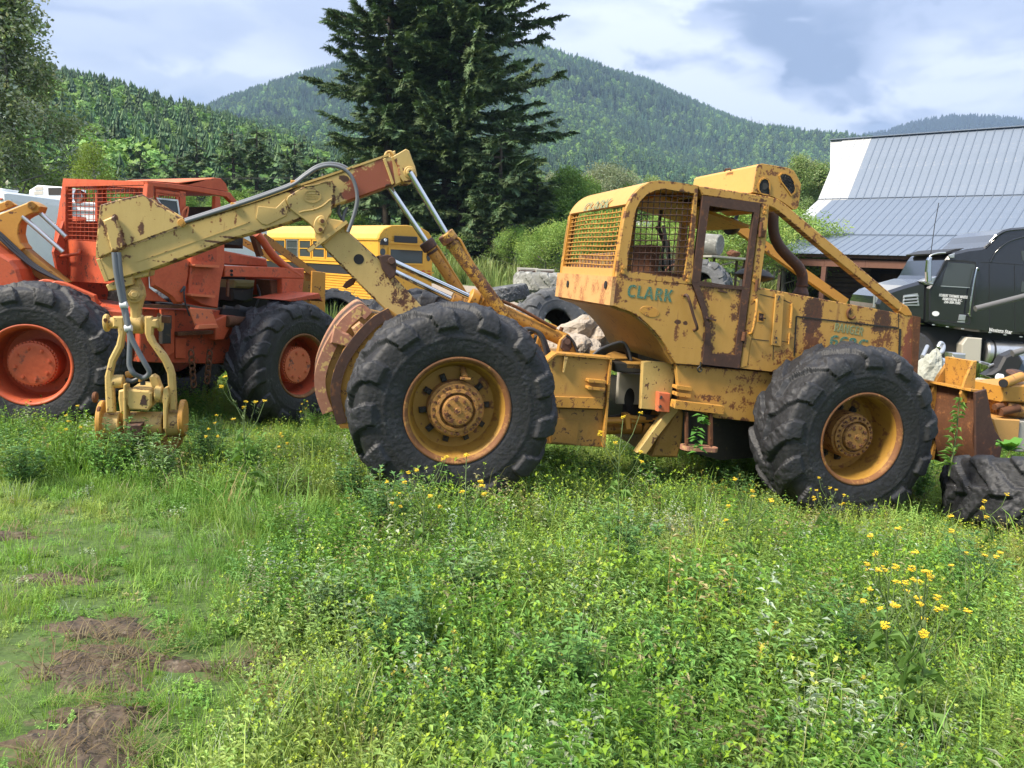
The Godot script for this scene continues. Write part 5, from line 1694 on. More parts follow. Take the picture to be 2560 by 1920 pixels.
func make_grapple(t: Node3D) -> void:
	var g := func(px: float, py: float, z: float) -> Vector3: return L3(230.0 + px / 2.513, 460.0 + py / 2.513, z)
	var gp := func(a: Array, z: float) -> PackedVector2Array:
		var o := PackedVector2Array()
		for i in range(0, a.size(), 2):
			o.push_back(L(230.0 + a[i] / 2.513, 460.0 + a[i + 1] / 2.513, z))
		return o
	# swivel link
	var mb := MB.new()
	mb.prism(gp.call([200, 600, 230, 590, 290, 592, 318, 650, 326, 700, 310, 750, 298, 800, 300, 850, 318, 900, 316, 930, 250, 934, 240, 900, 236, 780, 212, 720, 196, 660], 0.06), -0.06, 0.06, 0.02)
	var link := pt(t, "grapple_link", mb, M.cream)
	mb = MB.new()
	mb.rod(g.call(265, 695, 0.05), g.call(265, 695, 0.10), 0.075, 20, 0.008)
	mb.rod(g.call(265, 695, 0.10), g.call(265, 695, 0.14), 0.048, 6, 0.006)
	mb.rod(g.call(265, 695, 0.13), g.call(265, 695, 0.16), 0.026, 12, 0.004)
	pt(link, "link_pin", mb, M.cream)
	# head shaft with collars
	mb = MB.new()
	mb.rod(g.call(80, 872, 0.0), g.call(440, 872, 0.0), 0.05, 18, 0.006)
	mb.rod(g.call(248, 880, 0.0), g.call(325, 880, 0.0), 0.085, 20, 0.01)
	mb.rod(g.call(78, 872, 0.0), g.call(108, 872, 0.0), 0.078, 20, 0.01)
	mb.rod(g.call(414, 872, 0.0), g.call(442, 872, 0.0), 0.078, 20, 0.01)
	pt(link, "head_shaft", mb, M.cream)
	mb = MB.new()
	mb.rod(g.call(84, 855, 0.06), g.call(84, 855, 0.09), 0.018, 6)
	mb.rod(g.call(420, 822, 0.06), g.call(420, 822, 0.09), 0.018, 6)
	mb.box(g.call(455, 850, 0.0), Vector3(0.10, 0.06, 0.06), 0.005)
	pt(link, "shaft_bolt", mb, M.rust)
	# four hanger arms, near pair and far pair
	for s in [[0.16, 0.08], [-0.16, -0.24]]:
		mb = MB.new()
		mb.prism(gp.call([128, 832, 198, 832, 204, 940, 190, 1030, 142, 1120, 124, 1200, 134, 1300, 142, 1440, 86, 1440, 80, 1300, 78, 1210, 104, 1100, 150, 1010, 164, 950, 158, 905, 128, 900], s[0]), s[1], s[0], 0.014)
		pt(t, "grapple_arm", mb, M.cream)
		mb = MB.new()
		mb.prism(gp.call([328, 832, 372, 832, 380, 850, 410, 850, 412, 905, 382, 905, 378, 950, 400, 1000, 462, 1070, 504, 1150, 518, 1200, 524, 1300, 530, 1425, 484, 1425, 478, 1300, 470, 1190, 440, 1120, 392, 1050, 346, 985, 330, 940], s[0]), s[1], s[0], 0.014)
		pt(t, "grapple_arm", mb, M.cream)
	# ram block across the middle
	mb = MB.new()
	mb.xf = Transform3D(Basis(), g.call(326, 1338, 0.0))
	mb.prism(PackedVector2Array([Vector2(-0.10, 0.075), Vector2(-0.075, 0.095), Vector2(0.075, 0.095), Vector2(0.10, 0.075), Vector2(0.10, -0.04), Vector2(0.075, -0.085), Vector2(-0.075, -0.085), Vector2(-0.10, -0.04)]), -0.30, 0.20, 0.014)
	mb.xf = Transform3D()
	var ramb := pt(t, "grapple_ram", mb, M.cream)
	mb = MB.new()
	var rc: Vector3 = g.call(325, 1345, 0.2)
	mb.prism(PackedVector2Array([Vector2(rc.x - 0.012, rc.y + 0.02), Vector2(rc.x + 0.012, rc.y + 0.02), Vector2(rc.x + 0.03, rc.y - 0.06), Vector2(rc.x - 0.03, rc.y - 0.06)]), 0.2005, 0.203)
	mb.rod(Vector3(rc.x, rc.y + 0.015, 0.2), Vector3(rc.x, rc.y + 0.015, 0.206), 0.014, 10)
	pt(ramb, "ram_port", mb, M.brown)
	mb = MB.new()
	mb.rod(g.call(126, 1240, 0.1), g.call(200, 1240, 0.1), 0.06, 16, 0.006)
	mb.rod(g.call(205, 1330, 0.12), g.call(250, 1330, 0.12), 0.075, 18, 0.008)
	mb.rod(g.call(398, 1320, 0.12), g.call(445, 1320, 0.12), 0.075, 18, 0.008)
	mb.rod(g.call(445, 1350, 0.14), g.call(490, 1350, 0.14), 0.05, 16, 0.006)
	mb.prism(gp.call([355, 1210, 385, 1198, 410, 1215, 440, 1290, 436, 1340, 400, 1330, 372, 1270], 0.1), 0.0, 0.1, 0.012)
	mb.prism(gp.call([166, 1300, 205, 1290, 212, 1430, 176, 1440, 164, 1350], 0.2), 0.12, 0.2, 0.012)
	mb.prism(gp.call([196, 1260, 210, 1260, 214, 1540, 196, 1540], 0.22), 0.05, 0.22, 0.006)
	mb.prism(gp.call([446, 1290, 470, 1282, 484, 1330, 470, 1420, 468, 1540, 448, 1540], 0.22), 0.05, 0.22, 0.006)
	pt(ramb, "ram_trunnion", mb, M.cream)
	mb = MB.new()
	mb.tube(spline(PackedVector3Array([g.call(215, 1230, 0.15), g.call(250, 1240, 0.15), g.call(290, 1225, 0.15), g.call(310, 1215, 0.15), g.call(318, 1240, 0.15), g.call(320, 1262, 0.15)]), 5), 0.022, 10)
	pt(ramb, "ram_elbow", mb, M.hose)
	mb = MB.new()
	mb.rod(g.call(308, 1240, 0.15), g.call(306, 1205, 0.15), 0.026, 10)
	mb.rod(g.call(215, 1200, 0.05), g.call(255, 1192, 0.05), 0.03, 10)
	pt(ramb, "ram_fitting", mb, M.yellow_rusty)
	# lower crosshead tubes and end plates
	mb = MB.new()
	mb.rod(g.call(75, 1515, 0.05), g.call(185, 1510, 0.05), 0.118, 22, 0.008)
	mb.rod(g.call(215, 1508, 0.03), g.call(450, 1508, 0.03), 0.112, 22, 0.008)
	mb.rod(g.call(468, 1500, 0.05), g.call(575, 1495, 0.05), 0.118, 22, 0.008)
	pt(t, "lower_tube", mb, M.cream)
	for q in [[52, 84, 1492, 0.19], [556, 590, 1470, 0.17]]:
		mb = MB.new()
		mb.rod(g.call(q[0], q[2], 0.05), g.call(q[1], q[2], 0.05), q[3], 20, 0.008)
		pt(t, "end_plate", mb, M.yellow_rusty)
	mb = MB.new()
	mb.rod(g.call(36, 1430, 0.15), g.call(60, 1430, 0.15), 0.05, 14, 0.008)
	mb.rod(g.call(6, 1340, -0.1), g.call(34, 1340, -0.1), 0.05, 14, 0.008)
	pt(t, "end_pin", mb, M.rust)
	# tongs below
	for q in [[0.12, 0.0], [-0.1, -0.3]]:
		mb = MB.new()
		mb.prism(gp.call([90, 1560, 200, 1570, 260, 1640, 320, 1660, 300, 1720, 200, 1720, 110, 1660], q[0]), q[1], q[0], 0.01)
		pt(t, "tong", mb, M.mustard)
		mb = MB.new()
		mb.prism(gp.call([570, 1545, 480, 1570, 400, 1640, 330, 1660, 360, 1725, 470, 1720, 550, 1650], q[0] - 0.06), q[1] - 0.06, q[0] - 0.06, 0.01)
		pt(t, "tong", mb, M.mustard)
	mb = MB.new()
	mb.prism(gp.call([216, 1512, 312, 1508, 318, 1620, 300, 1650, 218, 1640], 0.24), 0.12, 0.24, 0.012)
	pt(t, "tong_knuckle", mb, M.brown)
	# hoses down to the ram, with white ties
	mb = MB.new()
	mb.tube(spline(PackedVector3Array([g.call(140, 430, 0.26), g.call(150, 540, 0.27), g.call(172, 660, 0.27), g.call(188, 740, 0.27), g.call(214, 850, 0.26), g.call(238, 960, 0.25), g.call(236, 1060, 0.25), g.call(236, 1140, 0.25), g.call(262, 1190, 0.25), g.call(300, 1210, 0.2)]), 6), 0.022, 10)
	mb.tube(spline(PackedVector3Array([g.call(166, 430, 0.25), g.call(176, 540, 0.26), g.call(192, 660, 0.26), g.call(206, 760, 0.26), g.call(224, 860, 0.27), g.call(246, 960, 0.27), g.call(290, 1050, 0.27), g.call(335, 1130, 0.27), g.call(360, 1180, 0.26), g.call(340, 1212, 0.24), g.call(305, 1215, 0.2)]), 6), 0.022, 10)
	pt(t, "grapple_hose", mb, M.hose_grey)
	mb = MB.new()
	for q in [[199, 760], [228, 905]]:
		mb.rod(g.call(q[0] - 22, q[1] + 4, 0.265), g.call(q[0] + 24, q[1] - 2, 0.265), 0.032, 12, 0.004)
	pt(t, "hose_tie", mb, M.white_tie)

func make_blade(t: Node3D) -> void:
	var zn := 1.28
	var mb := MB.new()
	var prof := PackedVector2Array([L(2450, 978, zn), L(2447, 1020, zn), L(2440, 1060, zn), L(2438, 1100, zn), L(2446, 1145, zn), L(2462, 1185, zn)])
	mb.strip(spline2(prof, 3), -0.03, -1.28, zn - 0.002)
	var blade := pt(t, "blade", mb, M.rust)
	mb = MB.new()
	mb.prism(LP([2438, 981, 2467, 973, 2474, 1010, 2480, 1048, 2490, 1078, 2508, 1106, 2500, 1150, 2440, 1150], zn + 0.03), zn, zn + 0.03, 0.006)
	pt(blade, "end_plate", mb, M.brown)
	mb = MB.new()
	mb.bar(Vector3(prof[0].x - 0.05, prof[0].y, -1.28), Vector3(prof[0].x - 0.05, prof[0].y, zn), 0.12, 0.02)
	pt(blade, "top_flange", mb, M.yellow_rusty)
	mb = MB.new()
	var tp := L(2437, 982, 1.13)
	mb.strip(PackedVector2Array([tp, L(2437, 902, 1.13)]), 0.03, 0.78, 1.12)
	pt(blade, "upper_guard", mb, M.yellow_rusty)
	mb = MB.new()
	mb.prism(LP([2316, 1012, 2322, 995, 2346, 942, 2380, 893, 2388, 893, 2372, 965, 2358, 985, 2350, 1060, 2336, 1150, 2326, 1150, 2336, 1100, 2322, 1060], 0.76), 0.72, 0.76, 0.005)
	mb.prism(LP([2402, 985, 2415, 945, 2433, 904, 2443, 902, 2438, 970, 2418, 1008, 2408, 1010], 1.16), 1.131, 1.16, 0.005)
	pt(blade, "gusset", mb, M.yellow_rusty)
	mb = MB.new()
	mb.bar(Vector3(3.5, -0.25, 0.74), Vector3(prof[3].x, prof[3].y, 0.74), 0.08, 0.18, Vector3.UP, 0.01)
	mb.bar(Vector3(3.5, -0.25, -0.74), Vector3(prof[3].x, prof[3].y, -0.74), 0.08, 0.18, Vector3.UP, 0.01)
	mb.bar(L3(2290, 955, 0.7), L3(2345, 962, 0.7), 0.1, 0.03, Vector3.UP, 0.004)
	pt(blade, "push_arm", mb, M.yellow_rusty)

# ---------------------------------------------------------------- barn
func make_barn() -> void:
	var yaw := deg_to_rad(-41.0)
	frame = flat_of(Vector3(cos(yaw), 0, -sin(yaw)), Vector3(sin(yaw), 0, cos(yaw)), at(1864, 630, 40.0))
	var t := thing("barn", "big barn with a flared blue grey metal roof and white panels at its left end", "barn", frame)
	var len := 26.0
	var rz := -12.4
	var ry := L(2168, 346, rz).y
	var hood := L(2076, 352, rz).x
	# roof sections: eave to lap, lap to break, break to ridge (z, y)
	var lap := Vector2(-4.1, 1.10)
	var brk := Vector2(-9.3, 3.43)
	var pitch := 0.435
	var rows := [[Vector2(0, 0), lap, 0.0], [lap, brk, 0.02], [brk, Vector2(rz, ry), 0.04]]
	var white_x := L(2103, 503, brk.x).x
	for row in rows:
		var a: Vector2 = row[0]
		var b: Vector2 = row[1]
		var l := a.distance_to(b)
		var meshes := []
		for w in 2:
			var mb := MB.new()
			# a sheet with a standing rib on its right edge; local x along the eave, y up the slope, z out of the roof
			var pr := PackedVector2Array([Vector2(0, 0), Vector2(0, 0.012), Vector2(pitch - 0.075, 0.012), Vector2(pitch - 0.05, 0.042), Vector2(pitch - 0.03, 0.042), Vector2(pitch - 0.002, 0.012), Vector2(pitch - 0.002, 0)])
			mb.xf = Transform3D(Basis(Vector3.RIGHT, Vector3.BACK, Vector3.DOWN), Vector3(0, l + 0.06, 0))
			mb.prism(pr, 0.0, l + 0.12)
			meshes.append(mb.mesh())
		var up := Vector3(0, b.y - a.y, b.x - a.x).normalized()
		var out := Vector3.RIGHT.cross(up)
		var k := 0
		while k * pitch < len:
			var o := MeshInstance3D.new()
			o.name = "roof_panel"
			var x0 := k * pitch
			o.mesh = meshes[0]
			o.material_override = M.roof_white if x0 < (white_x if row[2] > 0.03 else white_x * 0.35) else M.roof
			o.transform = Transform3D(Basis(Vector3.RIGHT, up, out), Vector3(x0, a.y, a.x) + out * row[2])
			t.add_child(o, true)
			k += 1
	# hay hood: the ridge juts out past the left gable
	var mb := MB.new()
	var n := L(2090, 411, rz + 1.6)
	mb.tri(Vector3(0, brk.y + (ry - brk.y) * 0.48, lerpf(brk.x, rz, 0.48)), Vector3(0, ry, rz), Vector3(hood, ry, rz))
	mb.tri(Vector3(0, brk.y + (ry - brk.y) * 0.48, 2 * rz - lerpf(brk.x, rz, 0.48)), Vector3(hood, ry, rz), Vector3(0, ry, rz))
	mb.tri(Vector3(0, brk.y + (ry - brk.y) * 0.48, lerpf(brk.x, rz, 0.48) - 0.02), Vector3(hood, ry - 0.02, rz), Vector3(0, ry - 0.02, rz))
	pt(t, "hay_hood", mb, M.roof_white)
	mb = MB.new()
	mb.quad(Vector3(0, brk.y, 2 * rz - brk.x), Vector3(len, brk.y, 2 * rz - brk.x), Vector3(len, ry, rz - 0.02), Vector3(0, ry, rz - 0.02))
	mb.quad(Vector3(0, 0, 2 * rz), Vector3(len, 0, 2 * rz), Vector3(len, brk.y, 2 * rz - brk.x), Vector3(0, brk.y, 2 * rz - brk.x))
	pt(t, "back_roof", mb, M.roof)
	mb = MB.new()
	mb.bar(Vector3(hood, ry + 0.06, rz), Vector3(len, ry + 0.06, rz), 0.4, 0.05)
	pt(t, "ridge_cap", mb, M.roof)
	mb = MB.new()
	mb.bar(Vector3(0, lap.y + 0.06, lap.x + 0.02), Vector3(len, lap.y + 0.06, lap.x + 0.02), 0.05, 0.02)
	mb.bar(Vector3(0, brk.y + 0.09, brk.x + 0.03), Vector3(len, brk.y + 0.09, brk.x + 0.03), 0.06, 0.03)
	pt(t, "lap_flashing", mb, M.roof_rib)
	# gables
	var gab := PackedVector2Array([Vector2(-3.8, -2.6), Vector2(-3.8, 0.85), Vector2(brk.x, brk.y - 0.15), Vector2(rz, ry - 0.15), Vector2(2 * rz - brk.x, brk.y - 0.15), Vector2(2 * rz + 0.5, 0.0), Vector2(2 * rz + 0.5, -2.6)])
	for gx in [0.4, len - 0.4]:
		mb = MB.new()
		mb.xf = Transform3D(Basis(Vector3.BACK, Vector3.UP, Vector3.LEFT), Vector3(gx, 0, 0))
		mb.prism(gab, 0.0, 0.15)
		pt(t, "gable_wall", mb, M.log_wood)
	# eave beam, posts, log wall set back, dark bays
	mb = MB.new()
	mb.bar(Vector3(0.1, -0.10, -0.15), Vector3(len, -0.10, -0.15), 0.05, 0.14)
	pt(t, "fascia_board", mb, M.brown)
	for k in 14:
		mb = MB.new()
		mb.bar(Vector3(0.2 + k * 1.9, -0.42, -0.3), Vector3(0.2 + k * 1.9 + 1.89, -0.42, -0.3), 0.14, 0.34)
		pt(t, "eave_beam", mb, M.red_wood)
	for k in 7:
		mb = MB.new()
		mb.bar(Vector3(0.3 + k * 3.7, -2.8, -0.3), Vector3(0.3 + k * 3.7, -0.6, -0.3), 0.22, 0.22, Vector3.BACK)
		pt(t, "post", mb, M.red_wood)
	var lx0 := L(2058, 700, -3.6).x
	var lx1 := L(2172, 700, -3.6).x
	for k in 9:
		mb = MB.new()
		mb.rod(Vector3(lx0 - 0.2, -2.55 + k * 0.27, -3.6), Vector3(lx1, -2.55 + k * 0.27, -3.6), 0.142, 12)
		pt(t, "wall_log", mb, M.log_wood)
	mb = MB.new()
	mb.quad(Vector3(0.6, -2.7, -9.0), Vector3(len - 0.5, -2.7, -9.0), Vector3(len - 0.5, 2.5, -9.0), Vector3(0.6, 2.5, -9.0))
	pt(t, "back_wall", mb, M.log_wood)
	mb = MB.new()
	mb.prism(PackedVector2Array([Vector2(lx1 + 0.1, -2.6), Vector2(len - 0.5, -2.6), Vector2(len - 0.5, -0.8), Vector2(lx1 + 0.1, -0.8)]), -5.2, -5.1)
	pt(t, "bay_wall", mb, M.brown)

# ---------------------------------------------------------------- bus
func make_bus() -> void:
	var yaw := deg_to_rad(-45.0)
	frame = flat_of(Vector3(cos(yaw), 0, -sin(yaw)), Vector3(sin(yaw), 0, cos(yaw)), at(945, 744, 28.0))
	var t := thing("school_bus", "old yellow bus parked behind the machines, seen from its rear corner", "bus", frame)
	var ln := 11.5
	var w := 2.5
	var mb := MB.new()
	var across := Basis(Vector3.BACK, Vector3.UP, Vector3.LEFT)
	mb.xf = Transform3D(across, Vector3.ZERO)
	mb.prism(PackedVector2Array([Vector2(-w, -0.1), Vector2(0, -0.1), Vector2(0, 2.08), Vector2(-w, 2.08)]), 0.0, ln, 0.05)
	var body := pt(t, "body", mb, M.bus)
	mb = MB.new()
	mb.xf = Transform3D(across, Vector3.ZERO)
	var sec := PackedVector2Array([Vector2(0.0, 2.06), Vector2(0.0, 2.12), Vector2(-0.06, 2.28), Vector2(-0.22, 2.46), Vector2(-0.55, 2.60), Vector2(-w * 0.5, 2.66), Vector2(-w + 0.55, 2.60), Vector2(-w + 0.22, 2.46), Vector2(-w + 0.06, 2.28), Vector2(-w, 2.12), Vector2(-w, 2.06)])
	mb.prism(sec, 0.12, ln, 0.03)
	pt(t, "roof", mb, M.bus_roof)
	mb = MB.new()
	mb.xf = Transform3D(across, Vector3.ZERO)
	mb.prism(mb.inset(mb.ccw(sec), 0.0), 0.02, 0.12, 0.02)
	pt(t, "roof_end_cap", mb, M.bus)
	mb = MB.new()
	mb.bar(Vector3(0.0, 2.07, 0.02), Vector3(-ln, 2.07, 0.02), 0.05, 0.05)
	mb.bar(Vector3(0.0, 1.26, 0.02), Vector3(-ln, 1.26, 0.02), 0.04, 0.07)
	mb.bar(Vector3(0.0, 1.13, 0.02), Vector3(-ln, 1.13, 0.02), 0.04, 0.05)
	mb.bar(Vector3(0.0, 0.72, 0.02), Vector3(-ln, 0.72, 0.02), 0.04, 0.05)
	for k in 7:
		mb.bar(Vector3(-0.2, 0.62 - k * 0.1, 0.012), Vector3(-ln, 0.62 - k * 0.1, 0.012), 0.03, 0.035)
	var rails := pt(body, "rub_rails", mb, M.bus)
	tag(rails, "", "", "", "stuff")
	mb = MB.new()
	mb.quad(Vector3(-ln + 0.4, 0.76, 0.004), Vector3(-1.2, 0.76, 0.004), Vector3(-1.2, 1.10, 0.004), Vector3(-ln + 0.4, 1.10, 0.004))
	pt(body, "black_band", mb, M.black)
	var k := 0
	while k < 9:
		var x1 := -1.5 - k * 1.04
		mb = MB.new()
		var o := PackedVector2Array([Vector2(x1 - 0.96, 1.30), Vector2(x1, 1.30), Vector2(x1, 2.03), Vector2(x1 - 0.96, 2.03)])
		var i_ := PackedVector2Array([Vector2(x1 - 0.90, 1.36), Vector2(x1 - 0.06, 1.36), Vector2(x1 - 0.06, 1.98), Vector2(x1 - 0.90, 1.98)])
		mb.ring(o, i_, 0.0, 0.035)
		mb.bar(Vector3(x1 - 0.90, 1.68, 0.025), Vector3(x1 - 0.06, 1.68, 0.025), 0.02, 0.03)
		var wn := pt(body, "window", mb, M.bus if k % 4 else M.silver)
		mb = MB.new()
		mb.prism(i_, 0.001, 0.010)
		pt(wn, "pane", mb, M.glass)
		k += 1
	# rear face in the plane x = 0
	var face := func(a: Array) -> PackedVector2Array:
		var o := PackedVector2Array()
		for i in range(0, a.size(), 2):
			var p := LX(a[i], a[i + 1], 0.0)
			o.push_back(Vector2(-p.z, p.y))
		return o
	var fx := Transform3D(Basis(Vector3.FORWARD, Vector3.UP, Vector3.RIGHT), Vector3(0.001, 0, 0))
	mb = MB.new(); mb.xf = fx
	mb.ring(face.call([970, 618, 1060, 623, 1059, 664, 969, 661]), face.call([975, 623, 1056, 627, 1055, 659, 974, 657]), 0.0, 0.04)
	var rw := pt(body, "rear_window", mb, M.bus)
	mb = MB.new(); mb.xf = fx
	mb.prism(face.call([975, 623, 1056, 627, 1055, 659, 974, 657]), 0.0, 0.012)
	pt(rw, "pane", mb, M.glass)
	mb = MB.new(); mb.xf = fx
	mb.prism(face.call([984, 589, 1042, 592, 1042, 608, 984, 606]), 0.03, 0.05, 0.01)
	pt(body, "destination_sign", mb, M.black)
	mb = MB.new(); mb.xf = fx
	mb.prism(face.call([948, 610, 951, 598, 960, 594, 969, 595, 969, 613, 948, 612]), 0.03, 0.06, 0.01)
	var lampbox := pt(body, "lamp_housing", mb, M.black)
	mb = MB.new()
	var wl := LX(963, 600, 0.1)
	mb.rod(wl, wl + Vector3(0.03, 0, 0), 0.055, 12)
	pt(lampbox, "lamp", mb, M.white_paint)
	for q in [[950, 622, 963, 637], [1066, 632, 1076, 652]]:
		mb = MB.new(); mb.xf = fx
		var cc := face.call([(q[0] + q[2]) * 0.5, (q[1] + q[3]) * 0.5]) as PackedVector2Array
		var ce := face.call([q[2], q[1]]) as PackedVector2Array
		mb.prism(oval(cc[0], absf(ce[0].x - cc[0].x), absf(ce[0].y - cc[0].y) * 1.1), 0.0, 0.02)
		pt(body, "small_window", mb, M.glass)
	for q in [[1058, 681], [1072, 682], [955, 676]]:
		mb = MB.new()
		var lp := LX(q[0], q[1], 0.0)
		mb.rod(lp, lp + Vector3(0.04, 0, 0), 0.085, 14, 0.01)
		pt(body, "tail_lamp", mb, M.orange)
	mb = MB.new()
	mb.bar(Vector3(0.03, 0.95, 0), Vector3(0.03, 0.95, -w), 0.06, 0.05, Vector3.UP)
	mb.bar(Vector3(0.03, 1.98, -0.4), Vector3(0.03, 1.98, -w), 0.06, 0.05, Vector3.UP)
	pt(body, "rear_rail", mb, M.bus)
	mb = MB.new()
	mb.box(Vector3(0.06, -0.18, -w * 0.5), Vector3(0.12, 0.22, w), 0.02)
	pt(t, "bumper", mb, M.black)
	var d0 := LX(1049, 733, 0.004)
	var d1 := LX(1056, 733, 0.004)
	letters(body, "number", "2", d0, d1, Vector3.UP, 0.16, M.truck_flat)
	for x in [-2.6, -9.0]:
		mb = MB.new()
		mb.rod(Vector3(x, -0.2, -0.02), Vector3(x, -0.2, -0.35), 0.5, 24, 0.03)
		pt(t, "wheel", mb, M.tyre)
	# raised yellow frame standing before the bus
	mb = MB.new()
	frame = Transform3D()

# ---------------------------------------------------------------- trailers
func make_trailers() -> void:
	var yaw := deg_to_rad(-8.0)
	frame = flat_of(Vector3(cos(yaw), -0.02, -sin(yaw)), Vector3(sin(yaw), 0, cos(yaw)), at(16, 700, 15.0))
	var t := thing("travel_trailer", "white travel trailer with blue swoosh and rooftop air conditioner behind the orange cab", "trailer", frame)
	var top := L(60, 497, 0).y
	var mb := MB.new()
	mb.prism(PackedVector2Array([Vector2(0.02, -0.75), Vector2(2.45, -0.75), Vector2(2.45, top - 0.1), Vector2(2.3, top), Vector2(0.2, top + 0.02), Vector2(0.02, top - 0.1)]), -6.0, 0.0, 0.03)
	var body := pt(t, "body", mb, M.white_paint)
	mb = MB.new()
	mb.bar(Vector3(0.0, top - 0.16, 0.01), Vector3(2.45, top - 0.16, 0.01), 0.03, 0.03)
	mb.bar(Vector3(0.0, top - 0.02, -0.1), Vector3(2.45, top - 0.04, -0.1), 0.25, 0.04)
	pt(body, "roof_trim", mb, M.silver)
	mb = MB.new()
	var a0 := L3(68, 492, -0.9)
	var a1 := L3(158, 492, -0.9)
	var ah := L3(100, 464, -0.9).y
	mb.prism(PackedVector2Array([Vector2(a0.x, a0.y - 0.06), Vector2(a1.x, a0.y - 0.06), Vector2(a1.x, ah), Vector2(a0.x + 0.22, ah + 0.01), Vector2(a0.x + 0.03, ah - 0.1)]), -1.6, -0.9, 0.03)
	var ac := pt(t, "air_conditioner", mb, M.white_paint)
	mb = MB.new()
	mb.prism(LP([121, 470, 153, 469, 155, 488, 122, 488], -0.9), -0.9, -0.89)
	pt(ac, "grille", mb, M.grease)
	mb = MB.new()
	mb.prism(LP([88, 468, 108, 467, 108, 475, 88, 476], -0.9), -0.9, -0.89)
	mb.prism(LP([86, 479, 108, 478, 108, 486, 86, 487], -0.9), -0.9, -0.89)
	pt(ac, "louvre", mb, M.beige)
	var blue := mat(0.09, 0.36, 0.47, 0.5)
	mb = MB.new()
	mb.prism(LP([60, 609, 260, 614, 260, 619, 60, 614], 0.0), 0.001, 0.004)
	mb.prism(LP([90, 629, 98, 612, 98, 606, 112, 600, 128, 598, 112, 607, 108, 616, 98, 618], 0.0), 0.0045, 0.007)
	mb.tube(spline(L3P([112, 602, 122, 592, 134, 578], 0.004), 4), 0.008, 5)
	pt(body, "blue_swoosh", mb, blue)
	mb = MB.new()
	mb.tube(spline(L3P([67, 538, 71, 534, 74, 538, 78, 534, 84, 533, 86, 538, 82, 543, 86, 546, 80, 548], 0.004), 4), 0.016, 5)
	pt(body, "blue_emblem", mb, mat(0.03, 0.13, 0.2, 0.5))
	mb = MB.new()
	mb.box(L3(110, 637, 0.02), Vector3(0.10, 0.06, 0.05), 0.006)
	mb.box(L3(134, 655, 0.02), Vector3(0.06, 0.14, 0.05), 0.006)
	pt(body, "socket_box", mb, M.beige)
	for x in [0.05, 2.40]:
		mb = MB.new()
		mb.rod(Vector3(x - 0.1, -0.85, -3.0), Vector3(x + 0.1, -0.85, -3.0), 0.36, 20, 0.03)
		pt(t, "wheel", mb, M.tyre)
	frame = flat_of(Vector3(1, 0, 0.1), Vector3(-0.1, 0, 1), at(14, 560, 13.0))
	t = thing("white_trailer", "white trailer corner with a red marker lamp at the left edge", "trailer", frame)
	mb = MB.new()
	mb.prism(LP([-420, 700, 9, 700, 16, 500, 14, 483, 8, 478, -420, 470], 0.0), -2.2, 0.0, 0.03)
	body = pt(t, "body", mb, M.white_paint)
	mb = MB.new()
	mb.prism(LP([-2, 495, 7, 496, 7, 500, -2, 499], 0.0), 0.0, 0.02, 0.003)
	pt(body, "marker_lamp", mb, M.orange)
	mb = MB.new()
	mb.prism(LP([-30, 478, 3, 478, 6, 471, -2, 470, -30, 468], -0.5), -0.9, -0.5, 0.01)
	pt(t, "roof_vent", mb, M.white_paint)

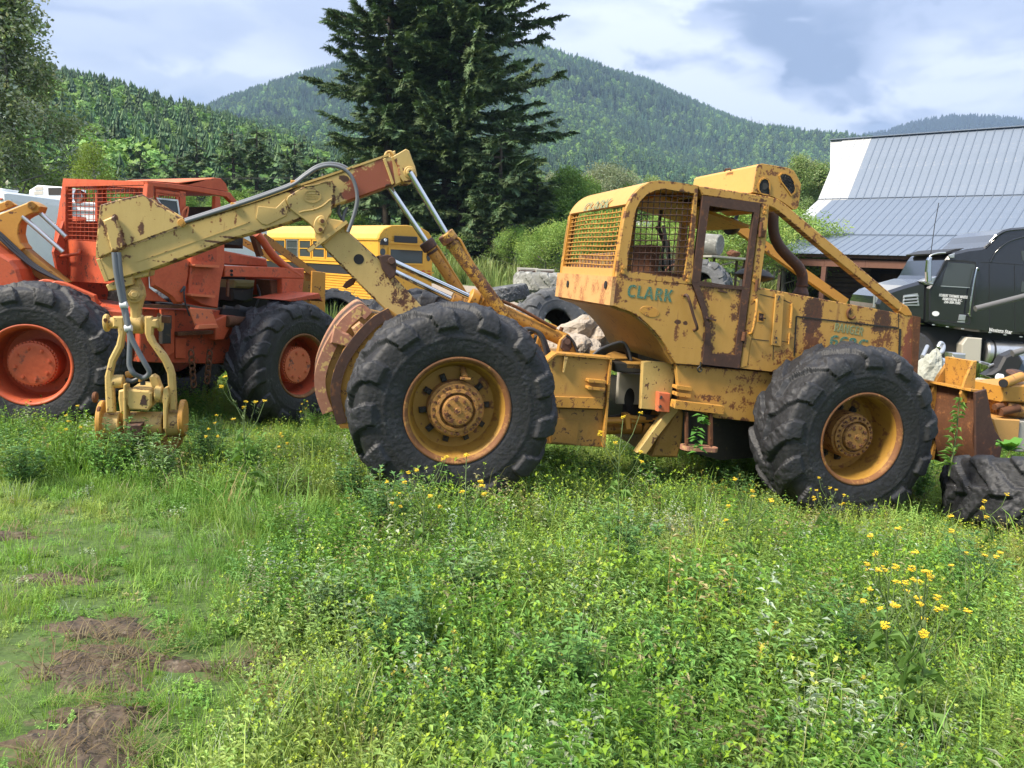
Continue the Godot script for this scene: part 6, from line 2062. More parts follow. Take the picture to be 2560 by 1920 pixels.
# ---------------------------------------------------------------- black truck
func make_truck() -> void:
	var yaw := deg_to_rad(-6.0)
	frame = flat_of(Vector3(cos(yaw), -0.045, -sin(yaw)), Vector3(sin(yaw), 0, cos(yaw)), at(2400, 900, 18.0))
	var t := thing("highway_truck", "black highway truck with sleeper cab and white lettered door by the barn", "truck", frame)
	var w := 2.3
	var mb := MB.new()
	# sleeper and cab in one shell
	mb.prism(LP([2316, 806, 2318, 720, 2342, 690, 2364, 650, 2372, 640, 2387, 630, 2420, 622, 2462, 617, 2476, 604, 2492, 586, 2510, 575, 2530, 570, 2580, 566, 2760, 566, 2775, 600, 2775, 850, 2440, 830, 2340, 815], 0.0), -w, 0.0, 0.06)
	var cab := pt(t, "cab", mb, M.truck)
	mb = MB.new()
	mb.ring(LP([2364, 649, 2405, 650, 2440, 655, 2438, 740, 2424, 812, 2370, 806, 2322, 800, 2322, 730, 2344, 690], 0.0), LP([2368, 654, 2404, 655, 2436, 660, 2434, 740, 2421, 807, 2370, 802, 2326, 796, 2326, 731, 2347, 692], 0.0), 0.001, 0.008)
	var door := pt(cab, "door", mb, M.truck_flat)
	mb = MB.new()
	mb.prism(LP([2370, 656, 2434, 660, 2438, 664, 2424, 717, 2353, 713, 2360, 685], 0.0), 0.002, 0.012)
	pt(door, "window", mb, M.glass)
	mb = MB.new()
	mb.bar(L3(2352, 715, 0.012), L3(2424, 719, 0.012), 0.02, 0.02)
	mb.box(L3(2405, 794, 0.015), Vector3(0.15, 0.13, 0.03), 0.008)
	mb.bar(L3(2393, 804, 0.01), L3(2412, 805, 0.01), 0.02, 0.03)
	pt(door, "latch", mb, M.silver)
	mb = MB.new()
	mb.prism(oval(L(2339, 784, 0.0), 0.08, 0.058), 0.001, 0.006)
	pt(door, "sticker", mb, M.letter_white)
	var up := Vector3(0, 1, 0)
	letters(door, "lettering", "ROBERT THOMAS WHITE", L3(2348, 737.5, 0.004), L3(2419, 743.5, 0.004), up, 0.065, M.letter_white, "Droid Sans", 800, 0.004)
	letters(door, "lettering", "ARMSTRONG B.C.", L3(2356, 746.5, 0.004), L3(2406, 751, 0.004), up, 0.062, M.letter_white, "Droid Sans", 800, 0.004)
	letters(door, "lettering", "250-309-7595", L3(2360, 754.5, 0.004), L3(2401, 758, 0.004), up, 0.058, M.letter_white, "Droid Sans", 800, 0.004)
	letters(cab, "lettering", "Western Star", L3(2472, 824, 0.004), L3(2530, 831, 0.004), up, 0.085, M.letter_white, "Droid Serif", 700, 0.004)
	mb = MB.new()
	mb.tube(spline(PackedVector3Array([L3(2446, 676, 0.02), L3(2445, 672, 0.1), L3(2441, 674, 0.12), L3(2432, 720, 0.12), L3(2424, 775, 0.12), L3(2424, 788, 0.1), L3(2429, 792, 0.02)]), 4), 0.02, 8)
	pt(cab, "grab_rail", mb, M.chrome)
	mb = MB.new()
	for q in [[2473, 660, 2474, 830], [2536, 662, 2538, 834], [2450, 655, 2560, 662]]:
		mb.bar(L3(q[0], q[1], 0.001), L3(q[2], q[3], 0.001), 0.008, 0.014)
	pt(cab, "seam", mb, M.truck_flat)
	mb = MB.new()
	mb.prism(LP([2554, 704, 2590, 706, 2590, 732, 2552, 730], 0.0), 0.001, 0.01, 0.003)
	mb.prism(LP([2552, 628, 2590, 624, 2592, 650, 2556, 652], 0.0), 0.001, 0.01, 0.003)
	pt(cab, "sleeper_window", mb, M.glass)
	mb = MB.new()
	mb.tube(spline(L3P([2462, 618, 2490, 592, 2515, 578, 2560, 573, 2620, 570], 0.01), 4), 0.02, 6)
	mb.tube(spline(L3P([2476, 655, 2490, 630, 2520, 605, 2560, 592], 0.01), 4), 0.02, 6)
	pt(cab, "fairing_edge", mb, M.truck)
	for q in [[2333, 812], [2368, 817], [2406, 822], [2474, 831], [2512, 837], [2552, 842]]:
		mb = MB.new()
		mb.prism(oval(L(q[0], q[1], 0.0), 0.035, 0.015), 0.001, 0.02, 0.003)
		pt(cab, "marker_light", mb, M.silver)
	mb = MB.new()
	mb.prism(LP([2352, 633, 2388, 622, 2412, 620, 2390, 630, 2356, 637], -0.1), -w + 0.1, -0.1, 0.01)
	pt(cab, "sun_visor", mb, M.truck_flat)
	mb = MB.new()
	mb.prism(LP([2369, 638, 2385, 633, 2384, 645, 2372, 645], 0.0), 0.002, 0.05, 0.01)
	pt(cab, "visor_bracket", mb, M.silver)
	# bonnet
	mb = MB.new()
	mb.prism(LP([2196, 800, 2192, 760, 2200, 742, 2218, 728, 2261, 714, 2290, 706, 2316, 699, 2320, 720, 2320, 806], -0.12), -w + 0.12, -0.12, 0.07)
	var hood := pt(t, "bonnet", mb, M.truck)
	mb = MB.new()
	for k in 3:
		var yy := 738.0 + k * 8.0
		mb.prism(LP([2258, yy + 2, 2294, yy - 1, 2296, yy + 3, 2256, yy + 6], -0.12), -0.119, -0.07, 0.01)
	mb.ring(LP([2258, 738, 2293, 733, 2297, 764, 2254, 764], -0.12), LP([2261, 741, 2290, 737, 2293, 761, 2258, 761], -0.12), -0.119, -0.085)
	pt(hood, "intake_grille", mb, M.silver)
	mb = MB.new()
	mb.prism(LP([2302, 703, 2316, 697, 2341, 690, 2338, 704, 2330, 714, 2314, 712], -0.05), -0.3, -0.02, 0.02)
	mb.bar(L3(2186, 735, -0.2), L3(2184, 768, -0.2), 0.03, 0.03)
	mb.prism(LP([2189, 742, 2200, 742, 2198, 757, 2188, 757], -0.2), -0.25, -0.2, 0.01)
	pt(hood, "mirror_bracket", mb, M.silver)
	mb = MB.new()
	mb.prism(LP([2324, 643, 2331, 643, 2330, 704, 2318, 708, 2317, 680, 2320, 650], 0.25), 0.12, 0.25, 0.02)
	var mirror := pt(t, "mirror", mb, M.chrome)
	mb = MB.new()
	mb.tube(spline(L3P([2323, 645, 2328, 638, 2345, 633, 2364, 632], 0.15), 4), 0.02, 6)
	mb.tube(L3P([2318, 707, 2332, 710], 0.12), 0.02, 6)
	pt(mirror, "mirror_arm", mb, M.silver)
	mb = MB.new()
	mb.tube(L3P([2326, 640, 2337, 560, 2347, 507], 0.1), 0.009, 5)
	pt(t, "aerial", mb, M.black)
	# chassis, step box, tank
	mb = MB.new()
	mb.prism(LP([2230, 812, 2340, 818, 2780, 862, 2780, 910, 2300, 905, 2230, 880], -0.3), -1.9, -0.3)
	pt(t, "chassis", mb, M.dark)
	mb = MB.new()
	mb.prism(LP([2405, 862, 2418, 843, 2456, 846, 2452, 905, 2404, 905], -0.02), -0.6, -0.02, 0.02)
	var box := pt(t, "step_box", mb, M.beige)
	mb = MB.new()
	mb.rod(L3(2423, 843, -0.2), L3(2424, 838, -0.2), 0.05, 12)
	pt(box, "filler_cap", mb, M.black)
	mb = MB.new()
	mb.rod(L3(2456, 880, -0.33), L3(2700, 895, -0.33), 0.30, 28, 0.04)
	var tank := pt(t, "fuel_tank", mb, M.silver)
	mb = MB.new()
	mb.rod(L3(2470, 881, -0.33), L3(2475, 881.3, -0.33), 0.306, 28)
	mb.rod(L3(2548, 886, -0.33), L3(2554, 886.3, -0.33), 0.306, 28)
	pt(tank, "tank_strap", mb, M.black)
	for q in [[2275, 880], [2690, 920], [2790, 930]]:
		mb = MB.new()
		mb.rod(L3(q[0], q[1], -0.1), L3(q[0], q[1], -0.4), 0.5, 24, 0.04)
		pt(t, "wheel", mb, M.tyre)

# ---------------------------------------------------------------- orange skidder
func make_orange_skidder() -> void:
	rng.seed = 99
	var yaw := deg_to_rad(60.0)
	var za := Vector3(sin(yaw), 0, cos(yaw))
	var xa := Vector3(cos(yaw), -0.03, -sin(yaw))
	var wc := at(757, 915, 10.4)
	frame = flat_of(xa, za, wc - za * 1.5)
	var t := thing("orange_skidder", "faded orange log skidder with dented cab and mesh rear window", "skidder", frame)
	var f2 := frame
	var tm := tyre_mesh(0.87, 0.425, 0.31, 13, 0.05, 8)
	wheel(t, Transform3D(Basis(), Vector3(0, 0, 1.5)), true, tm, 0.31, M.orange_dirty, M.rim_edge, M.orange_light, true)
	wheel(t, Transform3D(Basis(Vector3.UP, PI), Vector3(0, 0, -1.5)), true, tm, 0.31, M.orange_dirty, M.rim_edge, M.orange_light, true)
	var z := 0.85
	var xr := L3(371, 454, z).x
	# side of the cab: posts and rails round three openings
	var mb := MB.new()
	mb.prism(LP([369, 453, 430, 459, 500, 468, 576, 481, 593, 504, 582, 508, 566, 492, 500, 481, 430, 471, 371, 465], z), z - 0.07, z, 0.006)
	pt(t, "roof_rail", mb, M.orange)
	for q in [[369, 460, 384, 464, 386, 600, 355, 610], [450, 478, 465, 480, 464, 570, 448, 575], [539, 490, 551, 492, 556, 600, 536, 600], [576, 482, 594, 505, 588, 512, 574, 496]]:
		mb = MB.new()
		mb.prism(LP(q, z), z - 0.07, z + 0.003, 0.006)
		pt(t, "cab_post", mb, M.orange)
	for q in [[369, 460, 384, 464, 386, 600, 366, 610], [450, 478, 465, 480, 464, 570, 448, 575], [539, 490, 551, 492, 556, 600, 536, 600]]:
		mb = MB.new()
		mb.prism(LP(q, z), -z, -z + 0.07)
		pt(t, "cab_post", mb, M.orange_dirty)
	mb = MB.new()
	mb.prism(LP([366, 556, 560, 556, 560, 660, 480, 672, 470, 770, 430, 765, 400, 740, 350, 700, 340, 640], z), -z, -z + 0.05)
	pt(t, "cab_side", mb, M.orange_dirty)
	mb = MB.new()
	mb.ring(LP([390, 480, 447, 487, 449, 560, 388, 555], z), LP([396, 487, 441, 492, 443, 552, 394, 547], z), z - 0.03, z)
	mb.bar(L3(388, 478, z - 0.01), L3(449, 487, z - 0.01), 0.02, 0.05)
	pt(t, "side_window", mb, M.orange)
	mb = MB.new()
	mb.ring(LP([391, 494, 445, 499, 452, 545, 440, 548, 402, 512], z + 0.01), LP([395, 498, 442, 503, 448, 540, 441, 543, 404, 510], z + 0.01), z - 0.01, z + 0.012)
	var sash := pt(t, "loose_sash", mb, M.white_paint)
	mb = MB.new()
	mb.prism(LP([395, 498, 442, 503, 448, 540, 441, 543, 404, 510], z + 0.01), z, z + 0.002)
	pt(sash, "pane", mb, M.glass)
	mb = MB.new()
	for k in 10:
		mb.tube(L3P([392 + k * 6.0, 481 + k * 0.7, 390 + k * 6.0, 500 + k * 0.6], z - 0.02), 0.006, 5)
	var sg := pt(t, "side_guard", mb, M.orange_dirty)
	tag(sg, "", "", "", "stuff")
	mb = MB.new()
	mb.box(Vector3(L3(500, 560, 0).x, L3(500, 560, 0).y - 0.05, 0.0), Vector3(0.5, 0.5, 1.2), 0.04)
	pt(t, "seat_back", mb, M.grease)
	mb = MB.new()
	mb.tube(spline(L3P([454, 545, 458, 528, 470, 518, 466, 545], z + 0.05), 4), 0.012, 6)
	pt(t, "mirror_bar", mb, M.orange_light)
	# roof and the raised vent hump at its front
	mb = MB.new()
	var r0 := L(369, 453, z)
	var r1 := L(576, 481, z)
	mb.strip(PackedVector2Array([r0, L(500, 468, z), r1]), -0.04, -z, z - 0.071)
	pt(t, "roof_sheet", mb, M.orange)
	mb = MB.new()
	mb.prism(LP([372, 452, 440, 456, 536, 444, 553, 446, 564, 458, 571, 479, 500, 466, 430, 458], z - 0.02), -z + 0.02, z - 0.02, 0.01)
	var hump := pt(t, "roof_hump", mb, M.orange_light)
	mb = MB.new()
	mb.prism(LP([466, 463, 536, 445, 553, 447, 564, 459, 571, 479, 500, 467], z - 0.015), z - 0.019, z - 0.012)
	pt(hump, "hump_end", mb, M.orange)
	# rear wall with its wire window
	var ry := func(a: Array) -> PackedVector2Array:
		var o := PackedVector2Array()
		for i in range(0, a.size(), 2):
			var p := LX(a[i], a[i + 1], xr)
			o.push_back(Vector2(p.z, p.y))
		return o
	var rx := Transform3D(Basis(Vector3.BACK, Vector3.UP, Vector3.LEFT), Vector3(xr, 0, 0))
	var ro: PackedVector2Array = ry.call([158, 446, 265, 450, 371, 454, 362, 530, 352, 640, 240, 640, 129, 634, 144, 540])
	var ri: PackedVector2Array = ry.call([170, 461, 265, 465, 358, 470, 352, 530, 342, 606, 240, 604, 146, 598, 158, 530])
	mb = MB.new(); mb.xf = rx
	mb.ring(ro, ri, -0.05, 0.0)
	pt(t, "rear_wall", mb, M.orange)
	mb = MB.new(); mb.xf = rx
	var gx: Vector2 = ((ry.call([252, 530]) as PackedVector2Array)[0] - (ry.call([241, 530]) as PackedVector2Array)[0])
	var gy: Vector2 = ((ry.call([200, 520]) as PackedVector2Array)[0] - (ry.call([200, 530.5]) as PackedVector2Array)[0])
	guard(mb, ri, (ry.call([146, 598]) as PackedVector2Array)[0], (ry.call([150, 598]) as PackedVector2Array)[0], gx, gy, 24, 16, -0.02, 0.0042)
	pt(t, "rear_window_guard", mb, M.orange_dirty)
	mb = MB.new()
	var fl := LX(200, 492, xr + 0.12)
	mb.xf = Transform3D(Basis(Vector3.UP, -PI / 2), fl)
	mb.lathe(PackedVector2Array([Vector2(0, -0.07), Vector2(0.06, -0.06), Vector2(0.085, 0.0), Vector2(0.09, 0.03), Vector2(0.08, 0.03), Vector2(0, 0.022)]), 20, true)
	pt(t, "work_lamp", mb, M.silver)
	mb = MB.new()
	mb.box(LX(255, 525, xr + 0.35), Vector3(0.06, 0.75, 0.14), 0.01)
	mb.box(LX(185, 575, xr + 0.45), Vector3(0.12, 0.35, 0.45), 0.04)
	pt(t, "cab_interior", mb, M.orange_dirty)
	mb = MB.new(); mb.xf = rx
	mb.prism(ry.call([129, 634, 240, 640, 352, 640, 350, 690, 300, 712, 263, 709, 162, 703, 145, 670]), -0.04, -0.001, 0.004)
	pt(t, "rear_apron", mb, M.orange_dirty)
	mb = MB.new()
	mb.tube(spline(PackedVector3Array([LX(140, 626, xr), LX(139, 634, xr - 0.06), LX(150, 640, xr - 0.08), LX(185, 636, xr - 0.08), LX(198, 632, xr - 0.06), LX(199, 625, xr)]), 5), 0.018, 8)
	pt(t, "grab_rail", mb, M.orange)
	# dented side, step column, flap
	mb = MB.new()
	mb.prism(LP([356, 600, 420, 600, 473, 654, 470, 690, 456, 760, 436, 760, 425, 745, 400, 728, 378, 716, 374, 676], z), z - 0.05, z + 0.03, 0.03)
	mb.prism(LP([345, 640, 380, 640, 382, 720, 410, 742, 430, 756, 360, 752, 345, 700], z), z - 0.12, z - 0.06, 0.01)
	pt(t, "dented_side", mb, M.orange)
	mb = MB.new()
	mb.prism(LP([476, 630, 500, 622, 536, 610, 557, 606, 557, 662, 548, 700, 540, 770, 500, 762, 466, 742, 470, 690], z), z - 0.3, z + 0.04, 0.012)
	var col := pt(t, "step_column", mb, M.orange)
	mb = MB.new()
	for q in [[480, 663, 541, 666], [470, 736, 531, 741]]:
		mb.bar(L3(q[0], q[1], z + 0.08), L3(q[2], q[3], z + 0.08), 0.12, 0.03, Vector3.UP, 0.006)
	pt(col, "step", mb, M.orange_light)
	mb = MB.new()
	mb.prism(LP([479, 686, 502, 686, 499, 712, 475, 712], z), z + 0.041, z + 0.044)
	mb.prism(LP([488, 626, 536, 614, 536, 654, 484, 650], z), z + 0.041, z + 0.044)
	pt(col, "recess", mb, M.orange_dirty)  # thin darker plates laid on the column face, not sunk in
	mb = MB.new()
	mb.tube(spline(L3P([463, 718, 460, 735, 464, 760, 474, 790], z + 0.06), 4), 0.010, 6)
	mb.tube(L3P([452, 730, 462, 716], z + 0.05), 0.014, 6)
	pt(t, "loose_cable", mb, M.hose)
	mb = MB.new()
	mb.prism(LP([472, 771, 530, 774, 546, 820, 492, 823], z + 0.12), z + 0.10, z + 0.12, 0.004)
	mb.prism(LP([492, 823, 546, 820, 541, 810, 500, 812], z + 0.18), z + 0.12, z + 0.19, 0.004)
	pt(t, "foot_flap", mb, M.orange_light)
	# bonnet and engine
	mb = MB.new()
	mb.prism(LP([557, 626, 668, 647, 671, 668, 557, 662], z - 0.25), -z + 0.2, z - 0.25, 0.02)
	pt(t, "bonnet", mb, M.orange)
	mb = MB.new()
	mb.prism(LP([562, 664, 660, 667, 761, 671, 761, 697, 662, 694, 562, 692], z), z - 0.12, z, 0.01)
	var beam := pt(t, "side_beam", mb, M.orange)
	mb = MB.new()
	for q in [[579, 677], [579, 687]]:
		mb.rod(L3(q[0], q[1], z), L3(q[0], q[1], z + 0.012), 0.02, 10)
	pt(beam, "bolt", mb, M.dark)
	mb = MB.new()
	mb.prism(LP([706, 696, 761, 697, 757, 733, 706, 742], z), -z, z - 0.002, 0.01)
	pt(t, "nose", mb, M.orange)
	mb = MB.new()
	mb.prism(LP([560, 690, 706, 694, 706, 800, 545, 790], z - 0.75), -z, z - 0.75)
	mb.prism(LP([545, 770, 640, 775, 620, 800, 540, 790], z - 0.2), -z, z - 0.1)
	pt(t, "engine_bay", mb, M.dark)
	mb = MB.new()
	mb.prism(LP([578, 720, 638, 720, 634, 750, 612, 757, 582, 752], z - 0.3), 0.0, z - 0.3, 0.03)
	var eng := pt(t, "engine", mb, M.grease)
	mb = MB.new()
	mb.prism(LP([590, 701, 640, 701, 638, 718, 626, 722, 588, 720], z - 0.28), 0.1, z - 0.28, 0.03)
	pt(eng, "valve_cover", mb, mat(0.20, 0.19, 0.06, 0.6))
	mb = MB.new()
	mb.prism(LP([676, 700, 703, 700, 703, 745, 680, 742], z - 0.1), z - 0.4, z - 0.1, 0.01)
	mb.prism(LP([570, 698, 574, 698, 573, 742, 568, 740], z - 0.02), z - 0.05, z - 0.02)
	pt(eng, "radiator_side", mb, M.rust)
	mb = MB.new()
	mb.tube(spline(L3P([642, 712, 650, 735, 645, 752, 640, 765], z - 0.2), 4), 0.014, 6)
	mb.tube(spline(L3P([630, 770, 610, 775, 580, 772, 560, 768], z - 0.25), 4), 0.03, 8)
	mb.rod(L3(592, 772, z - 0.15), L3(612, 778, z - 0.15), 0.06, 12)
	pt(eng, "hose", mb, M.hose)
	mb = MB.new()
	mb.tube(spline(L3P([641, 584, 655, 600, 680, 635, 710, 664, 748, 690], z - 0.05), 5), 0.055, 12)
	pt(t, "guard_bar", mb, M.orange)
	mb = MB.new()
	mb.bar(L3(633, 588, z - 0.1), L3(650, 640, z - 0.1), 0.09, 0.06)
	pt(t, "brace", mb, M.rust)
	mb = MB.new()
	mb.prism(LP([683, 748, 720, 741, 772, 731, 781, 752, 770, 745, 700, 752], z + 0.3), z - 0.1, z + 0.5, 0.006)
	pt(t, "fender", mb, M.orange_dirty)
	# lower frame
	mb = MB.new()
	mb.prism(LP([350, 770, 440, 774, 560, 776, 624, 790, 606, 840, 585, 880, 570, 906, 540, 910, 420, 908, 350, 905], z - 0.15), -z, z - 0.15, 0.01)
	pt(t, "lower_frame", mb, M.orange_dirty)
	mb = MB.new()
	mb.prism(LP([403, 774, 438, 776, 436, 880, 420, 890, 404, 860], z - 0.10), z - 0.14, z - 0.10, 0.004)
	mb.prism(LP([438, 844, 466, 845, 464, 896, 440, 896], z - 0.12), z - 0.149, z - 0.12, 0.004)
	pt(t, "frame_plate", mb, M.orange)
	mb = MB.new()
	mb.bar(L3(440, 834, z - 0.08), L3(560, 828, z - 0.08), 0.08, 0.045, Vector3.UP, 0.004)
	mb.bar(L3(350, 764, z - 0.08), L3(470, 768, z - 0.08), 0.08, 0.04, Vector3.UP, 0.004)
	pt(t, "frame_rail", mb, M.rust)
	mb = MB.new()
	mb.box(L3(414, 805, z - 0.02), Vector3(0.12, 0.16, 0.08), 0.008)
	mb.box(L3(412, 838, z - 0.02), Vector3(0.12, 0.2, 0.08), 0.008)
	pt(t, "hinge_block", mb, M.grease)
	mb = MB.new()
	mb.rod(L3(565, 803, z), L3(640, 808, z), 0.075, 16, 0.01)
	mb.rod(Vector3(0, 0, -1.3), Vector3(0, 0, 1.2), 0.15, 16)
	pt(t, "ram_tube", mb, M.rust)
	mb = MB.new()
	mb.prism(LP([538, 800, 565, 788, 590, 790, 560, 850, 540, 850], z), z - 0.2, z, 0.01)
	pt(t, "ram_mount", mb, M.orange)
	# chains
	mb = MB.new()
	for q in [[478, 885, 484, 960], [524, 885, 518, 950]]:
		for k in 6:
			var c := L3(lerpf(q[0], q[2], k / 5.0), lerpf(q[1], q[3], k / 5.0), z + 0.05)
			var path := PackedVector3Array()
			for j in 11:
				var a := TAU * j / 10.0
				path.push_back(c + (Vector3(cos(a) * 0.035, sin(a) * 0.05, 0) if k % 2 else Vector3(cos(a) * 0.012, sin(a) * 0.05, cos(a) * 0.033)))
			mb.tube(path, 0.012, 6, -1.0, false)
	var ch := pt(t, "chain", mb, M.rust)
	tag(ch, "", "", "", "stuff")
	# rear half, turned the other way at the joint
	var y1 := deg_to_rad(12.0)
	var z1 := Vector3(sin(y1), 0, cos(y1))
	frame = flat_of(Vector3(cos(y1), -0.02, -sin(y1)), z1, at(72, 913, 8.19) - z1 * 1.5)
	var rel := f2.affine_inverse() * frame
	var first := t.get_child_count()
	wheel(t, Transform3D(Basis(), Vector3(0, 0, 1.5)), true, tm, 0.31, M.orange, M.orange, M.orange, true)
	wheel(t, Transform3D(Basis(Vector3.UP, PI), Vector3(0, 0, -1.5)), true, tm, 0.31, M.orange_dirty, M.rim_edge, M.orange_light, true)
	mb = MB.new()
	mb.rod(Vector3(0, 0, -1.3), Vector3(0, 0, 1.15), 0.16, 16)
	mb.prism(LP([-60, 720, 30, 740, 240, 770, 330, 780, 330, 880, 200, 900, -60, 900], 0.6), -0.6, 0.6, 0.02)
	pt(t, "rear_frame", mb, M.orange_dirty)
	mb = MB.new()
	mb.prism(LP([-90, 600, -40, 600, 0, 634, 26, 650, 44, 672, 54, 706, 40, 760, -90, 760], 0.5), -0.5, 0.5, 0.03)
	pt(t, "winch_guard", mb, M.orange)
	mb = MB.new()
	mb.prism(LP([86, 704, 108, 698, 124, 700, 170, 718, 232, 742, 250, 758, 240, 768, 190, 752, 110, 716], 0.5), 0.40, 0.5, 0.01)
	mb.prism(LP([112, 712, 138, 702, 160, 706, 236, 738, 244, 764, 250, 772, 180, 750], 0.64), 0.54, 0.64, 0.01)
	pt(t, "deck_arm", mb, M.orange)
	var yl: StandardMaterial3D = M.yellow
	mb = MB.new()
	mb.prism(LP([-60, 560, 0, 534, 66, 507, 78, 502, 90, 508, 101, 516, 96, 531, 82, 533, 70, 538, 58, 545, 48, 562, 45, 585, 52, 607, 63, 620, 52, 627, 0, 622, -60, 625], 0.12), -0.12, 0.12, 0.012)
	var arm := pt(t, "boom_arm", mb, yl)
	mb = MB.new()
	mb.prism(LP([-60, 520, 0, 507, 14, 502, 26, 503, 42, 513, 0, 530, -60, 545], -0.3), -0.36, -0.3, 0.01)
	pt(arm, "boom_ear", mb, M.yellow)
	mb = MB.new()
	for q in [[78, 513, 0.12], [22, 510, -0.3]]:
		mb.rod(L3(q[0], q[1], q[2]), L3(q[0], q[1], q[2] + 0.05), 0.045, 16, 0.005)
	pt(arm, "arm_pin", mb, M.yellow_rusty)
	mb = MB.new()
	mb.rod(L3(90, 523, 0.0), L3(165, 592, 0.0), 0.028, 12)
	mb.rod(L3(56, 541, 0.1), L3(158, 630, 0.1), 0.028, 12)
	pt(t, "ram_rod", mb, M.silver)
	mb = MB.new()
	mb.prism(LP([-60, 622, 40, 626, 62, 620, 100, 652, 168, 706, 150, 712, 100, 700, 40, 660, -60, 640], 0.10), -0.10, 0.10, 0.01)
	pt(t, "lower_arm", mb, M.mustard)
	mb = MB.new()
	for o in [0.0, 7.0, 15.0]:
		mb.tube(spline(L3P([-30, 560 + o, 0, 582 + o, 30, 610 + o, 75, 652 + o * 0.7, 110, 676 + o * 0.5, 160, 706], 0.16 + o * 0.004), 5), 0.017, 6)
	pt(t, "arm_hose", mb, M.hose)
	for k in range(first, t.get_child_count()):
		var o := t.get_child(k) as Node3D
		o.transform = rel * o.transform
	# the yellow post and rail frame that stands beyond its nose
	frame = flat_of(Vector3(cos(0.5), 0, -sin(0.5)), Vector3(sin(0.5), 0, cos(0.5)), at(815, 820, 11.6))
	t = thing("yellow_guard_frame", "yellow steel guard with a slanting bar beyond the orange skidder's nose", "guard frame", frame)
	mb = MB.new()
	mb.prism(LP([780, 677, 814, 681, 812, 824, 776, 800], 0.0), -0.06, 0.0, 0.006)
	pt(t, "post_plate", mb, M.yellow)
	mb = MB.new()
	mb.bar(L3(655, 590, -0.1), L3(790, 688, -0.1), 0.08, 0.10, Vector3.UP, 0.006)
	pt(t, "slant_bar", mb, M.mustard)
	mb = MB.new()
	mb.bar(L3(600, 600, -0.9), L3(720, 668, -0.9), 0.08, 0.10, Vector3.UP, 0.006)
	pt(t, "slant_bar", mb, M.yellow)
	mb = MB.new()
	mb.bar(L3(716, 690, -0.3), L3(785, 692, -0.1), 0.08, 0.12, Vector3.UP, 0.006)
	mb.prism(LP([700, 696, 778, 700, 776, 800, 700, 800], -0.5), -0.6, -0.5)
	pt(t, "cross_rail", mb, M.mustard)

# ---------------------------------------------------------------- tyres, rocks, scrap
func rock_mesh(r: Vector3, sd: int, cut := 5) -> MB:
	var mb := MB.new()
	var nz := noise(0.9, sd, 4)
	var lr := RandomNumberGenerator.new()
	lr.seed = sd
	var planes := []
	for k in cut + 4:
		planes.append([Vector3(lr.randf_range(-1, 1), lr.randf_range(-0.4, 1), lr.randf_range(-1, 1)).normalized(), lr.randf_range(0.62, 0.88)])
	var na := 26
	var ne := 16
	var grid := []
	for j in ne + 1:
		var row := PackedVector3Array()
		for i in na:
			var th := TAU * i / na
			var ph := PI * j / ne
			var d := Vector3(sin(ph) * cos(th), cos(ph), sin(ph) * sin(th))
			var q := 1.0
			for p in planes:
				var c: float = d.dot(p[0])
				if c > 0.05:
					q = minf(q, p[1] / c)
			q *= 1.0 + nz.get_noise_3dv(d * 1.2) * 0.22 + nz.get_noise_3dv(d * 5.0) * 0.05
			row.push_back(d * q * r)
		grid.append(row)
	for j in ne:
		for i in na:
			var k := (i + 1) % na
			mb.tri(grid[j][i], grid[j][k], grid[j + 1][k])
			mb.tri(grid[j][i], grid[j + 1][k], grid[j + 1][i])
	return mb

func loose_tyre(called: String, label: String, xf: Transform3D, mesh: ArrayMesh, m: Material, group := "spare tyres lying about the yard") -> void:
	var o := MeshInstance3D.new()
	o.name = numbered(called)
	o.mesh = mesh
	o.material_override = m
	add_child(o)
	o.transform = xf
	tag(o, label, "tyre", group)

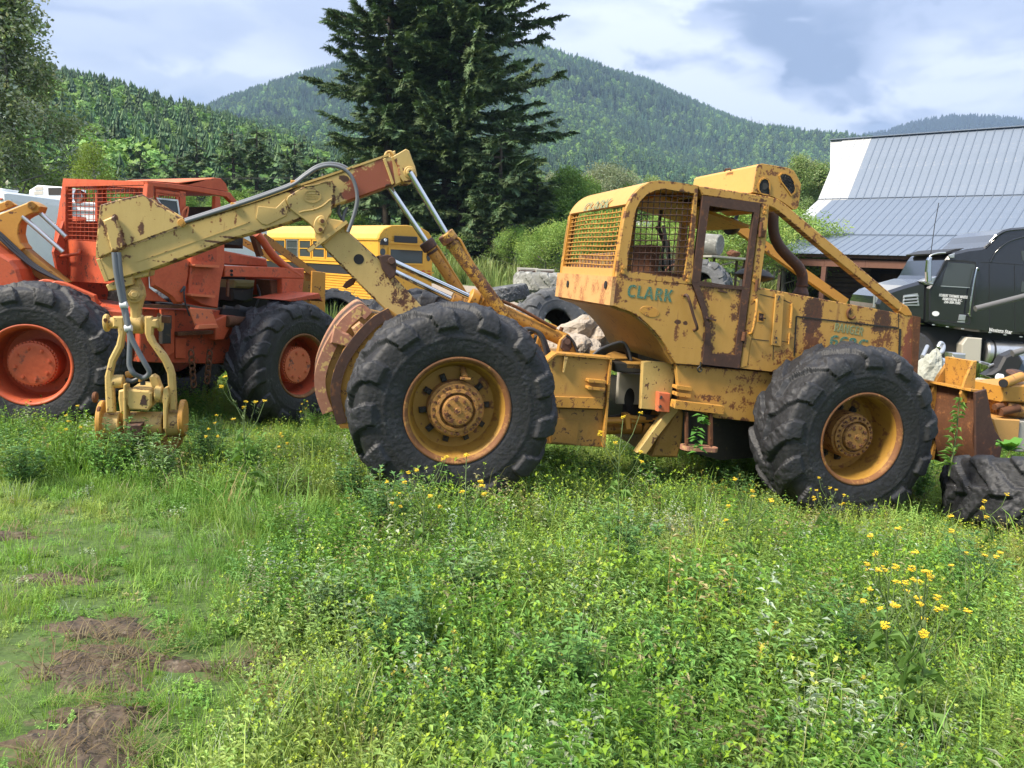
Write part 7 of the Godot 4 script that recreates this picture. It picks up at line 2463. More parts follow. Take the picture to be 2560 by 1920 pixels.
func make_yard_things() -> void:
	rng.seed = 31
	var big := tyre_mesh(0.86, 0.425, 0.31, 13, 0.052, 7)
	var smooth := tyre_mesh(0.52, 0.285, 0.13, 30, 0.008, 9)
	var flat := Basis(Vector3.RIGHT, -PI / 2)
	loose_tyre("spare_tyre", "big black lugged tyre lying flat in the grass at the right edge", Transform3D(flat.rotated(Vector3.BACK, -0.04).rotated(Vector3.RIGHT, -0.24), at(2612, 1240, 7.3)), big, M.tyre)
	loose_tyre("spare_tyre", "worn grey tyre leaning with its dark hole towards the rams", Transform3D(Basis(Vector3.UP, 0.55) * Basis(Vector3.RIGHT, -0.38), at(1378, 826, 11.6)), tyre_mesh(0.62, 0.26, 0.26, 13, 0.045, 10), M.tyre_grey)
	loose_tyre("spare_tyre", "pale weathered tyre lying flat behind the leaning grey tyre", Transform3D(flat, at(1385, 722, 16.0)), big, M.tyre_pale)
	loose_tyre("spare_tyre", "narrow smooth tyre lying flat beside the gravel track", Transform3D(flat.rotated(Vector3.BACK, 0.2), at(1245, 738, 13.0)), smooth, M.tyre_grey)
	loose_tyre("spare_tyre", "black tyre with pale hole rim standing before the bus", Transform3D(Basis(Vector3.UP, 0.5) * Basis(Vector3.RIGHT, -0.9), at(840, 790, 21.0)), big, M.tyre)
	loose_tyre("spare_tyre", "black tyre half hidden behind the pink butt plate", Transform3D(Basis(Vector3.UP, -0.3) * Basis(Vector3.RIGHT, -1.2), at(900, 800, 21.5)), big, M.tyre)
	loose_tyre("spare_tyre", "grey tyre seen low through the open cab door", Transform3D(Basis(Vector3.UP, -0.7) * Basis(Vector3.RIGHT, -0.3), at(1757, 722, 15.0)), tyre_mesh(0.55, 0.26, 0.22, 13, 0.04, 11), M.tyre_grey)
	loose_tyre("spare_tyre", "grey tyre behind the pale rocks below the cab", Transform3D(Basis(Vector3.UP, 0.9) * Basis(Vector3.RIGHT, -0.9), at(1480, 815, 12.6)), tyre_mesh(0.62, 0.26, 0.26, 13, 0.045, 10), M.tyre_grey)
	# pale boulders behind the joint
	var rk := [[1448, 838, 9.6, 0.36, 0.26, 0.3, "pale boulder with a tan stain, largest behind the joint"], [1490, 816, 10.0, 0.20, 0.14, 0.2, "small pale boulder on top of the pile behind the joint"], [1497, 852, 9.5, 0.18, 0.18, 0.2, "squarish pale boulder touching the wheel arch"],
		[1425, 880, 9.2, 0.26, 0.2, 0.26, "low tan boulder in front of the pale pile"], [1380, 878, 9.4, 0.2, 0.16, 0.22, "pale boulder seen under the yellow ram"], [1470, 890, 9.3, 0.3, 0.2, 0.3, "pale boulder lying under the black hoses"]]
	for k in rk.size():
		var r: Array = rk[k]
		solo("boulder", rock_mesh(Vector3(r[3], r[4], r[5]) * 1.12, 500 + k), M.rock, r[6], "boulder", "pale boulders behind the joint", "", Transform3D(Basis(Vector3.UP, k * 1.3), at(r[0], r[1], r[2])))
	rk = [[2318, 935, 10.2, 0.17, 0.36, 0.2, "tall grey green boulder against the yellow nose"], [2478, 968, 10.5, 0.28, 0.13, 0.3, "flat grey green boulder between blade and yellow engine"], [2350, 975, 10.5, 0.3, 0.16, 0.3, "low grey boulder behind the blade guard"]]
	for k in rk.size():
		var r: Array = rk[k]
		solo("boulder", rock_mesh(Vector3(r[3], r[4], r[5]), 540 + k), M.rock_grey, r[6], "boulder", "grey boulders by the blade", "", Transform3D(Basis(Vector3.UP, k * 1.3 + 0.3), at(r[0], r[1], r[2])))
	solo("boulder", rock_mesh(Vector3(0.24, 0.3, 0.24), 561, 7), M.rock, "cracked pale block standing behind the blade end", "boulder", "grey boulders by the blade", "", Transform3D(Basis(), at(2490, 1010, 9.6)))
	# scrap parts under the truck
	var mb := MB.new()
	mb.tube(spline(PackedVector3Array([at(2346, 868, 10.6), at(2352, 858, 10.6), at(2358, 866, 10.6), at(2354, 880, 10.5), at(2342, 888, 10.5), at(2342, 900, 10.4)]), 5), 0.032, 10)
	solo("scrap_pipe", mb, M.silver, "bent grey elbow pipe lying in the scrap under the truck", "pipe")
	mb = MB.new()
	mb.tube(PackedVector3Array([at(2306, 892, 10.3), at(2318, 866, 10.6)]), 0.028, 10)
	solo("scrap_pipe", mb, M.silver, "short straight grey pipe beside the yellow nose", "pipe")
	mb = MB.new()
	mb.rod(at(2322, 896, 10.3), at(2362, 905, 10.3), 0.05, 12, 0.006)
	mb.rod(at(2338, 912, 10.3), at(2374, 918, 10.3), 0.06, 12, 0.006)
	mb.box(at(2386, 900, 10.6), Vector3(0.18, 0.2, 0.2), 0.01)
	solo("scrap_axle", mb, M.silver, "silvery scrap axle behind the blade's upper guard", "scrap")
	mb = MB.new()
	mb.prism(PackedVector2Array([Vector2(0, 0), Vector2(0.14, 0.1), Vector2(0.2, 0.26), Vector2(0.36, 0.34), Vector2(0.46, 0.2), Vector2(0.4, 0.02), Vector2(0.2, -0.06)]), -0.1, 0.1, 0.03)
	solo("scrap_casting", mb, M.black, "black curved scrap casting right of the blade's top", "scrap", "", "", Transform3D(Basis(), at(2456, 936, 10.2)))
	mb = MB.new()
	mb.rod(at(2492, 942, 10.0), at(2506, 944, 10.0), 0.045, 14, 0.008)
	solo("scrap_canister", mb, M.white_paint, "small white canister lying in the scrap", "canister")
	mb = MB.new()
	for q in [[2450, 905, 2475, 912], [2472, 915, 2510, 902], [2486, 930, 2478, 944]]:
		mb.tube(PackedVector3Array([at(q[0], q[1], 10.2), at(q[2], q[3], 10.3)]), 0.018, 8)
	solo("scrap_rods", mb, M.silver, "loose silvery rods lying below the fuel tank", "scrap")
	mb = MB.new()
	mb.prism(PackedVector2Array([Vector2(0, 0), Vector2(0.42, 0.02), Vector2(0.44, 0.2), Vector2(0.02, 0.22)]), -0.2, 0.2, 0.03)
	solo("plastic_bin", mb, mat(0.12, 0.15, 0.22, 0.4), "blue grey plastic bin under the truck's tank", "bin", "", "", Transform3D(Basis(Vector3.UP, -0.3), at(2512, 928, 10.4)))
	for q in [[2438, 772, 2760, 690, "long grey steel pipe slanting in front of the truck's sleeper", 10.5], [2531, 884, 2780, 812, "grey steel pipe slanting in front of the truck's fuel tank", 9.6]]:
		mb = MB.new()
		mb.tube(PackedVector3Array([at(q[0], q[1], q[5]), at(q[0] + 3, q[1] - 0.8, q[5]), at(q[2], q[3], q[5])]), 0.04, 12)
		solo("steel_pipe", mb, mat(0.16, 0.155, 0.15, 0.6, 0.4), q[4], "pipe")
	# yellow engine unit at the right edge
	frame = flat_of(Vector3(0.97, 0, -0.24), Vector3(0.24, 0, 0.97), at(2520, 1080, 8.6))
	var t := thing("engine_unit", "orange yellow engine unit with a stub exhaust at the right edge", "engine", frame)
	mb = MB.new()
	mb.prism(LP([2481, 1046, 2551, 1050, 2545, 1122, 2500, 1105], 0.3), -0.3, 0.3, 0.01)
	pt(t, "base_frame", mb, M.peach)
	mb = MB.new()
	mb.prism(LP([2551, 1052, 2640, 1060, 2640, 1130, 2540, 1130], 0.28), -0.3, 0.28, 0.01)
	pt(t, "side_sheet", mb, M.beige)
	mb = MB.new()
	mb.prism(LP([2506, 966, 2640, 958, 2640, 1010, 2504, 1005], 0.25), -0.2, 0.25, 0.015)
	pt(t, "engine_cover", mb, M.yellow)
	mb = MB.new()
	mb.prism(LP([2515, 1008, 2640, 1012, 2640, 1046, 2520, 1046], 0.15), -0.2, 0.15, 0.02)
	mb.rod(L3(2512, 1020, 0.2), L3(2560, 1030, 0.2), 0.07, 14, 0.01)
	pt(t, "engine_block", mb, M.hub)
	mb = MB.new()
	mb.rod(L3(2486, 1018, 0.22), L3(2505, 1014, 0.22), 0.035, 12)
	mb.rod(L3(2500, 1030, 0.25), L3(2545, 1020, 0.25), 0.045, 12)
	pt(t, "manifold", mb, M.rust)
	mb = MB.new()
	mb.rod(L3(2509, 958, 0.3), L3(2552, 942, 0.15), 0.052, 18, 0.004)
	var ex := pt(t, "exhaust_stub", mb, M.yellow)
	mb = MB.new()
	mb.rod(L3(2509, 958, 0.301), L3(2508, 958.4, 0.306), 0.044, 18)
	pt(ex, "exhaust_mouth", mb, M.dark)  # dark disc over the pipe end for the shade inside it
	mb = MB.new()
	mb.xf = Transform3D(Basis(Vector3.RIGHT, -PI / 2 + 0.3), L3(2544, 934, 0.1))
	mb.lathe(PackedVector2Array([Vector2(0, -0.02), Vector2(0.11, -0.015), Vector2(0.115, 0.0), Vector2(0.08, 0.02), Vector2(0, 0.03)]), 24)
	pt(ex, "rain_cap", mb, M.brown)
	# concrete blocks, drum on a trestle, rusty bin seen through the cab
	for q in [[1318, 691, 0.0, "left concrete block under the dark plank behind the track"], [1356, 694, 0.1, "right concrete block under the dark plank behind the track"]]:
		mb = MB.new()
		mb.box(Vector3.ZERO, Vector3(0.62, 0.55, 0.7), 0.03)
		solo("concrete_block", mb, M.concrete, q[3], "block", "", "", Transform3D(Basis(Vector3.UP, 0.1 + q[2]), at(q[0], q[1], 25.0)))
	mb = MB.new()
	mb.bar(at(1296, 677, 25), at(1382, 681, 25), 0.8, 0.06)
	solo("dark_plank", mb, M.brown, "dark warped plank laid over the concrete blocks", "plank")
	frame = flat_of(Vector3(0.95, -0.03, -0.3), Vector3(0.3, 0, 0.95), at(1800, 644, 20.0))
	t = thing("trestle_table", "long trestle table behind the cab with a dark top", "table", frame)
	mb = MB.new()
	mb.box(Vector3(0.15, 0, 0), Vector3(1.35, 0.05, 0.9), 0.006)
	pt(t, "table_top", mb, M.concrete)
	for q in [[-0.35, 0.3], [0.55, 0.3], [-0.2, -0.3], [0.7, -0.3]]:
		mb = MB.new()
		mb.bar(Vector3(q[0], 0, q[1]), Vector3(q[0] + 0.05, -0.95, q[1]), 0.05, 0.05, Vector3.BACK)
		pt(t, "leg", mb, M.brown)
	mb = MB.new()
	mb.rod(at(1756, 610, 20.2), at(1801, 613, 19.9), 0.27, 24, 0.02)
	solo("steel_drum", mb, M.tyre_pale, "grey drum lying on its side on the trestle table", "drum")
	solo("soil_heap", rock_mesh(Vector3(0.2, 0.1, 0.16), 577), M.rust, "small heap of rusty brown scraps on the trestle table", "heap", "", "", Transform3D(Basis(), at(1832, 634, 19.9)))
	frame = flat_of(Vector3(0.98, 0, -0.2), Vector3(0.2, 0, 0.98), at(1500, 690, 12.0))
	t = thing("rusty_bin", "rusty salmon coloured steel bin seen through the cab's wire windows", "bin", frame)
	for k in 9:
		mb = MB.new()
		mb.prism(PackedVector2Array([Vector2(-0.34 + k * 0.105, -0.3), Vector2(-0.24 + k * 0.105, -0.3), Vector2(-0.24 + k * 0.105, 0.32 + 0.012 * k), Vector2(-0.34 + k * 0.105, 0.31 + 0.012 * k)]), -0.03, 0.0, 0.008)
		pt(t, "slat", mb, M.pink)
	mb = MB.new()
	mb.box(Vector3(0.1, -0.1, -0.4), Vector3(0.9, 0.6, 0.7), 0.02)
	pt(t, "bin_body", mb, M.rust)
	# distant shed roof and wagon seen through the wire
	mb = MB.new()
	mb.prism(PackedVector2Array([Vector2(-1.2, 0), Vector2(1.2, 0), Vector2(1.0, 0.35), Vector2(-1.0, 0.4)]), -1.5, 0.0, 0.02)
	mb.prism(PackedVector2Array([Vector2(-1.0, -1.6), Vector2(1.0, -1.6), Vector2(1.0, 0), Vector2(-1.0, 0)]), -1.3, -0.2)
	solo("small_shed", mb, M.roof_white, "small shed with a pale roof among the trees behind the cab", "shed", "", "", Transform3D(Basis(Vector3.UP, 0.2), at(1645, 572, 42.0)))
	frame = flat_of(Vector3(0.97, 0, -0.2), Vector3(0.2, 0, 0.97), at(1640, 655, 16.0))
	t = thing("hay_rake", "old dark farm implement in the grass behind the cab", "implement", frame)
	mb = MB.new()
	mb.box(Vector3(0, 0, 0), Vector3(0.9, 0.12, 0.12), 0.02)
	mb.bar(Vector3(0.3, 0, 0), Vector3(0.1, 0.75, 0), 0.06, 0.06)
	pt(t, "frame_bar", mb, M.grease)
	for k in 2:
		mb = MB.new()
		var path := PackedVector3Array()
		for j in 25:
			path.push_back(Vector3(-0.35 + k * 0.8 + cos(TAU * j / 24.0) * 0.32, -0.35 + sin(TAU * j / 24.0) * 0.32, 0.1))
		mb.tube(path, 0.03, 6, -1.0, false)
		pt(t, "wheel_ring", mb, M.rust)
	# utility pole and wires on the left
	frame = Transform3D()
	var pole_base := at(806, 640, 62.0)
	t = thing("utility_pole", "slim grey utility pole between the bus and the spruces", "pole", Transform3D(Basis(), pole_base))
	mb = MB.new()
	mb.tube(PackedVector3Array([Vector3(0, -1, 0), Vector3(0, 6.4, 0)]), 0.12, 8, 0.09)
	pt(t, "post", mb, M.bark_pale)
	mb = MB.new()
	mb.bar(Vector3(-0.8, 6.0, 0), Vector3(0.8, 6.0, 0), 0.1, 0.1)
	pt(t, "crossarm", mb, M.bark_pale)
	mb = MB.new()
	for o in [-0.7, 0.7]:
		for q in [[-46.0, 6.3], [40.0, 5.8]]:
			mb.tube(spline(PackedVector3Array([pole_base + Vector3(o, 6.1, 0), pole_base + Vector3(o + q[0] * 0.5, q[1] - 0.9, -2.0), pole_base + Vector3(o + q[0], q[1], -4.0)]), 8), 0.012, 4)
	solo("overhead_wires", mb, M.black, "thin overhead wires strung from the slim grey pole", "wires")

# ---------------------------------------------------------------- leaves and crowns
func leaf_clump(n: int, leaf: float, wide: float, sd: int, flat := 0.0, stem := false) -> ArrayMesh:
	var r := RandomNumberGenerator.new()
	r.seed = sd
	var mb := MB.new()
	for i in n:
		var p := Vector3(r.randf_range(-1, 1), r.randf_range(-1, 1) * (1.0 - flat), r.randf_range(-1, 1))
		if p.length() > 1.0:
			p = p.normalized() * r.randf_range(0.5, 1.0)
		var d := Vector3(r.randf_range(-1, 1), r.randf_range(-0.9, 0.6), r.randf_range(-1, 1)).normalized()
		d = (d + p * 0.5).normalized()
		var s := d.cross(Vector3(r.randf_range(-0.5, 0.5), 1, r.randf_range(-0.5, 0.5))).normalized()
		var l := leaf * r.randf_range(0.7, 1.3)
		var w := l * wide
		var up := s.cross(d) * w * 0.25
		var g := r.randf_range(0.78, 1.2)
		mb.col = Color(g, g, g)
		mb.tri(p, p + d * l * 0.45 - s * w * 0.5 + up, p + d * l)
		mb.tri(p, p + d * l, p + d * l * 0.45 + s * w * 0.5 + up)
	return mb.mesh()

func spray_mesh(sd: int, needles := 19) -> ArrayMesh:
	# one flat hanging conifer spray, 1 m long along +z
	var r := RandomNumberGenerator.new()
	r.seed = sd
	var mb := MB.new()
	for i in needles:
		var f := (i + 0.4) / needles
		for side in [-1.0, 1.0]:
			var l := (0.42 * (1.0 - f) + 0.13) * r.randf_range(0.65, 1.25)
			var p := Vector3(0, -0.10 * f * f, f * 0.9)
			var d := Vector3(side * r.randf_range(0.6, 1.0), r.randf_range(-0.42, 0.12), r.randf_range(0.35, 0.9)).normalized()
			var s := d.cross(Vector3(r.randf_range(-0.6, 0.6), 1, 0)).normalized() * l * 0.12
			var g := r.randf_range(0.7, 1.25)
			mb.col = Color(g, g, g)
			mb.tri(p - s, p + d * l, p + s)
			mb.tri(p + d * l * 0.3 - s * 1.2, p + d * l * 0.75 + Vector3(0, -0.14, 0) * l * 3.0 * r.randf(), p + d * l * 0.5 + s * 1.2)
	return mb.mesh()

func multi(parent: Node, called: String, mesh: Mesh, m: Material, xfs: Array, cols: Array) -> MultiMeshInstance3D:
	var mm := MultiMesh.new()
	mm.transform_format = MultiMesh.TRANSFORM_3D
	mm.use_colors = true
	mm.mesh = mesh
	mm.instance_count = xfs.size()
	for i in xfs.size():
		mm.set_instance_transform(i, xfs[i])
		mm.set_instance_color(i, cols[i])
	var o := MultiMeshInstance3D.new()
	o.name = called
	o.multimesh = mm
	o.material_override = m
	parent.add_child(o, true)
	return o

func tint(c: Color, amt: float) -> Color:
	var k := 1.0 + rng.randf_range(-amt, amt)
	var y := rng.randf_range(-amt, amt) * 0.35
	return Color(c.r * k * (1.0 + y), c.g * k, c.b * k * (1.0 - y))

# a broadleaf tree h high: trunk, limbs, and leaf clumps gathered round the limb ends
func leafy_tree(called: String, h: float, wide: float, base_h: float, limbs: int, per: int, clump: float, mesh: Mesh, col: Color, sd: int, bark: Material, narrow_top := 1.0, col2 := Color.BLACK) -> Node3D:
	rng.seed = sd
	var t := Node3D.new()
	t.name = numbered(called)
	add_child(t)
	var mb := MB.new()
	var lean := Vector3(rng.randf_range(-0.05, 0.05), 1, rng.randf_range(-0.05, 0.05))
	mb.tube(spline(PackedVector3Array([Vector3(0, -0.3, 0), lean * h * 0.35 + Vector3(rng.randf_range(-0.1, 0.1), 0, 0) * wide, lean * h * 0.7, lean * h * 0.95]), 4), h * 0.016 + 0.04, 8, 0.02)
	var xfs := []
	var cols := []
	for k in limbs:
		var f := pow((k + rng.randf()) / limbs, 0.85)
		var y0 := lerpf(base_h, h * 0.92, f)
		var reach := wide * sin(clampf(lerpf(0.35, 1.0, f), 0.0, 1.0) * PI) * rng.randf_range(0.7, 1.15) * lerpf(1.0, narrow_top, f) + wide * 0.10
		var a := rng.randf() * TAU
		var dir := Vector3(cos(a), rng.randf_range(0.25, 0.8), sin(a)).normalized()
		var p0 := lean * y0
		var p1 := p0 + dir * reach
		mb.tube(PackedVector3Array([p0, p0.lerp(p1, 0.5) + Vector3(0, -0.04, 0) * reach, p1]), 0.012 * reach + 0.015, 5, 0.008, false)
		for j in per:
			var q := p0.lerp(p1, lerpf(0.30, 1.08, sqrt(rng.randf()))) + Vector3(rng.randfn(), rng.randfn() * 0.8, rng.randfn()) * clump * 0.62
			var s := clump * rng.randf_range(0.6, 1.15)
			xfs.append(Transform3D(Basis.from_euler(Vector3(rng.randf() * TAU, rng.randf() * TAU, rng.randf() * TAU)).scaled(Vector3(s, s, s)), q))
			var cc := col
			if col2 != Color.BLACK and rng.randf() < 0.35:
				cc = col2
			cols.append(tint(cc, 0.28))
	pt(t, "trunk", mb, bark)
	tag(multi(t, "crown", mesh, M.leaf, xfs, cols), "", "", "", "stuff")
	return t

# a detailed spruce
func spruce(called: String, h: float, reach: float, low: float, sd: int, dense: float, sprays: Array) -> Node3D:
	rng.seed = sd
	var t := Node3D.new()
	t.name = numbered(called)
	add_child(t)
	var mb := MB.new()
	mb.tube(PackedVector3Array([Vector3(0, -0.4, 0), Vector3(0.05, h * 0.3, 0), Vector3(0.15, h * 0.7, 0.05), Vector3(0.15, h, 0)]), 0.36, 10, 0.03)
	var xfs := [[], []]
	var cols := [[], []]
	var y := low
	var col := Color(0.125, 0.19, 0.085)
	while y < h - 0.3:
		var f := y / h
		var prof := reach * clampf(1.04 - f, 0.02, 1.0) ** 0.55 * (0.80 + 0.20 * smoothstep(0.0, 0.25, f)) * (1.0 + 0.22 * sin(y * 1.7 + sd))
		for b in 4:
			var a := rng.randf() * TAU
			var l := prof * rng.randf_range(0.45, 1.18)
			if rng.randf() < 0.10:
				continue
			var dir := Vector3(cos(a), 0, sin(a))
			var droop := rng.randf_range(-0.35, -0.10) * (1.0 - f * 0.8)
			var p0 := Vector3(0.1, y + rng.randf_range(-0.25, 0.25), 0)
			var pts := PackedVector3Array()
			for k in 6:
				var u := k / 5.0
				pts.push_back(p0 + dir * l * u + Vector3(0, l * (droop * u + 0.24 * u * u * u) + 0.10 * l * u * (1.0 - u), 0))
			mb.tube(pts, 0.05, 4, 0.012, false)
			var n := int(l * 5.2 * dense)
			for k in n:
				var u := lerpf(0.18, 1.0, pow((k + rng.randf()) / n, 0.8))
				var i0 := mini(int(u * 5.0), 4)
				var p := pts[i0].lerp(pts[i0 + 1], u * 5.0 - i0)
				var along := (pts[i0 + 1] - pts[i0]).normalized()
				var side := along.cross(Vector3.UP).normalized()
				var d := (along * rng.randf_range(0.25, 1.0) + side * rng.randf_range(-0.9, 0.9) * (1.15 - u) + Vector3(0, rng.randf_range(-0.35, 0.10), 0)).normalized()
				var s := rng.randf_range(0.75, 1.35) * lerpf(1.05, 0.8, u)
				var x := Vector3.UP.cross(d).normalized()
				var roll := rng.randf_range(-0.5, 0.5)
				var w := k % 2
				xfs[w].append(Transform3D(Basis(x, d.cross(x), d).rotated(d, roll).scaled(Vector3(s, s, s)), p))
				cols[w].append(tint(col, 0.35))
		y += rng.randf_range(0.28, 0.50)
	# dead lower twigs on the bare trunk
	for k in 26:
		var a := rng.randf() * TAU
		var yy := rng.randf_range(1.5, low + 3.0)
		var d := Vector3(cos(a), rng.randf_range(-0.3, 0.15), sin(a)) * rng.randf_range(0.8, 2.6)
		mb.tube(PackedVector3Array([Vector3(0.05, yy, 0), Vector3(0.05, yy, 0) + d * 0.6 + Vector3(0, 0.1, 0), Vector3(0.05, yy, 0) + d + Vector3(0, -0.15, 0)]), 0.025, 4, 0.006, false)
	pt(t, "trunk", mb, M.bark)
	for w in 2:
		tag(multi(t, "crown", sprays[w], M.needle, xfs[w], cols[w]), "", "", "", "stuff")
	return t

func far_conifer(sd: int) -> ArrayMesh:
	var r := RandomNumberGenerator.new()
	r.seed = sd
	var mb := MB.new()
	for k in 11:
		var y0 := 0.04 + k * 0.083
		var rad := 0.20 * (1.0 - k / 11.6) * r.randf_range(0.8, 1.15)
		var spikes := 10
		for s in spikes:
			var a := TAU * (s + r.randf() * 0.7) / spikes
			var d := Vector3(cos(a), 0, sin(a))
			var w := Vector3(-sin(a), 0, cos(a)) * rad * 0.42
			var tip := d * rad * r.randf_range(0.7, 1.3) + Vector3(0, y0 - 0.03 * r.randf(), 0)
			var g := r.randf_range(0.72, 1.25)
			mb.col = Color(g, g, g)
			var top := Vector3(0, y0 + 0.14, 0)
			mb.tri(top, tip + w * 0.5 + Vector3(0, 0.03, 0), tip - w * 0.5 + Vector3(0, 0.03, 0))
			mb.tri(top * Vector3(0, 0.96, 0), tip - w + Vector3(0, 0.055, 0), tip + w * 0.1)
	return mb.mesh()

func far_leafy(sd: int) -> ArrayMesh:
	var r := RandomNumberGenerator.new()
	r.seed = sd
	var mb := MB.new()
	for k in 300:
		var th := r.randf() * TAU
		var y := r.randf()
		var rad := 0.27 * sqrt(maxf(0.02, sin(PI * pow(y, 0.75)))) * r.randf_range(0.6, 1.12) * (1.0 + 0.22 * sin(th * 3.0 + y * 9.0 + sd))
		var p := Vector3(cos(th) * rad, 0.08 + y * 0.92, sin(th) * rad)
		var nn := (Vector3(cos(th), 0.5, sin(th)) + Vector3(r.randfn(), r.randfn(), r.randfn()) * 0.4).normalized()
		var x := nn.cross(Vector3.UP).normalized()
		var z := nn.cross(x)
		var s := r.randf_range(0.026, 0.048)
		var g := r.randf_range(0.72, 1.28)
		mb.col = Color(g, g, g)
		mb.tri(p - x * s - z * s * 0.6, p + x * s - z * s * 0.4, p + z * s)
		mb.tri(p - x * s * 0.8 + z * s * 0.5, p + nn * s * 0.4 - z * s, p + x * s * 0.7 + z * s * 0.6)
	return mb.mesh()

func forest(called: String, label: String, hill_name: String, count: int, a0: float, a1: float, t0: float, t1: float, size: float, leafy: float, dark: Color, light: Color, sd: int) -> void:
	rng.seed = sd
	var h: Dictionary = hill_data[hill_name]
	var meshes := [far_conifer(sd), far_conifer(sd + 1), far_leafy(sd + 2), far_leafy(sd + 3)]
	var xfs := [[], [], [], []]
	var cols := [[], [], [], []]
	var patch := noise(3.0 / (h.d1 - h.d0), sd, 3)
	var tone := noise(14.0 / (h.d1 - h.d0), sd + 5, 2)
	for i in count:
		var a := deg_to_rad(lerpf(a0, a1, rng.randf()))
		var t := lerpf(t0, t1, pow(rng.randf(), 0.8))
		var d: float = lerpf(h.d0, h.d1, t)
		var x := sin(a) * d
		var z := -cos(a) * d
		var n := patch.get_noise_2d(x, z)
		if hill_name == "mountain":
			# two grassy openings high on the slope
			var deg := rad_to_deg(a)
			if absf(deg - 4.6) < 2.6 and absf(t - 0.70 + (deg - 4.0) * 0.006) < 0.018:
				continue
		var is_leafy := rng.randf() < leafy * (1.25 - t) + n * 0.9 * leafy
		var k := (2 if is_leafy else 0) + rng.randi() % 2
		var s := size * rng.randf_range(0.6, 1.15) * (0.8 if is_leafy else 1.0)
		var wd := s * rng.randf_range(0.95, 1.45) * (1.25 if is_leafy else 1.15)
		xfs[k].append(Transform3D(Basis(Vector3.UP, rng.randf() * TAU).scaled(Vector3(wd, s, wd)), Vector3(x, hill_y(hill_name, a, d) - 0.03 * s, z)))
		var c := light if is_leafy else dark
		cols[k].append(tint(c.lerp(c * 1.35, clampf(tone.get_noise_2d(x, z) + 0.3, 0.0, 1.0)), 0.3))
	for k in 4:
		if xfs[k].is_empty():
			continue
		var o := multi(self, numbered(["%s_conifers" % called, "%s_conifers" % called, "%s_broadleaf" % called, "%s_broadleaf" % called][k]), meshes[k], M.needle if k < 2 else M.leaf, xfs[k], cols[k])
		tag(o, label + (" of dark conifers" if k < 2 else " of paler broadleaf trees"), "", "", "stuff")

func plant_at(o: Node3D, px: float, py: float, depth: float, s := 1.0, turn := 0.0, sx := 1.0) -> void:
	o.transform = Transform3D(Basis(Vector3.UP, turn).scaled(Vector3(s * sx, s, s * sx)), at(px, py, depth))

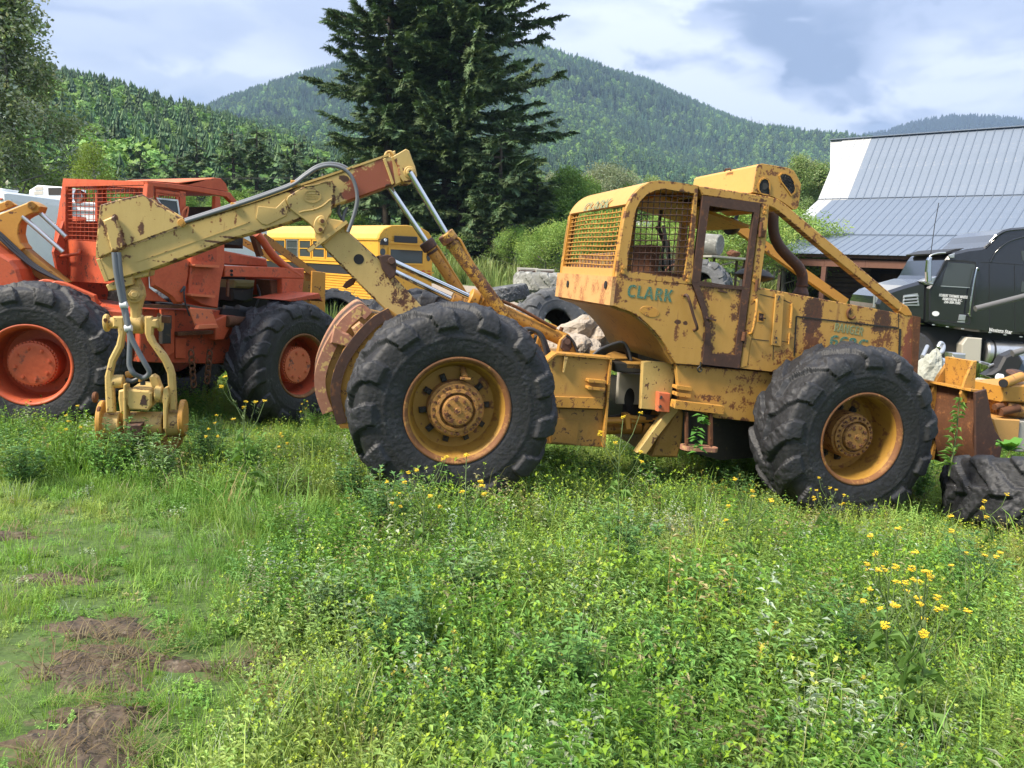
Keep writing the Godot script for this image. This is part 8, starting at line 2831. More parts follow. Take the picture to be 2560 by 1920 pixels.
func make_trees() -> void:
	forest("near_hill_forest", "dense mixed wood covering the nearer hill", "near_hill", 5200, -41, -3, 0.10, 1.0, 14.0, 0.62, Color(0.075, 0.14, 0.056), Color(0.17, 0.29, 0.075), 601)
	forest("mountain_forest", "forest covering the mountain", "mountain", 42000, -25, 30, 0.0, 1.04, 19.0, 0.38, Color(0.050, 0.108, 0.050), Color(0.15, 0.265, 0.07), 611)
	forest("far_hill_forest", "forest on the far hill behind the barn", "far_hill", 5000, 18, 37, 0.55, 1.04, 24.0, 0.05, Color(0.016, 0.034, 0.020), Color(0.04, 0.07, 0.03), 621)
	var leaf_a := leaf_clump(26, 0.34, 0.55, 3)
	var leaf_fine := leaf_clump(40, 0.26, 0.42, 5)
	var leaf_big := leaf_clump(18, 0.5, 0.6, 7)
	var sp := [spray_mesh(11), spray_mesh(12)]
	# the spruce group in the middle
	var g := "tall dark spruces behind the yellow skidder"
	var q := spruce("spruce_tree", 36.0, 7.0, 3.0, 701, 0.95, sp)
	tag(q, "tall dark spruce standing right of centre, its boughs reaching furthest right", "tree", g)
	plant_at(q, 1146, 690, 55.0)
	q = spruce("spruce_tree", 35.0, 5.0, 4.6, 702, 0.9, sp)
	tag(q, "tall dark spruce with the left trunk of the group, behind the bus", "tree", g)
	plant_at(q, 962, 685, 55.0)
	var q2 := dup(q, Transform3D(), "tall spruce in the middle of the group, between two others", g)
	plant_at(q2, 1010, 688, 58.0, 1.02, 2.1)
	q2 = dup(q, Transform3D(), "tall spruce close beside the right hand trunk of the group", g)
	plant_at(q2, 1110, 690, 56.0, 1.05, 4.0, 1.1)
	q = spruce("young_spruce", 9.0, 2.9, 0.2, 704, 1.15, sp)
	tag(q, "low dark young spruce under the right boughs of the tall group", "tree", "young spruces under the tall group")
	plant_at(q, 1235, 694, 50.0)
	q2 = dup(q, Transform3D(), "low dark young spruce furthest right, near the tall grass", "young spruces under the tall group")
	plant_at(q2, 1335, 690, 52.0, 0.72, 1.9, 1.4)
	q2 = dup(q, Transform3D(), "young spruce low behind the right trunk of the group", "young spruces under the tall group")
	plant_at(q2, 1180, 690, 58.0, 0.85, 3.3, 1.2)
	# cottonwood on the left
	q = leafy_tree("cottonwood_tree", 15.0, 3.3, 0.8, 52, 34, 0.60, leaf_a, Color(0.26, 0.34, 0.15), 711, M.bark_pale, 0.62, Color(0.46, 0.50, 0.38))
	tag(q, "tall cottonwood with silvery leaf undersides at the left edge", "tree")
	plant_at(q, 78, 720, 40.0, 1.04, 0.4, 1.12)
	q2 = dup(q, Transform3D(), "lower cottonwood beside the tall one, cut by the left edge")
	plant_at(q2, -90, 720, 38.0, 0.82, 2.0, 1.2)
	q = leafy_tree("cottonwood_sapling", 5.4, 1.5, 0.6, 20, 14, 0.34, leaf_fine, Color(0.22, 0.31, 0.05), 713, M.bark_pale, 0.6, Color(0.34, 0.42, 0.14))
	tag(q, "bright yellow green sapling behind the orange cab's roof", "tree")
	plant_at(q, 258, 650, 27.0, 0.74)
	# broadleaf and conifer trees of the valley floor
	var lg := "green broadleaf trees on the valley floor"
	var aspen := leafy_tree("aspen_tree", 13.0, 2.4, 2.2, 40, 24, 0.52, leaf_a, Color(0.20, 0.30, 0.10), 721, M.bark_pale, 0.7, Color(0.31, 0.38, 0.18))
	tag(aspen, "slim aspen with pale trunk just right of the roof visor", "tree", lg)
	plant_at(aspen, 1968, 705, 56.0, 0.72)
	var round_ := leafy_tree("broadleaf_tree", 9.5, 3.6, 0.7, 46, 26, 0.62, leaf_a, Color(0.175, 0.305, 0.065), 723, M.bark_pale, 0.8, Color(0.27, 0.39, 0.10))
	tag(round_, "rounded green tree between the spruces and the cab's rear window", "tree", lg)
	plant_at(round_, 1405, 690, 60.0, 0.85)
	var willow := leafy_tree("willow_tree", 9.0, 4.4, 1.0, 48, 26, 0.62, leaf_fine, Color(0.24, 0.29, 0.17), 725, M.bark_pale, 0.9, Color(0.36, 0.39, 0.27))
	tag(willow, "silvery grey willow crown above the cab's curved roof", "tree", "silvery willows")
	plant_at(willow, 1505, 690, 84.0, 1.28)
	var pine := spruce("young_fir", 12.0, 2.6, 0.4, 727, 0.75, sp)
	tag(pine, "dark conifer on the valley floor left of the spruce group", "tree", "conifers on the valley floor")
	plant_at(pine, 640, 650, 80.0, 1.1)
	var shrub := leafy_tree("shrub", 3.6, 2.1, 0.1, 26, 18, 0.42, leaf_fine, Color(0.21, 0.34, 0.07), 729, M.bark_pale, 0.9, Color(0.31, 0.43, 0.12))
	tag(shrub, "bright green shrub at the foot of the spruces, right of the trunks", "shrub", "green shrubs")
	plant_at(shrub, 1290, 694, 48.0, 0.8)
	# px, py, depth, size, proto, spread, label
	var many := [
		[1330, 690, 66, 0.84, 0, 1.0, "green tree whose top shows between spruce boughs and cab"], [1455, 695, 70, 0.92, 0, 1.0, "green tree behind the cab's wire window, left side"], [1560, 700, 62, 0.76, 0, 1.1, "green tree behind the cab's wire window, right side"],
		[1640, 705, 74, 0.92, 0, 1.0, "green tree seen above the shed through the cab"], [1715, 705, 58, 0.72, 0, 1.0, "green tree seen through the top of the cab door"], [1800, 705, 60, 0.80, 0, 1.1, "green tree seen behind the steel drum"],
		[1868, 708, 62, 0.80, 0, 1.0, "green tree seen behind the guard bars"], [1930, 708, 72, 0.88, 0, 1.0, "green tree left of the slim aspen"],
		[2030, 712, 58, 0.72, 1, 1.2, "aspen standing against the barn's left roof edge"], [2075, 716, 66, 0.66, 1, 1.1, "aspen half hidden by the barn roof"], [1915, 706, 66, 0.75, 1, 0.9, "aspen behind the bend of the guard rail"], [1610, 702, 90, 0.95, 1, 1.0, "aspen rising behind the cab roof"],
		[1385, 688, 92, 1.25, 2, 0.8, "silvery willow beside the right spruce boughs"], [1600, 696, 100, 1.10, 2, 1.1, "silvery willow low behind the cab roof"], [1265, 686, 86, 1.10, 2, 0.8, "silvery willow glimpsed through the spruce boughs"],
		[560, 640, 70, 0.62, 0, 1.0, "bright green tree behind the boom, left"], [610, 645, 58, 0.50, 0, 1.2, "bright green tree behind the orange cab's vent hump"], [700, 650, 74, 0.59, 0, 1.1, "bright green tree above the middle of the boom"], [760, 655, 66, 0.56, 0, 1.0, "green tree left of the spruce group's lowest boughs"],
		[830, 660, 70, 0.53, 0, 1.0, "green tree behind the grey boom hoses"], [890, 664, 64, 0.50, 0, 1.0, "green tree under the left spruce boughs"], [470, 630, 66, 0.50, 0, 1.0, "green tree behind the orange cab roof, right"], [400, 625, 62, 0.50, 0, 1.2, "green tree behind the orange cab roof, middle"],
		[330, 620, 66, 0.50, 0, 1.1, "green tree right of the bright sapling"], [215, 625, 48, 0.46, 0, 1.2, "green tree above the white trailer's air conditioner"], [130, 640, 44, 0.50, 0, 1.3, "green tree behind the white trailer"],
		[840, 655, 96, 1.10, 2, 0.8, "silvery willow glimpsed left of the spruce group"],
		[585, 640, 92, 1.21, 3, 1.0, "dark conifer left of the boom's hose clamps"], [500, 632, 96, 1.16, 3, 1.0, "dark conifer above the orange cab's front"], [735, 652, 100, 1.26, 3, 1.0, "dark conifer above the boom knuckle"], [445, 628, 88, 0.89, 3, 1.1, "short dark conifer above the orange cab's roof"], [880, 662, 90, 1.16, 3, 1.0, "dark conifer behind the left spruce"], [360, 625, 92, 0.95, 3, 1.0, "dark conifer right of the cottonwood"], [790, 655, 84, 0.95, 3, 1.1, "dark conifer in the gap over the bus"],
		[1365, 694, 45, 0.80, 4, 1.0, "bright shrub in the tall grass left of the cab"], [1450, 700, 44, 1.00, 4, 1.0, "bright shrub behind the rear wire window"], [1530, 704, 42, 1.00, 4, 1.1, "bright shrub behind the rusty bin"], [1690, 708, 40, 1.00, 4, 1.0, "bright shrub behind the steel levers"], [1790, 708, 36, 1.00, 4, 1.2, "bright shrub under the trestle table"],
		[1850, 712, 38, 1.10, 4, 1.0, "bright shrub right of the drum"], [1960, 716, 42, 1.10, 4, 1.2, "bright shrub left of the barn posts"], [1905, 714, 44, 1.00, 4, 1.0, "bright shrub behind the dark cap"], [1115, 688, 50, 0.70, 4, 1.1, "bright shrub at the foot of the right spruce trunk"], [2010, 716, 46, 1.00, 4, 1.0, "bright shrub at the barn's left end"]]
	var protos := [round_, aspen, willow, pine, shrub]
	var groups := [lg, lg, "silvery willows", "conifers on the valley floor", "green shrubs"]
	var k := 0
	for a in many:
		var o := dup(protos[a[4]], Transform3D(), a[6], groups[a[4]])
		plant_at(o, a[0], a[1], a[2], a[3], k * 1.7, a[5])
		k += 1
	# wood closing the valley floor between the trees and the hills
	rng.seed = 641
	var xfs := [[], []]
	var cols := [[], []]
	var meshes := [far_leafy(645), far_conifer(646)]
	for i in 3600:
		var a := deg_to_rad(rng.randf_range(-38, 36))
		var d := rng.randf_range(105, 430)
		if d > 120.0 and rad_to_deg(a) < -9.0:
			continue
		var w := 1 if rng.randf() < 0.3 else 0
		var s := rng.randf_range(6.0, 11.0) * (1.25 if w == 1 else 1.0)
		xfs[w].append(Transform3D(Basis(Vector3.UP, rng.randf() * TAU).scaled(Vector3(s * 1.2, s, s * 1.2)), Vector3(sin(a) * d, 0.6 + maxf(0.0, d - 200.0) * 0.01, -cos(a) * d)))
		cols[w].append(tint(Color(0.165, 0.28, 0.075) if w == 0 else Color(0.06, 0.115, 0.05), 0.35))
	for w in 2:
		tag(multi(self, ["valley_wood", "valley_conifers"][w], meshes[w], M.leaf if w == 0 else M.needle, xfs[w], cols[w]), ["green wood closing the valley floor at the mountain's foot", "scattered dark conifers in the wood at the mountain's foot"][w], "", "", "stuff")
	# burnt bare trunks along the mountain's right shoulder
	var mb := MB.new()
	for i in 60:
		var px := rng.randf_range(1860, 1990) if i < 34 else rng.randf_range(1960, 2110)
		var r := ray(px, 330.0)
		var a := atan2(r.x, -r.z)
		var d := 1985.0
		var y := hill_y("mountain", a, d)
		var b := Vector3(sin(a) * d, y, -cos(a) * d)
		mb.tube(PackedVector3Array([b, b + Vector3(rng.randf_range(-1, 1), rng.randf_range(18, 34), 0)]), 0.7, 4, 0.3, false)
	solo("burnt_trunks", mb, M.bark, "row of bare burnt trunks on the mountain's right shoulder", "", "", "stuff")

# ---------------------------------------------------------------- plants underfoot
func blade_clump(n: int, h: float, spread: float, bend: float, w: float, sd: int) -> ArrayMesh:
	var r := RandomNumberGenerator.new()
	r.seed = sd
	var mb := MB.new()
	for i in n:
		var a := r.randf() * TAU
		var p := Vector3(cos(a), 0, sin(a)) * spread * sqrt(r.randf())
		var d := Vector3(cos(a + r.randfn() * 0.9), 0, sin(a + r.randfn() * 0.9))
		var hh := h * r.randf_range(0.45, 1.15)
		var b := bend * hh * r.randf_range(0.3, 1.3)
		var s := d.cross(Vector3.UP).rotated(Vector3.UP, r.randf_range(-0.8, 0.8)) * w * r.randf_range(0.7, 1.3)
		var m1 := p + Vector3(0, hh * 0.5, 0) + d * b * 0.25
		var m2 := p + Vector3(0, hh * 0.85, 0) + d * b * 0.65
		var tip := p + Vector3(0, hh * 0.98, 0) + d * b * 1.15
		var g := r.randf_range(0.75, 1.25)
		mb.col = Color(g * r.randf_range(0.9, 1.15), g, g * 0.9)
		mb.tri(p - s, p + s, m1 + s * 0.8); mb.tri(p - s, m1 + s * 0.8, m1 - s * 0.8)
		mb.tri(m1 - s * 0.8, m1 + s * 0.8, m2 + s * 0.55); mb.tri(m1 - s * 0.8, m2 + s * 0.55, m2 - s * 0.55); mb.tri(m2 - s * 0.55, m2 + s * 0.55, tip)
	return mb.mesh()

# a leafy weed: stems with pairs of leaves; optional yellow heads
func weed(stems: int, h: float, leaf: float, wide: float, spread: float, sd: int, heads := 0.0, lobed := false) -> ArrayMesh:
	var r := RandomNumberGenerator.new()
	r.seed = sd
	var mb := MB.new()
	for i in stems:
		var a := r.randf() * TAU
		var p := Vector3(cos(a), 0, sin(a)) * spread * r.randf()
		var d := Vector3(cos(a), 0, sin(a)) * r.randf_range(0.05, 0.5)
		var hh := h * r.randf_range(0.55, 1.1)
		var top := p + Vector3(0, hh, 0) + d * hh
		mb.col = Color(0.95, 0.9, 0.6)
		var s := Vector3(0.0022, 0, 0.001)
		mb.tri(p - s, p + s, top)
		mb.tri(p - Vector3(0, 0, 0.0022), p + Vector3(0, 0, 0.0022), top)
		var n := int(8 + hh * 34)
		for k in n:
			var f := (k + r.randf()) / n
			var q := p.lerp(top, f)
			var b := r.randf() * TAU
			var ld := Vector3(cos(b), r.randf_range(-0.1, 0.7), sin(b)).normalized()
			var l := leaf * r.randf_range(0.6, 1.2) * (1.15 - f * 0.7)
			var w := ld.cross(Vector3.UP).normalized() * l * wide * 0.5
			var g := r.randf_range(0.7, 1.3)
			mb.col = Color(g, g, g)
			var mid := q + ld * l * 0.5 + Vector3(0, 0.08 * l, 0)
			var tip := q + ld * l + Vector3(0, -0.22 * l, 0)
			mb.tri(q, mid - w, tip); mb.tri(q, tip, mid + w)
			if lobed:
				mb.tri(q + ld * l * 0.2, q + ld * l * 0.45 + w * 2.2, q + ld * l * 0.45)
				mb.tri(q + ld * l * 0.2, q + ld * l * 0.45, q + ld * l * 0.45 - w * 2.2)
		if r.randf() < heads:
			mb.col = Color(4.4, 1.9, 0.3)
			for k in 5:
				var b := TAU * k / 5.0 + r.randf()
				var c := top + Vector3(r.randf_range(-0.008, 0.008), r.randf_range(-0.012, 0.012), r.randf_range(-0.008, 0.008))
				var e := Vector3(cos(b), 0.5, sin(b)) * 0.0095
				mb.tri(c - Vector3(0, 0.004, 0), c + e + Vector3(-e.z, 0, e.x) * 0.6, c + e - Vector3(-e.z, 0, e.x) * 0.6)
	return mb.mesh()

# an upright flowering mustard, its parts apart
func mustard_plant(h: float, sd: int, heads: int) -> Node3D:
	var r := RandomNumberGenerator.new()
	r.seed = sd
	var t := Node3D.new()
	t.name = numbered("mustard_plant")
	add_child(t)
	var mb := MB.new()
	var lf := MB.new()
	var fl := MB.new()
	var main := PackedVector3Array([Vector3.ZERO, Vector3(r.randf_range(-0.03, 0.03), h * 0.5, r.randf_range(-0.03, 0.03)), Vector3(r.randf_range(-0.06, 0.06), h * 0.85, r.randf_range(-0.06, 0.06))])
	mb.tube(main, 0.005, 5, 0.003, false)
	for k in heads:
		var f := lerpf(0.35, 1.0, (k + 1.0) / heads)
		var p := main[0].lerp(main[1], f * 2.0) if f < 0.5 else main[1].lerp(main[2], f * 2.0 - 1.0)
		var a := r.randf() * TAU
		var top := p + Vector3(cos(a) * 0.11, 0.14 + 0.1 * r.randf(), sin(a) * 0.11) * (h / 0.6)
		mb.tube(PackedVector3Array([p, p.lerp(top, 0.5) + Vector3(cos(a), 0, sin(a)) * 0.02, top]), 0.003, 4, 0.002, false)
		for j in 9:
			var b := TAU * j / 9.0 + r.randf()
			var c := top + Vector3(cos(b) * 0.009, r.randf_range(-0.008, 0.010), sin(b) * 0.009)
			for m in 4:
				var e := Vector3(cos(b + m * 1.57), r.randf_range(0.1, 0.8), sin(b + m * 1.57)) * 0.0078
				var s := Vector3(-e.z, 0, e.x) * 0.6
				fl.tri(c, c + e + s, c + e - s)
		for j in 10:
			var b := r.randf() * TAU
			var q := p.lerp(top, r.randf())
			mb.tri(q, q + Vector3(cos(b) * 0.02, 0.02, sin(b) * 0.02), q + Vector3(cos(b) * 0.02, 0.015, sin(b) * 0.02 + 0.004))
	lf.col = Color(0.13, 0.24, 0.055)
	for k in 16:
		var f := r.randf() * 0.75
		var p := main[0].lerp(main[2], f)
		var a := r.randf() * TAU
		var l := 0.15 * (1.1 - f) * h / 0.6
		var d := Vector3(cos(a), r.randf_range(0.0, 0.7), sin(a)).normalized()
		var w := d.cross(Vector3.UP).normalized() * l * 0.22
		var mid := p + d * l * 0.55 + Vector3(0, 0.02, 0)
		var tip := p + d * l + Vector3(0, -0.04, 0)
		lf.tri(p, mid - w, tip); lf.tri(p, tip, mid + w)
		lf.tri(p + d * l * 0.15, p + d * l * 0.4 + w * 1.4, p + d * l * 0.4); lf.tri(p + d * l * 0.15, p + d * l * 0.4, p + d * l * 0.4 - w * 1.4)
	pt(t, "stem", mb, mat(0.10, 0.15, 0.045, 0.7))
	pt(t, "leaves", lf, M.blade)
	var pm := mat(0.72, 0.52, 0.02, 0.6)
	tag(pt(t, "flower_heads", fl, pm), "", "", "", "stuff")
	return t

func make_plants() -> void:
	rng.seed = 4242
	var kinds := [blade_clump(46, 0.15, 0.11, 0.55, 0.0020, 1), blade_clump(30, 0.24, 0.10, 0.75, 0.0024, 2), blade_clump(44, 0.085, 0.11, 0.9, 0.0020, 3),
		weed(9, 0.10, 0.034, 0.62, 0.11, 4), weed(8, 0.21, 0.046, 0.40, 0.10, 5), weed(9, 0.25, 0.030, 0.32, 0.10, 6, 0.9), weed(8, 0.22, 0.060, 0.15, 0.09, 7, 0.0, true), weed(6, 0.28, 0.055, 0.42, 0.09, 8), weed(10, 0.08, 0.026, 0.8, 0.11, 9, 0.16), weed(6, 0.34, 0.075, 0.12, 0.08, 10, 0.5, true)]
	var xfs := []
	var cols := []
	for k in kinds.size():
		xfs.append([]); cols.append([])
	var patch := noise(0.55, 31, 3)
	var lush := noise(0.28, 33, 3)
	var dry := noise(0.8, 35, 3)
	var wheels := [frame_pt(1145, 1290, 6.3), frame_pt(2155, 1320, 7.2)]
	var zed := -1.2
	while zed > -24.0:
		var step := 0.058 + absf(zed) * 0.0062
		var half := absf(zed) * 0.74 + 1.0
		var x := -half
		while x < half:
			var p := Vector2(x + rng.randf_range(-0.5, 0.5) * step * 1.6, zed + rng.randf_range(-0.5, 0.5) * step * 1.6)
			x += step
			var bare := 0.0
			for s in dirt_spots:
				var r := Vector2((p.x - s.x) / s.z, (p.y - s.y) / s.w).length()
				bare = maxf(bare, 1.0 - smoothstep(0.65, 1.05, r + patch.get_noise_2d(p.x * 4.0, p.y * 4.0) * 0.6))
			if rng.randf() < bare * 0.80:
				continue
			var n := patch.get_noise_2d(p.x, p.y)
			var l := lush.get_noise_2d(p.x + 9.0, p.y)
			# right of the trampled lawn the weeds stand knee high
			var edge := -1.05 + (p.y + 2.4) * 0.12 + n * 0.8
			var tall := smoothstep(edge - 0.5, edge + 0.7, p.x)
			tall = maxf(tall, smoothstep(-5.2, -6.3, p.y + n * 0.6) * (0.75 if p.x > -2.6 else 0.55))
			var s := lerpf(0.62, 1.0, tall) * (1.0 + n * 0.55 + l * 0.65) * rng.randf_range(0.75, 1.25)
			if p.y < -5.3 and p.y > -8.5:
				s *= 1.12
			if p.y < -10.0:
				s *= 1.25
			var roll := rng.randf() + l * 0.22
			var k := 0
			if tall < 0.45:
				k = 2 if roll < 0.42 else 0 if roll < 0.68 else 8 if roll < 0.86 else 3 if roll < 0.97 else 1
			else:
				k = 1 if roll < 0.13 else 0 if roll < 0.26 else 4 if roll < 0.42 else 5 if roll < 0.66 else 3 if roll < 0.76 else 7 if roll < 0.87 else 6 if roll < 0.97 else 9
				if k == 9 and rng.randf() < 0.5:
					k = 5
			if step > 0.12:
				s *= 1.15
			var c := Color(0.235, 0.405, 0.07)
			if k == 3 or k == 8:
				c = Color(0.205, 0.385, 0.078)
			elif k == 4:
				c = Color(0.225, 0.375, 0.115)
			elif k == 5:
				c = Color(0.29, 0.41, 0.135)
			elif k == 6:
				c = Color(0.17, 0.315, 0.10)
			elif k == 7:
				c = Color(0.20, 0.385, 0.085)
			c = c.lerp(Color(0.39, 0.46, 0.13), clampf(dry.get_noise_2d(p.x, p.y) * 1.2 + 0.12, 0.0, 0.6))
			c = c.lerp(Color(0.105, 0.265, 0.055), clampf(l * 1.4, 0.0, 0.5))
			if rng.randf() < (0.08 if k > 3 else 0.03):
				c = Color(0.40, 0.47, 0.33)
			elif rng.randf() < 0.04:
				c = Color(0.36, 0.33, 0.17)
			c = tint(c, 0.22)
			var y := ground(p.x, p.y) - 0.01
			var b := Basis(Vector3.UP, rng.randf() * TAU).rotated(Vector3.RIGHT, rng.randf_range(-0.25, 0.25)).rotated(Vector3.BACK, rng.randf_range(-0.25, 0.25))
			xfs[k].append(Transform3D(b.scaled(Vector3(s, s * rng.randf_range(0.8, 1.2), s)), Vector3(p.x, y, p.y)))
			cols[k].append(c)
		zed -= step
	var names := ["grass", "tall_grass", "short_grass", "clover", "leafy_weeds", "yellow_flowered_weeds", "feathery_weeds", "broad_weeds", "low_weeds", "tall_weeds"]
	var says := ["green grass blades growing through the yard", "long bent grass blades among the weeds", "short trampled lawn grass on the left", "low clover leaves in the turf", "leafy green weeds standing in the right half", "weeds with tiny yellow flower heads across the right half", "dark feathery weeds in clumps", "broad leaved bright weeds among the grass", "low creeping weeds in the short lawn", "tall feathery weeds round the machines"]
	for k in kinds.size():
		tag(multi(self, names[k], kinds[k], M.blade, xfs[k], cols[k]), says[k], "", "", "stuff")
	var straw := blade_clump(26, 0.06, 0.10, 2.2, 0.0022, 41)
	var s_x := []
	var s_c := []
	for d in dirt_spots:
		for i in 5:
			var a := rng.randf() * TAU
			var r := sqrt(rng.randf()) * 1.3
			var p := Vector2(d.x + cos(a) * d.z * r, d.y + sin(a) * d.w * r)
			s_x.append(Transform3D(Basis(Vector3.UP, rng.randf() * TAU).scaled(Vector3.ONE * rng.randf_range(0.5, 1.1)), Vector3(p.x, ground(p.x, p.y) + 0.012, p.y)))
			s_c.append(tint(Color(0.20, 0.155, 0.085) if rng.randf() < 0.75 else Color(0.2, 0.3, 0.07), 0.3))
	tag(multi(self, "dry_straw", straw, M.blade, s_x, s_c), "dry straw and bent stalks on the bare earth", "", "", "stuff")
	# tall pale grass beyond the track and rough grass round the far things
	var tallg := blade_clump(30, 0.9, 0.30, 0.35, 0.012, 21)
	var a_x := []
	var a_c := []
	for i in 5200:
		var z := rng.randf_range(-58.0, -20.0)
		var x := rng.randf_range(-0.72, 0.72) * -z
		if z > -42.0 and z < -25.5 and x > -12.0 and x < 14.0 and absf(z + 33.0 + 0.15 * x) < 7.5:
			continue
		var s := rng.randf_range(0.5, 1.25) * (1.5 if z < -42.0 else 0.8)
		a_x.append(Transform3D(Basis(Vector3.UP, rng.randf() * TAU).scaled(Vector3(s, s, s)), Vector3(x, ground(x, z) - 0.03, z)))
		a_c.append(tint(Color(0.19, 0.28, 0.075).lerp(Color(0.33, 0.37, 0.18), rng.randf() * 0.7), 0.2))
	tag(multi(self, "meadow_grass", tallg, M.blade, a_x, a_c), "tall pale meadow grass behind the yard", "", "", "stuff")
	# single flowering mustards
	var protos := [mustard_plant(0.55, 5, 5), mustard_plant(0.75, 6, 7), mustard_plant(0.42, 7, 4)]
	var spots := [[1170, 1245, "tall mustard with four yellow heads before the near rear rim"], [1050, 1250, "leafy mustard before the left of the rear tyre"], [980, 1260, "mustard at the left foot of the rear tyre"], [1600, 1120, "mustard growing beside the foot step"], [1545, 1150, "mustard under the steering ram"], [2075, 1260, "thin mustard before the deep front rim"], [2040, 1250, "thin mustard left of the deep front rim"],
		[2215, 1480, "mustard with the largest heads in the yellow bunch"], [2255, 1500, "mustard at the right of the yellow bunch"], [2180, 1510, "mustard at the left of the yellow bunch"], [2300, 1560, "mustard below the right of the yellow bunch"], [2160, 1430, "mustard above the yellow bunch"], [2235, 1560, "mustard below the middle of the yellow bunch"], [2400, 1420, "single mustard right of the yellow bunch"],
		[700, 1120, "mustard left of the far rear tyre"], [540, 1090, "mustard behind the grapple, before the orange frame"], [620, 1050, "mustard before the orange chains"], [760, 1030, "mustard before the orange front tyre"], [190, 1070, "mustard before the orange rear tyre"], [1840, 1290, "mustard before the front tyre's left side"], [2470, 1290, "mustard before the flat tyre"]]
	for k in spots.size():
		var s: Array = spots[k]
		var o: Node3D = protos[k] if k < 3 else dup(protos[k % 3], Transform3D())
		tag(o, s[2], "wild flower", "yellow wild mustards in the weeds")
		var sz := 1.15 if k % 4 == 0 else 0.9
		var tall: float = [0.62, 0.8, 0.5][k % 3] * sz
		var g := on_ground(s[0], s[1] + 120.0)
		for it in 3:
			g = on_ground(s[0], s[1] + 0.72 * tall * FOC / -(cam_xf.affine_inverse() * g).z)
		o.transform = Transform3D(Basis(Vector3.UP, k * 2.3).scaled(Vector3.ONE * sz), g)
	# bushy weeds that stand out of the rest
	var bushes := []
	for k in 3:
		var wt := Node3D.new()
		wt.name = numbered("bushy_weed")
		add_child(wt)
		var wb := MB.new()
		wb.col = [Color(0.115, 0.235, 0.075), Color(0.15, 0.30, 0.075), Color(0.20, 0.31, 0.13)][k]
		var base := wb.col
		var sb := MB.new()
		for i in 26:
			var a := rng.randf() * TAU
			var top := Vector3(cos(a) * 0.22 * rng.randf(), rng.randf_range(0.22, 0.46), sin(a) * 0.22 * rng.randf())
			var foot := Vector3(top.x * 0.3, 0, top.z * 0.3)
			sb.tube(PackedVector3Array([foot, foot.lerp(top, 0.5) + Vector3(0, 0.02, 0), top]), 0.003, 4, 0.0015, false)
			for j in 22:
				var q := foot.lerp(top, 0.15 + 0.85 * rng.randf())
				var b := rng.randf() * TAU
				var d := Vector3(cos(b), rng.randf_range(-0.1, 0.9), sin(b)).normalized()
				var l: float = [0.065, 0.055, 0.06][k] * rng.randf_range(0.6, 1.2)
				var w: Vector3 = d.cross(Vector3.UP).normalized() * l * [0.10, 0.26, 0.16][k]
				wb.col = base * rng.randf_range(0.75, 1.3)
				wb.tri(q, q + d * l * 0.5 - w, q + d * l + Vector3(0, -0.012, 0)); wb.tri(q, q + d * l + Vector3(0, -0.012, 0), q + d * l * 0.5 + w)
				if k == 0:
					wb.tri(q + d * l * 0.3, q + d * l * 0.6 + w * 3.0, q + d * l * 0.55); wb.tri(q + d * l * 0.3, q + d * l * 0.55, q + d * l * 0.6 - w * 3.0)
		pt(wt, "stems", sb, mat(0.13, 0.19, 0.06, 0.7))
		tag(pt(wt, "leaves", wb, M.blade), "", "", "", "stuff")
		bushes.append(wt)
	var where := [[330, 1160, 0, 1.15, "dark feathery weed bush to the right below the grapple"], [250, 1170, 1, 0.9, "green weed bush directly below the grapple"], [400, 1180, 2, 1.0, "pale green weed bush right of the grapple's foot"], [520, 1150, 0, 1.1, "dark feathery weed bush between grapple and rear tyre"], [610, 1170, 1, 1.0, "green weed bush left of the pink butt plate"], [60, 1190, 0, 1.0, "dark weed bush under the orange rear wheel"],
		[880, 1230, 0, 1.0, "dark feathery weed bush at the rear tyre's left foot"], [960, 1330, 0, 1.2, "dark feathery weed bush below the rear tyre"], [1090, 1260, 1, 1.0, "green weed bush covering the rear tyre's foot"], [1330, 1210, 2, 1.0, "pale green weed bush under the frame plate"], [1500, 1200, 0, 0.9, "dark weed bush under the joint"], [1620, 1215, 1, 1.1, "green weed bush under the yoke"], [1800, 1210, 1, 1.1, "green weed bush left of the front tyre"], [1840, 1235, 0, 0.9, "dark weed bush at the front tyre's left foot"],
		[2290, 1240, 1, 1.2, "green weed bush right of the front tyre"], [2400, 1270, 2, 1.1, "pale green weed bush before the flat tyre"], [2080, 1640, 0, 1.0, "dark weed bush low on the right"], [1190, 1520, 2, 1.0, "pale silvery weed bush in the middle of the meadow"], [840, 1560, 2, 0.9, "pale silvery weed bush near the bare earth"], [1000, 1650, 0, 1.0, "dark weed bush in the middle foreground"], [1420, 1760, 1, 0.8, "bright weed bush low in the middle"], [1800, 1560, 1, 0.9, "bright weed bush below the door in the meadow"], [2420, 1480, 0, 1.1, "dark weed bush by the right edge of the meadow"], [1560, 1420, 0, 1.1, "dark weed bush in the meadow under the steps"]]
	var first := [true, true, true]
	for q in where:
		var o: Node3D = bushes[q[2]] if first[q[2]] else dup(bushes[q[2]], Transform3D())
		first[q[2]] = false
		tag(o, q[4], "weed", "bushy weeds standing out of the meadow")
		o.transform = Transform3D(Basis(Vector3.UP, q[0] * 0.7).scaled(Vector3.ONE * q[3]), on_ground(q[0], q[1] + 30.0))
	# tall pigweed before the blade, broad dock by the flat tyre
	var mb := MB.new()
	var lf := MB.new()
	lf.col = Color(0.15, 0.27, 0.06)
	mb.tube(PackedVector3Array([Vector3.ZERO, Vector3(0.02, 0.4, 0), Vector3(0.0, 0.72, 0)]), 0.008, 6, 0.004)
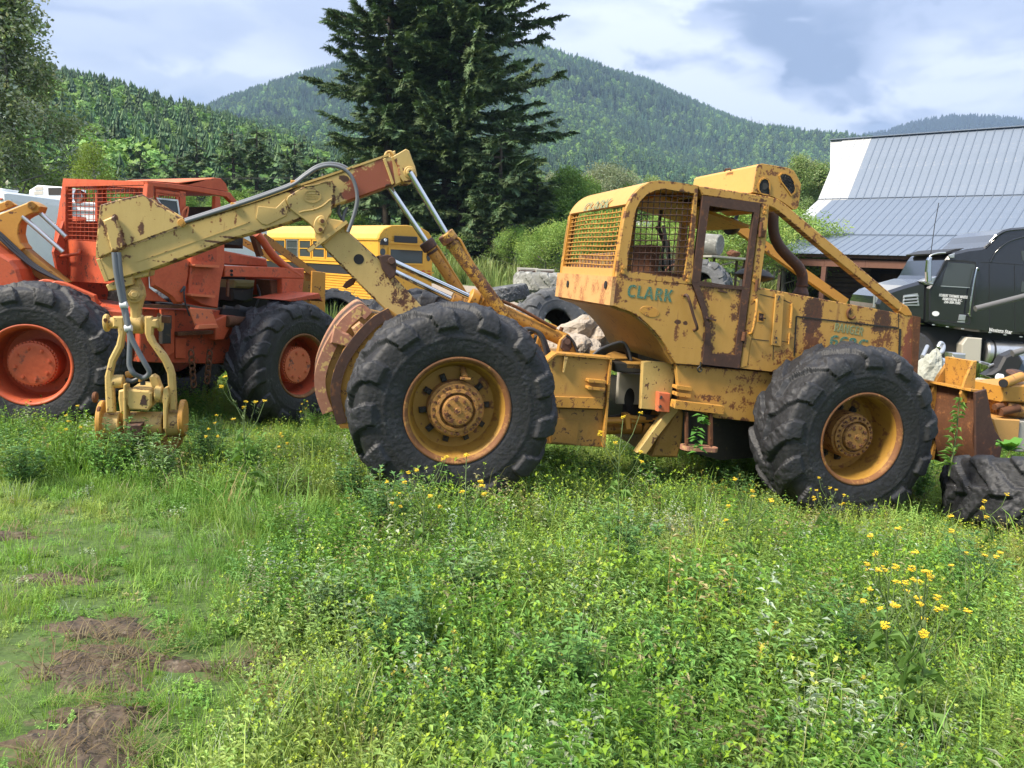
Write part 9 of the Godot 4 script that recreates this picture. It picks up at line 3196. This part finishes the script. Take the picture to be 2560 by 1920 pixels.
	for k in 46:
		var f := rng.randf()
		var p := Vector3(0.01, 0.1 + 0.62 * f, 0)
		var a := rng.randf() * TAU
		var l := 0.13 * (1.15 - f * 0.6)
		var d := Vector3(cos(a), rng.randf_range(0.1, 0.9), sin(a)).normalized()
		var w := d.cross(Vector3.UP).normalized() * l * 0.14
		lf.tri(p, p + d * l * 0.5 - w, p + d * l + Vector3(0, -0.05, 0)); lf.tri(p, p + d * l + Vector3(0, -0.05, 0), p + d * l * 0.5 + w)
	var t := thing("tall_pigweed", "tall narrow leaved weed standing before the rusty blade", "weed", Transform3D(Basis(), at(2372, 1190, 7.0)))
	pt(t, "stem", mb, mat(0.12, 0.16, 0.05, 0.7))
	pt(t, "leaves", lf, M.blade)
	lf = MB.new()
	lf.col = Color(0.11, 0.28, 0.045)
	for k in 9:
		var a := TAU * k / 9.0 + 0.3
		var d := Vector3(cos(a), rng.randf_range(0.4, 1.3), sin(a)).normalized()
		var l := rng.randf_range(0.16, 0.26)
		var w := d.cross(Vector3.UP).normalized() * l * 0.24
		var m1 := d * l * 0.4 - Vector3(0, 0.0, 0)
		var m2 := d * l * 0.8 + Vector3(0, -0.03, 0)
		var tip := d * l + Vector3(0, -0.08, 0)
		lf.tri(Vector3.ZERO, m1 - w, m1 + w); lf.quad(m1 - w, m2 - w * 0.7, m2 + w * 0.7, m1 + w); lf.tri(m2 - w * 0.7, tip, m2 + w * 0.7)
	t = thing("dock_plant", "broad leaved dock growing behind the flat tyre", "weed", Transform3D(Basis(), at(2520, 1128, 7.4)))
	pt(t, "leaves", lf, M.blade)
	t = thing("nettle_plant", "green nettle growing up through the foot step", "weed", Transform3D(Basis(), at(1742, 1130, 6.6)))
	var nl := MB.new()
	nl.col = Color(0.10, 0.25, 0.05)
	for k in 30:
		var f := rng.randf()
		var p := Vector3(sin(f * 9.0) * 0.02, f * 0.34, 0)
		var a := rng.randf() * TAU
		var d := Vector3(cos(a), 0.15, sin(a)).normalized()
		var l := 0.085
		var w := d.cross(Vector3.UP).normalized() * l * 0.3
		nl.tri(p, p + d * l * 0.4 - w, p + d * l + Vector3(0, -0.035, 0)); nl.tri(p, p + d * l + Vector3(0, -0.035, 0), p + d * l * 0.4 + w)
	pt(t, "leaves", nl, M.blade)

func frame_pt(px: float, py: float, d: float) -> Vector3:
	return at(px, py, d)
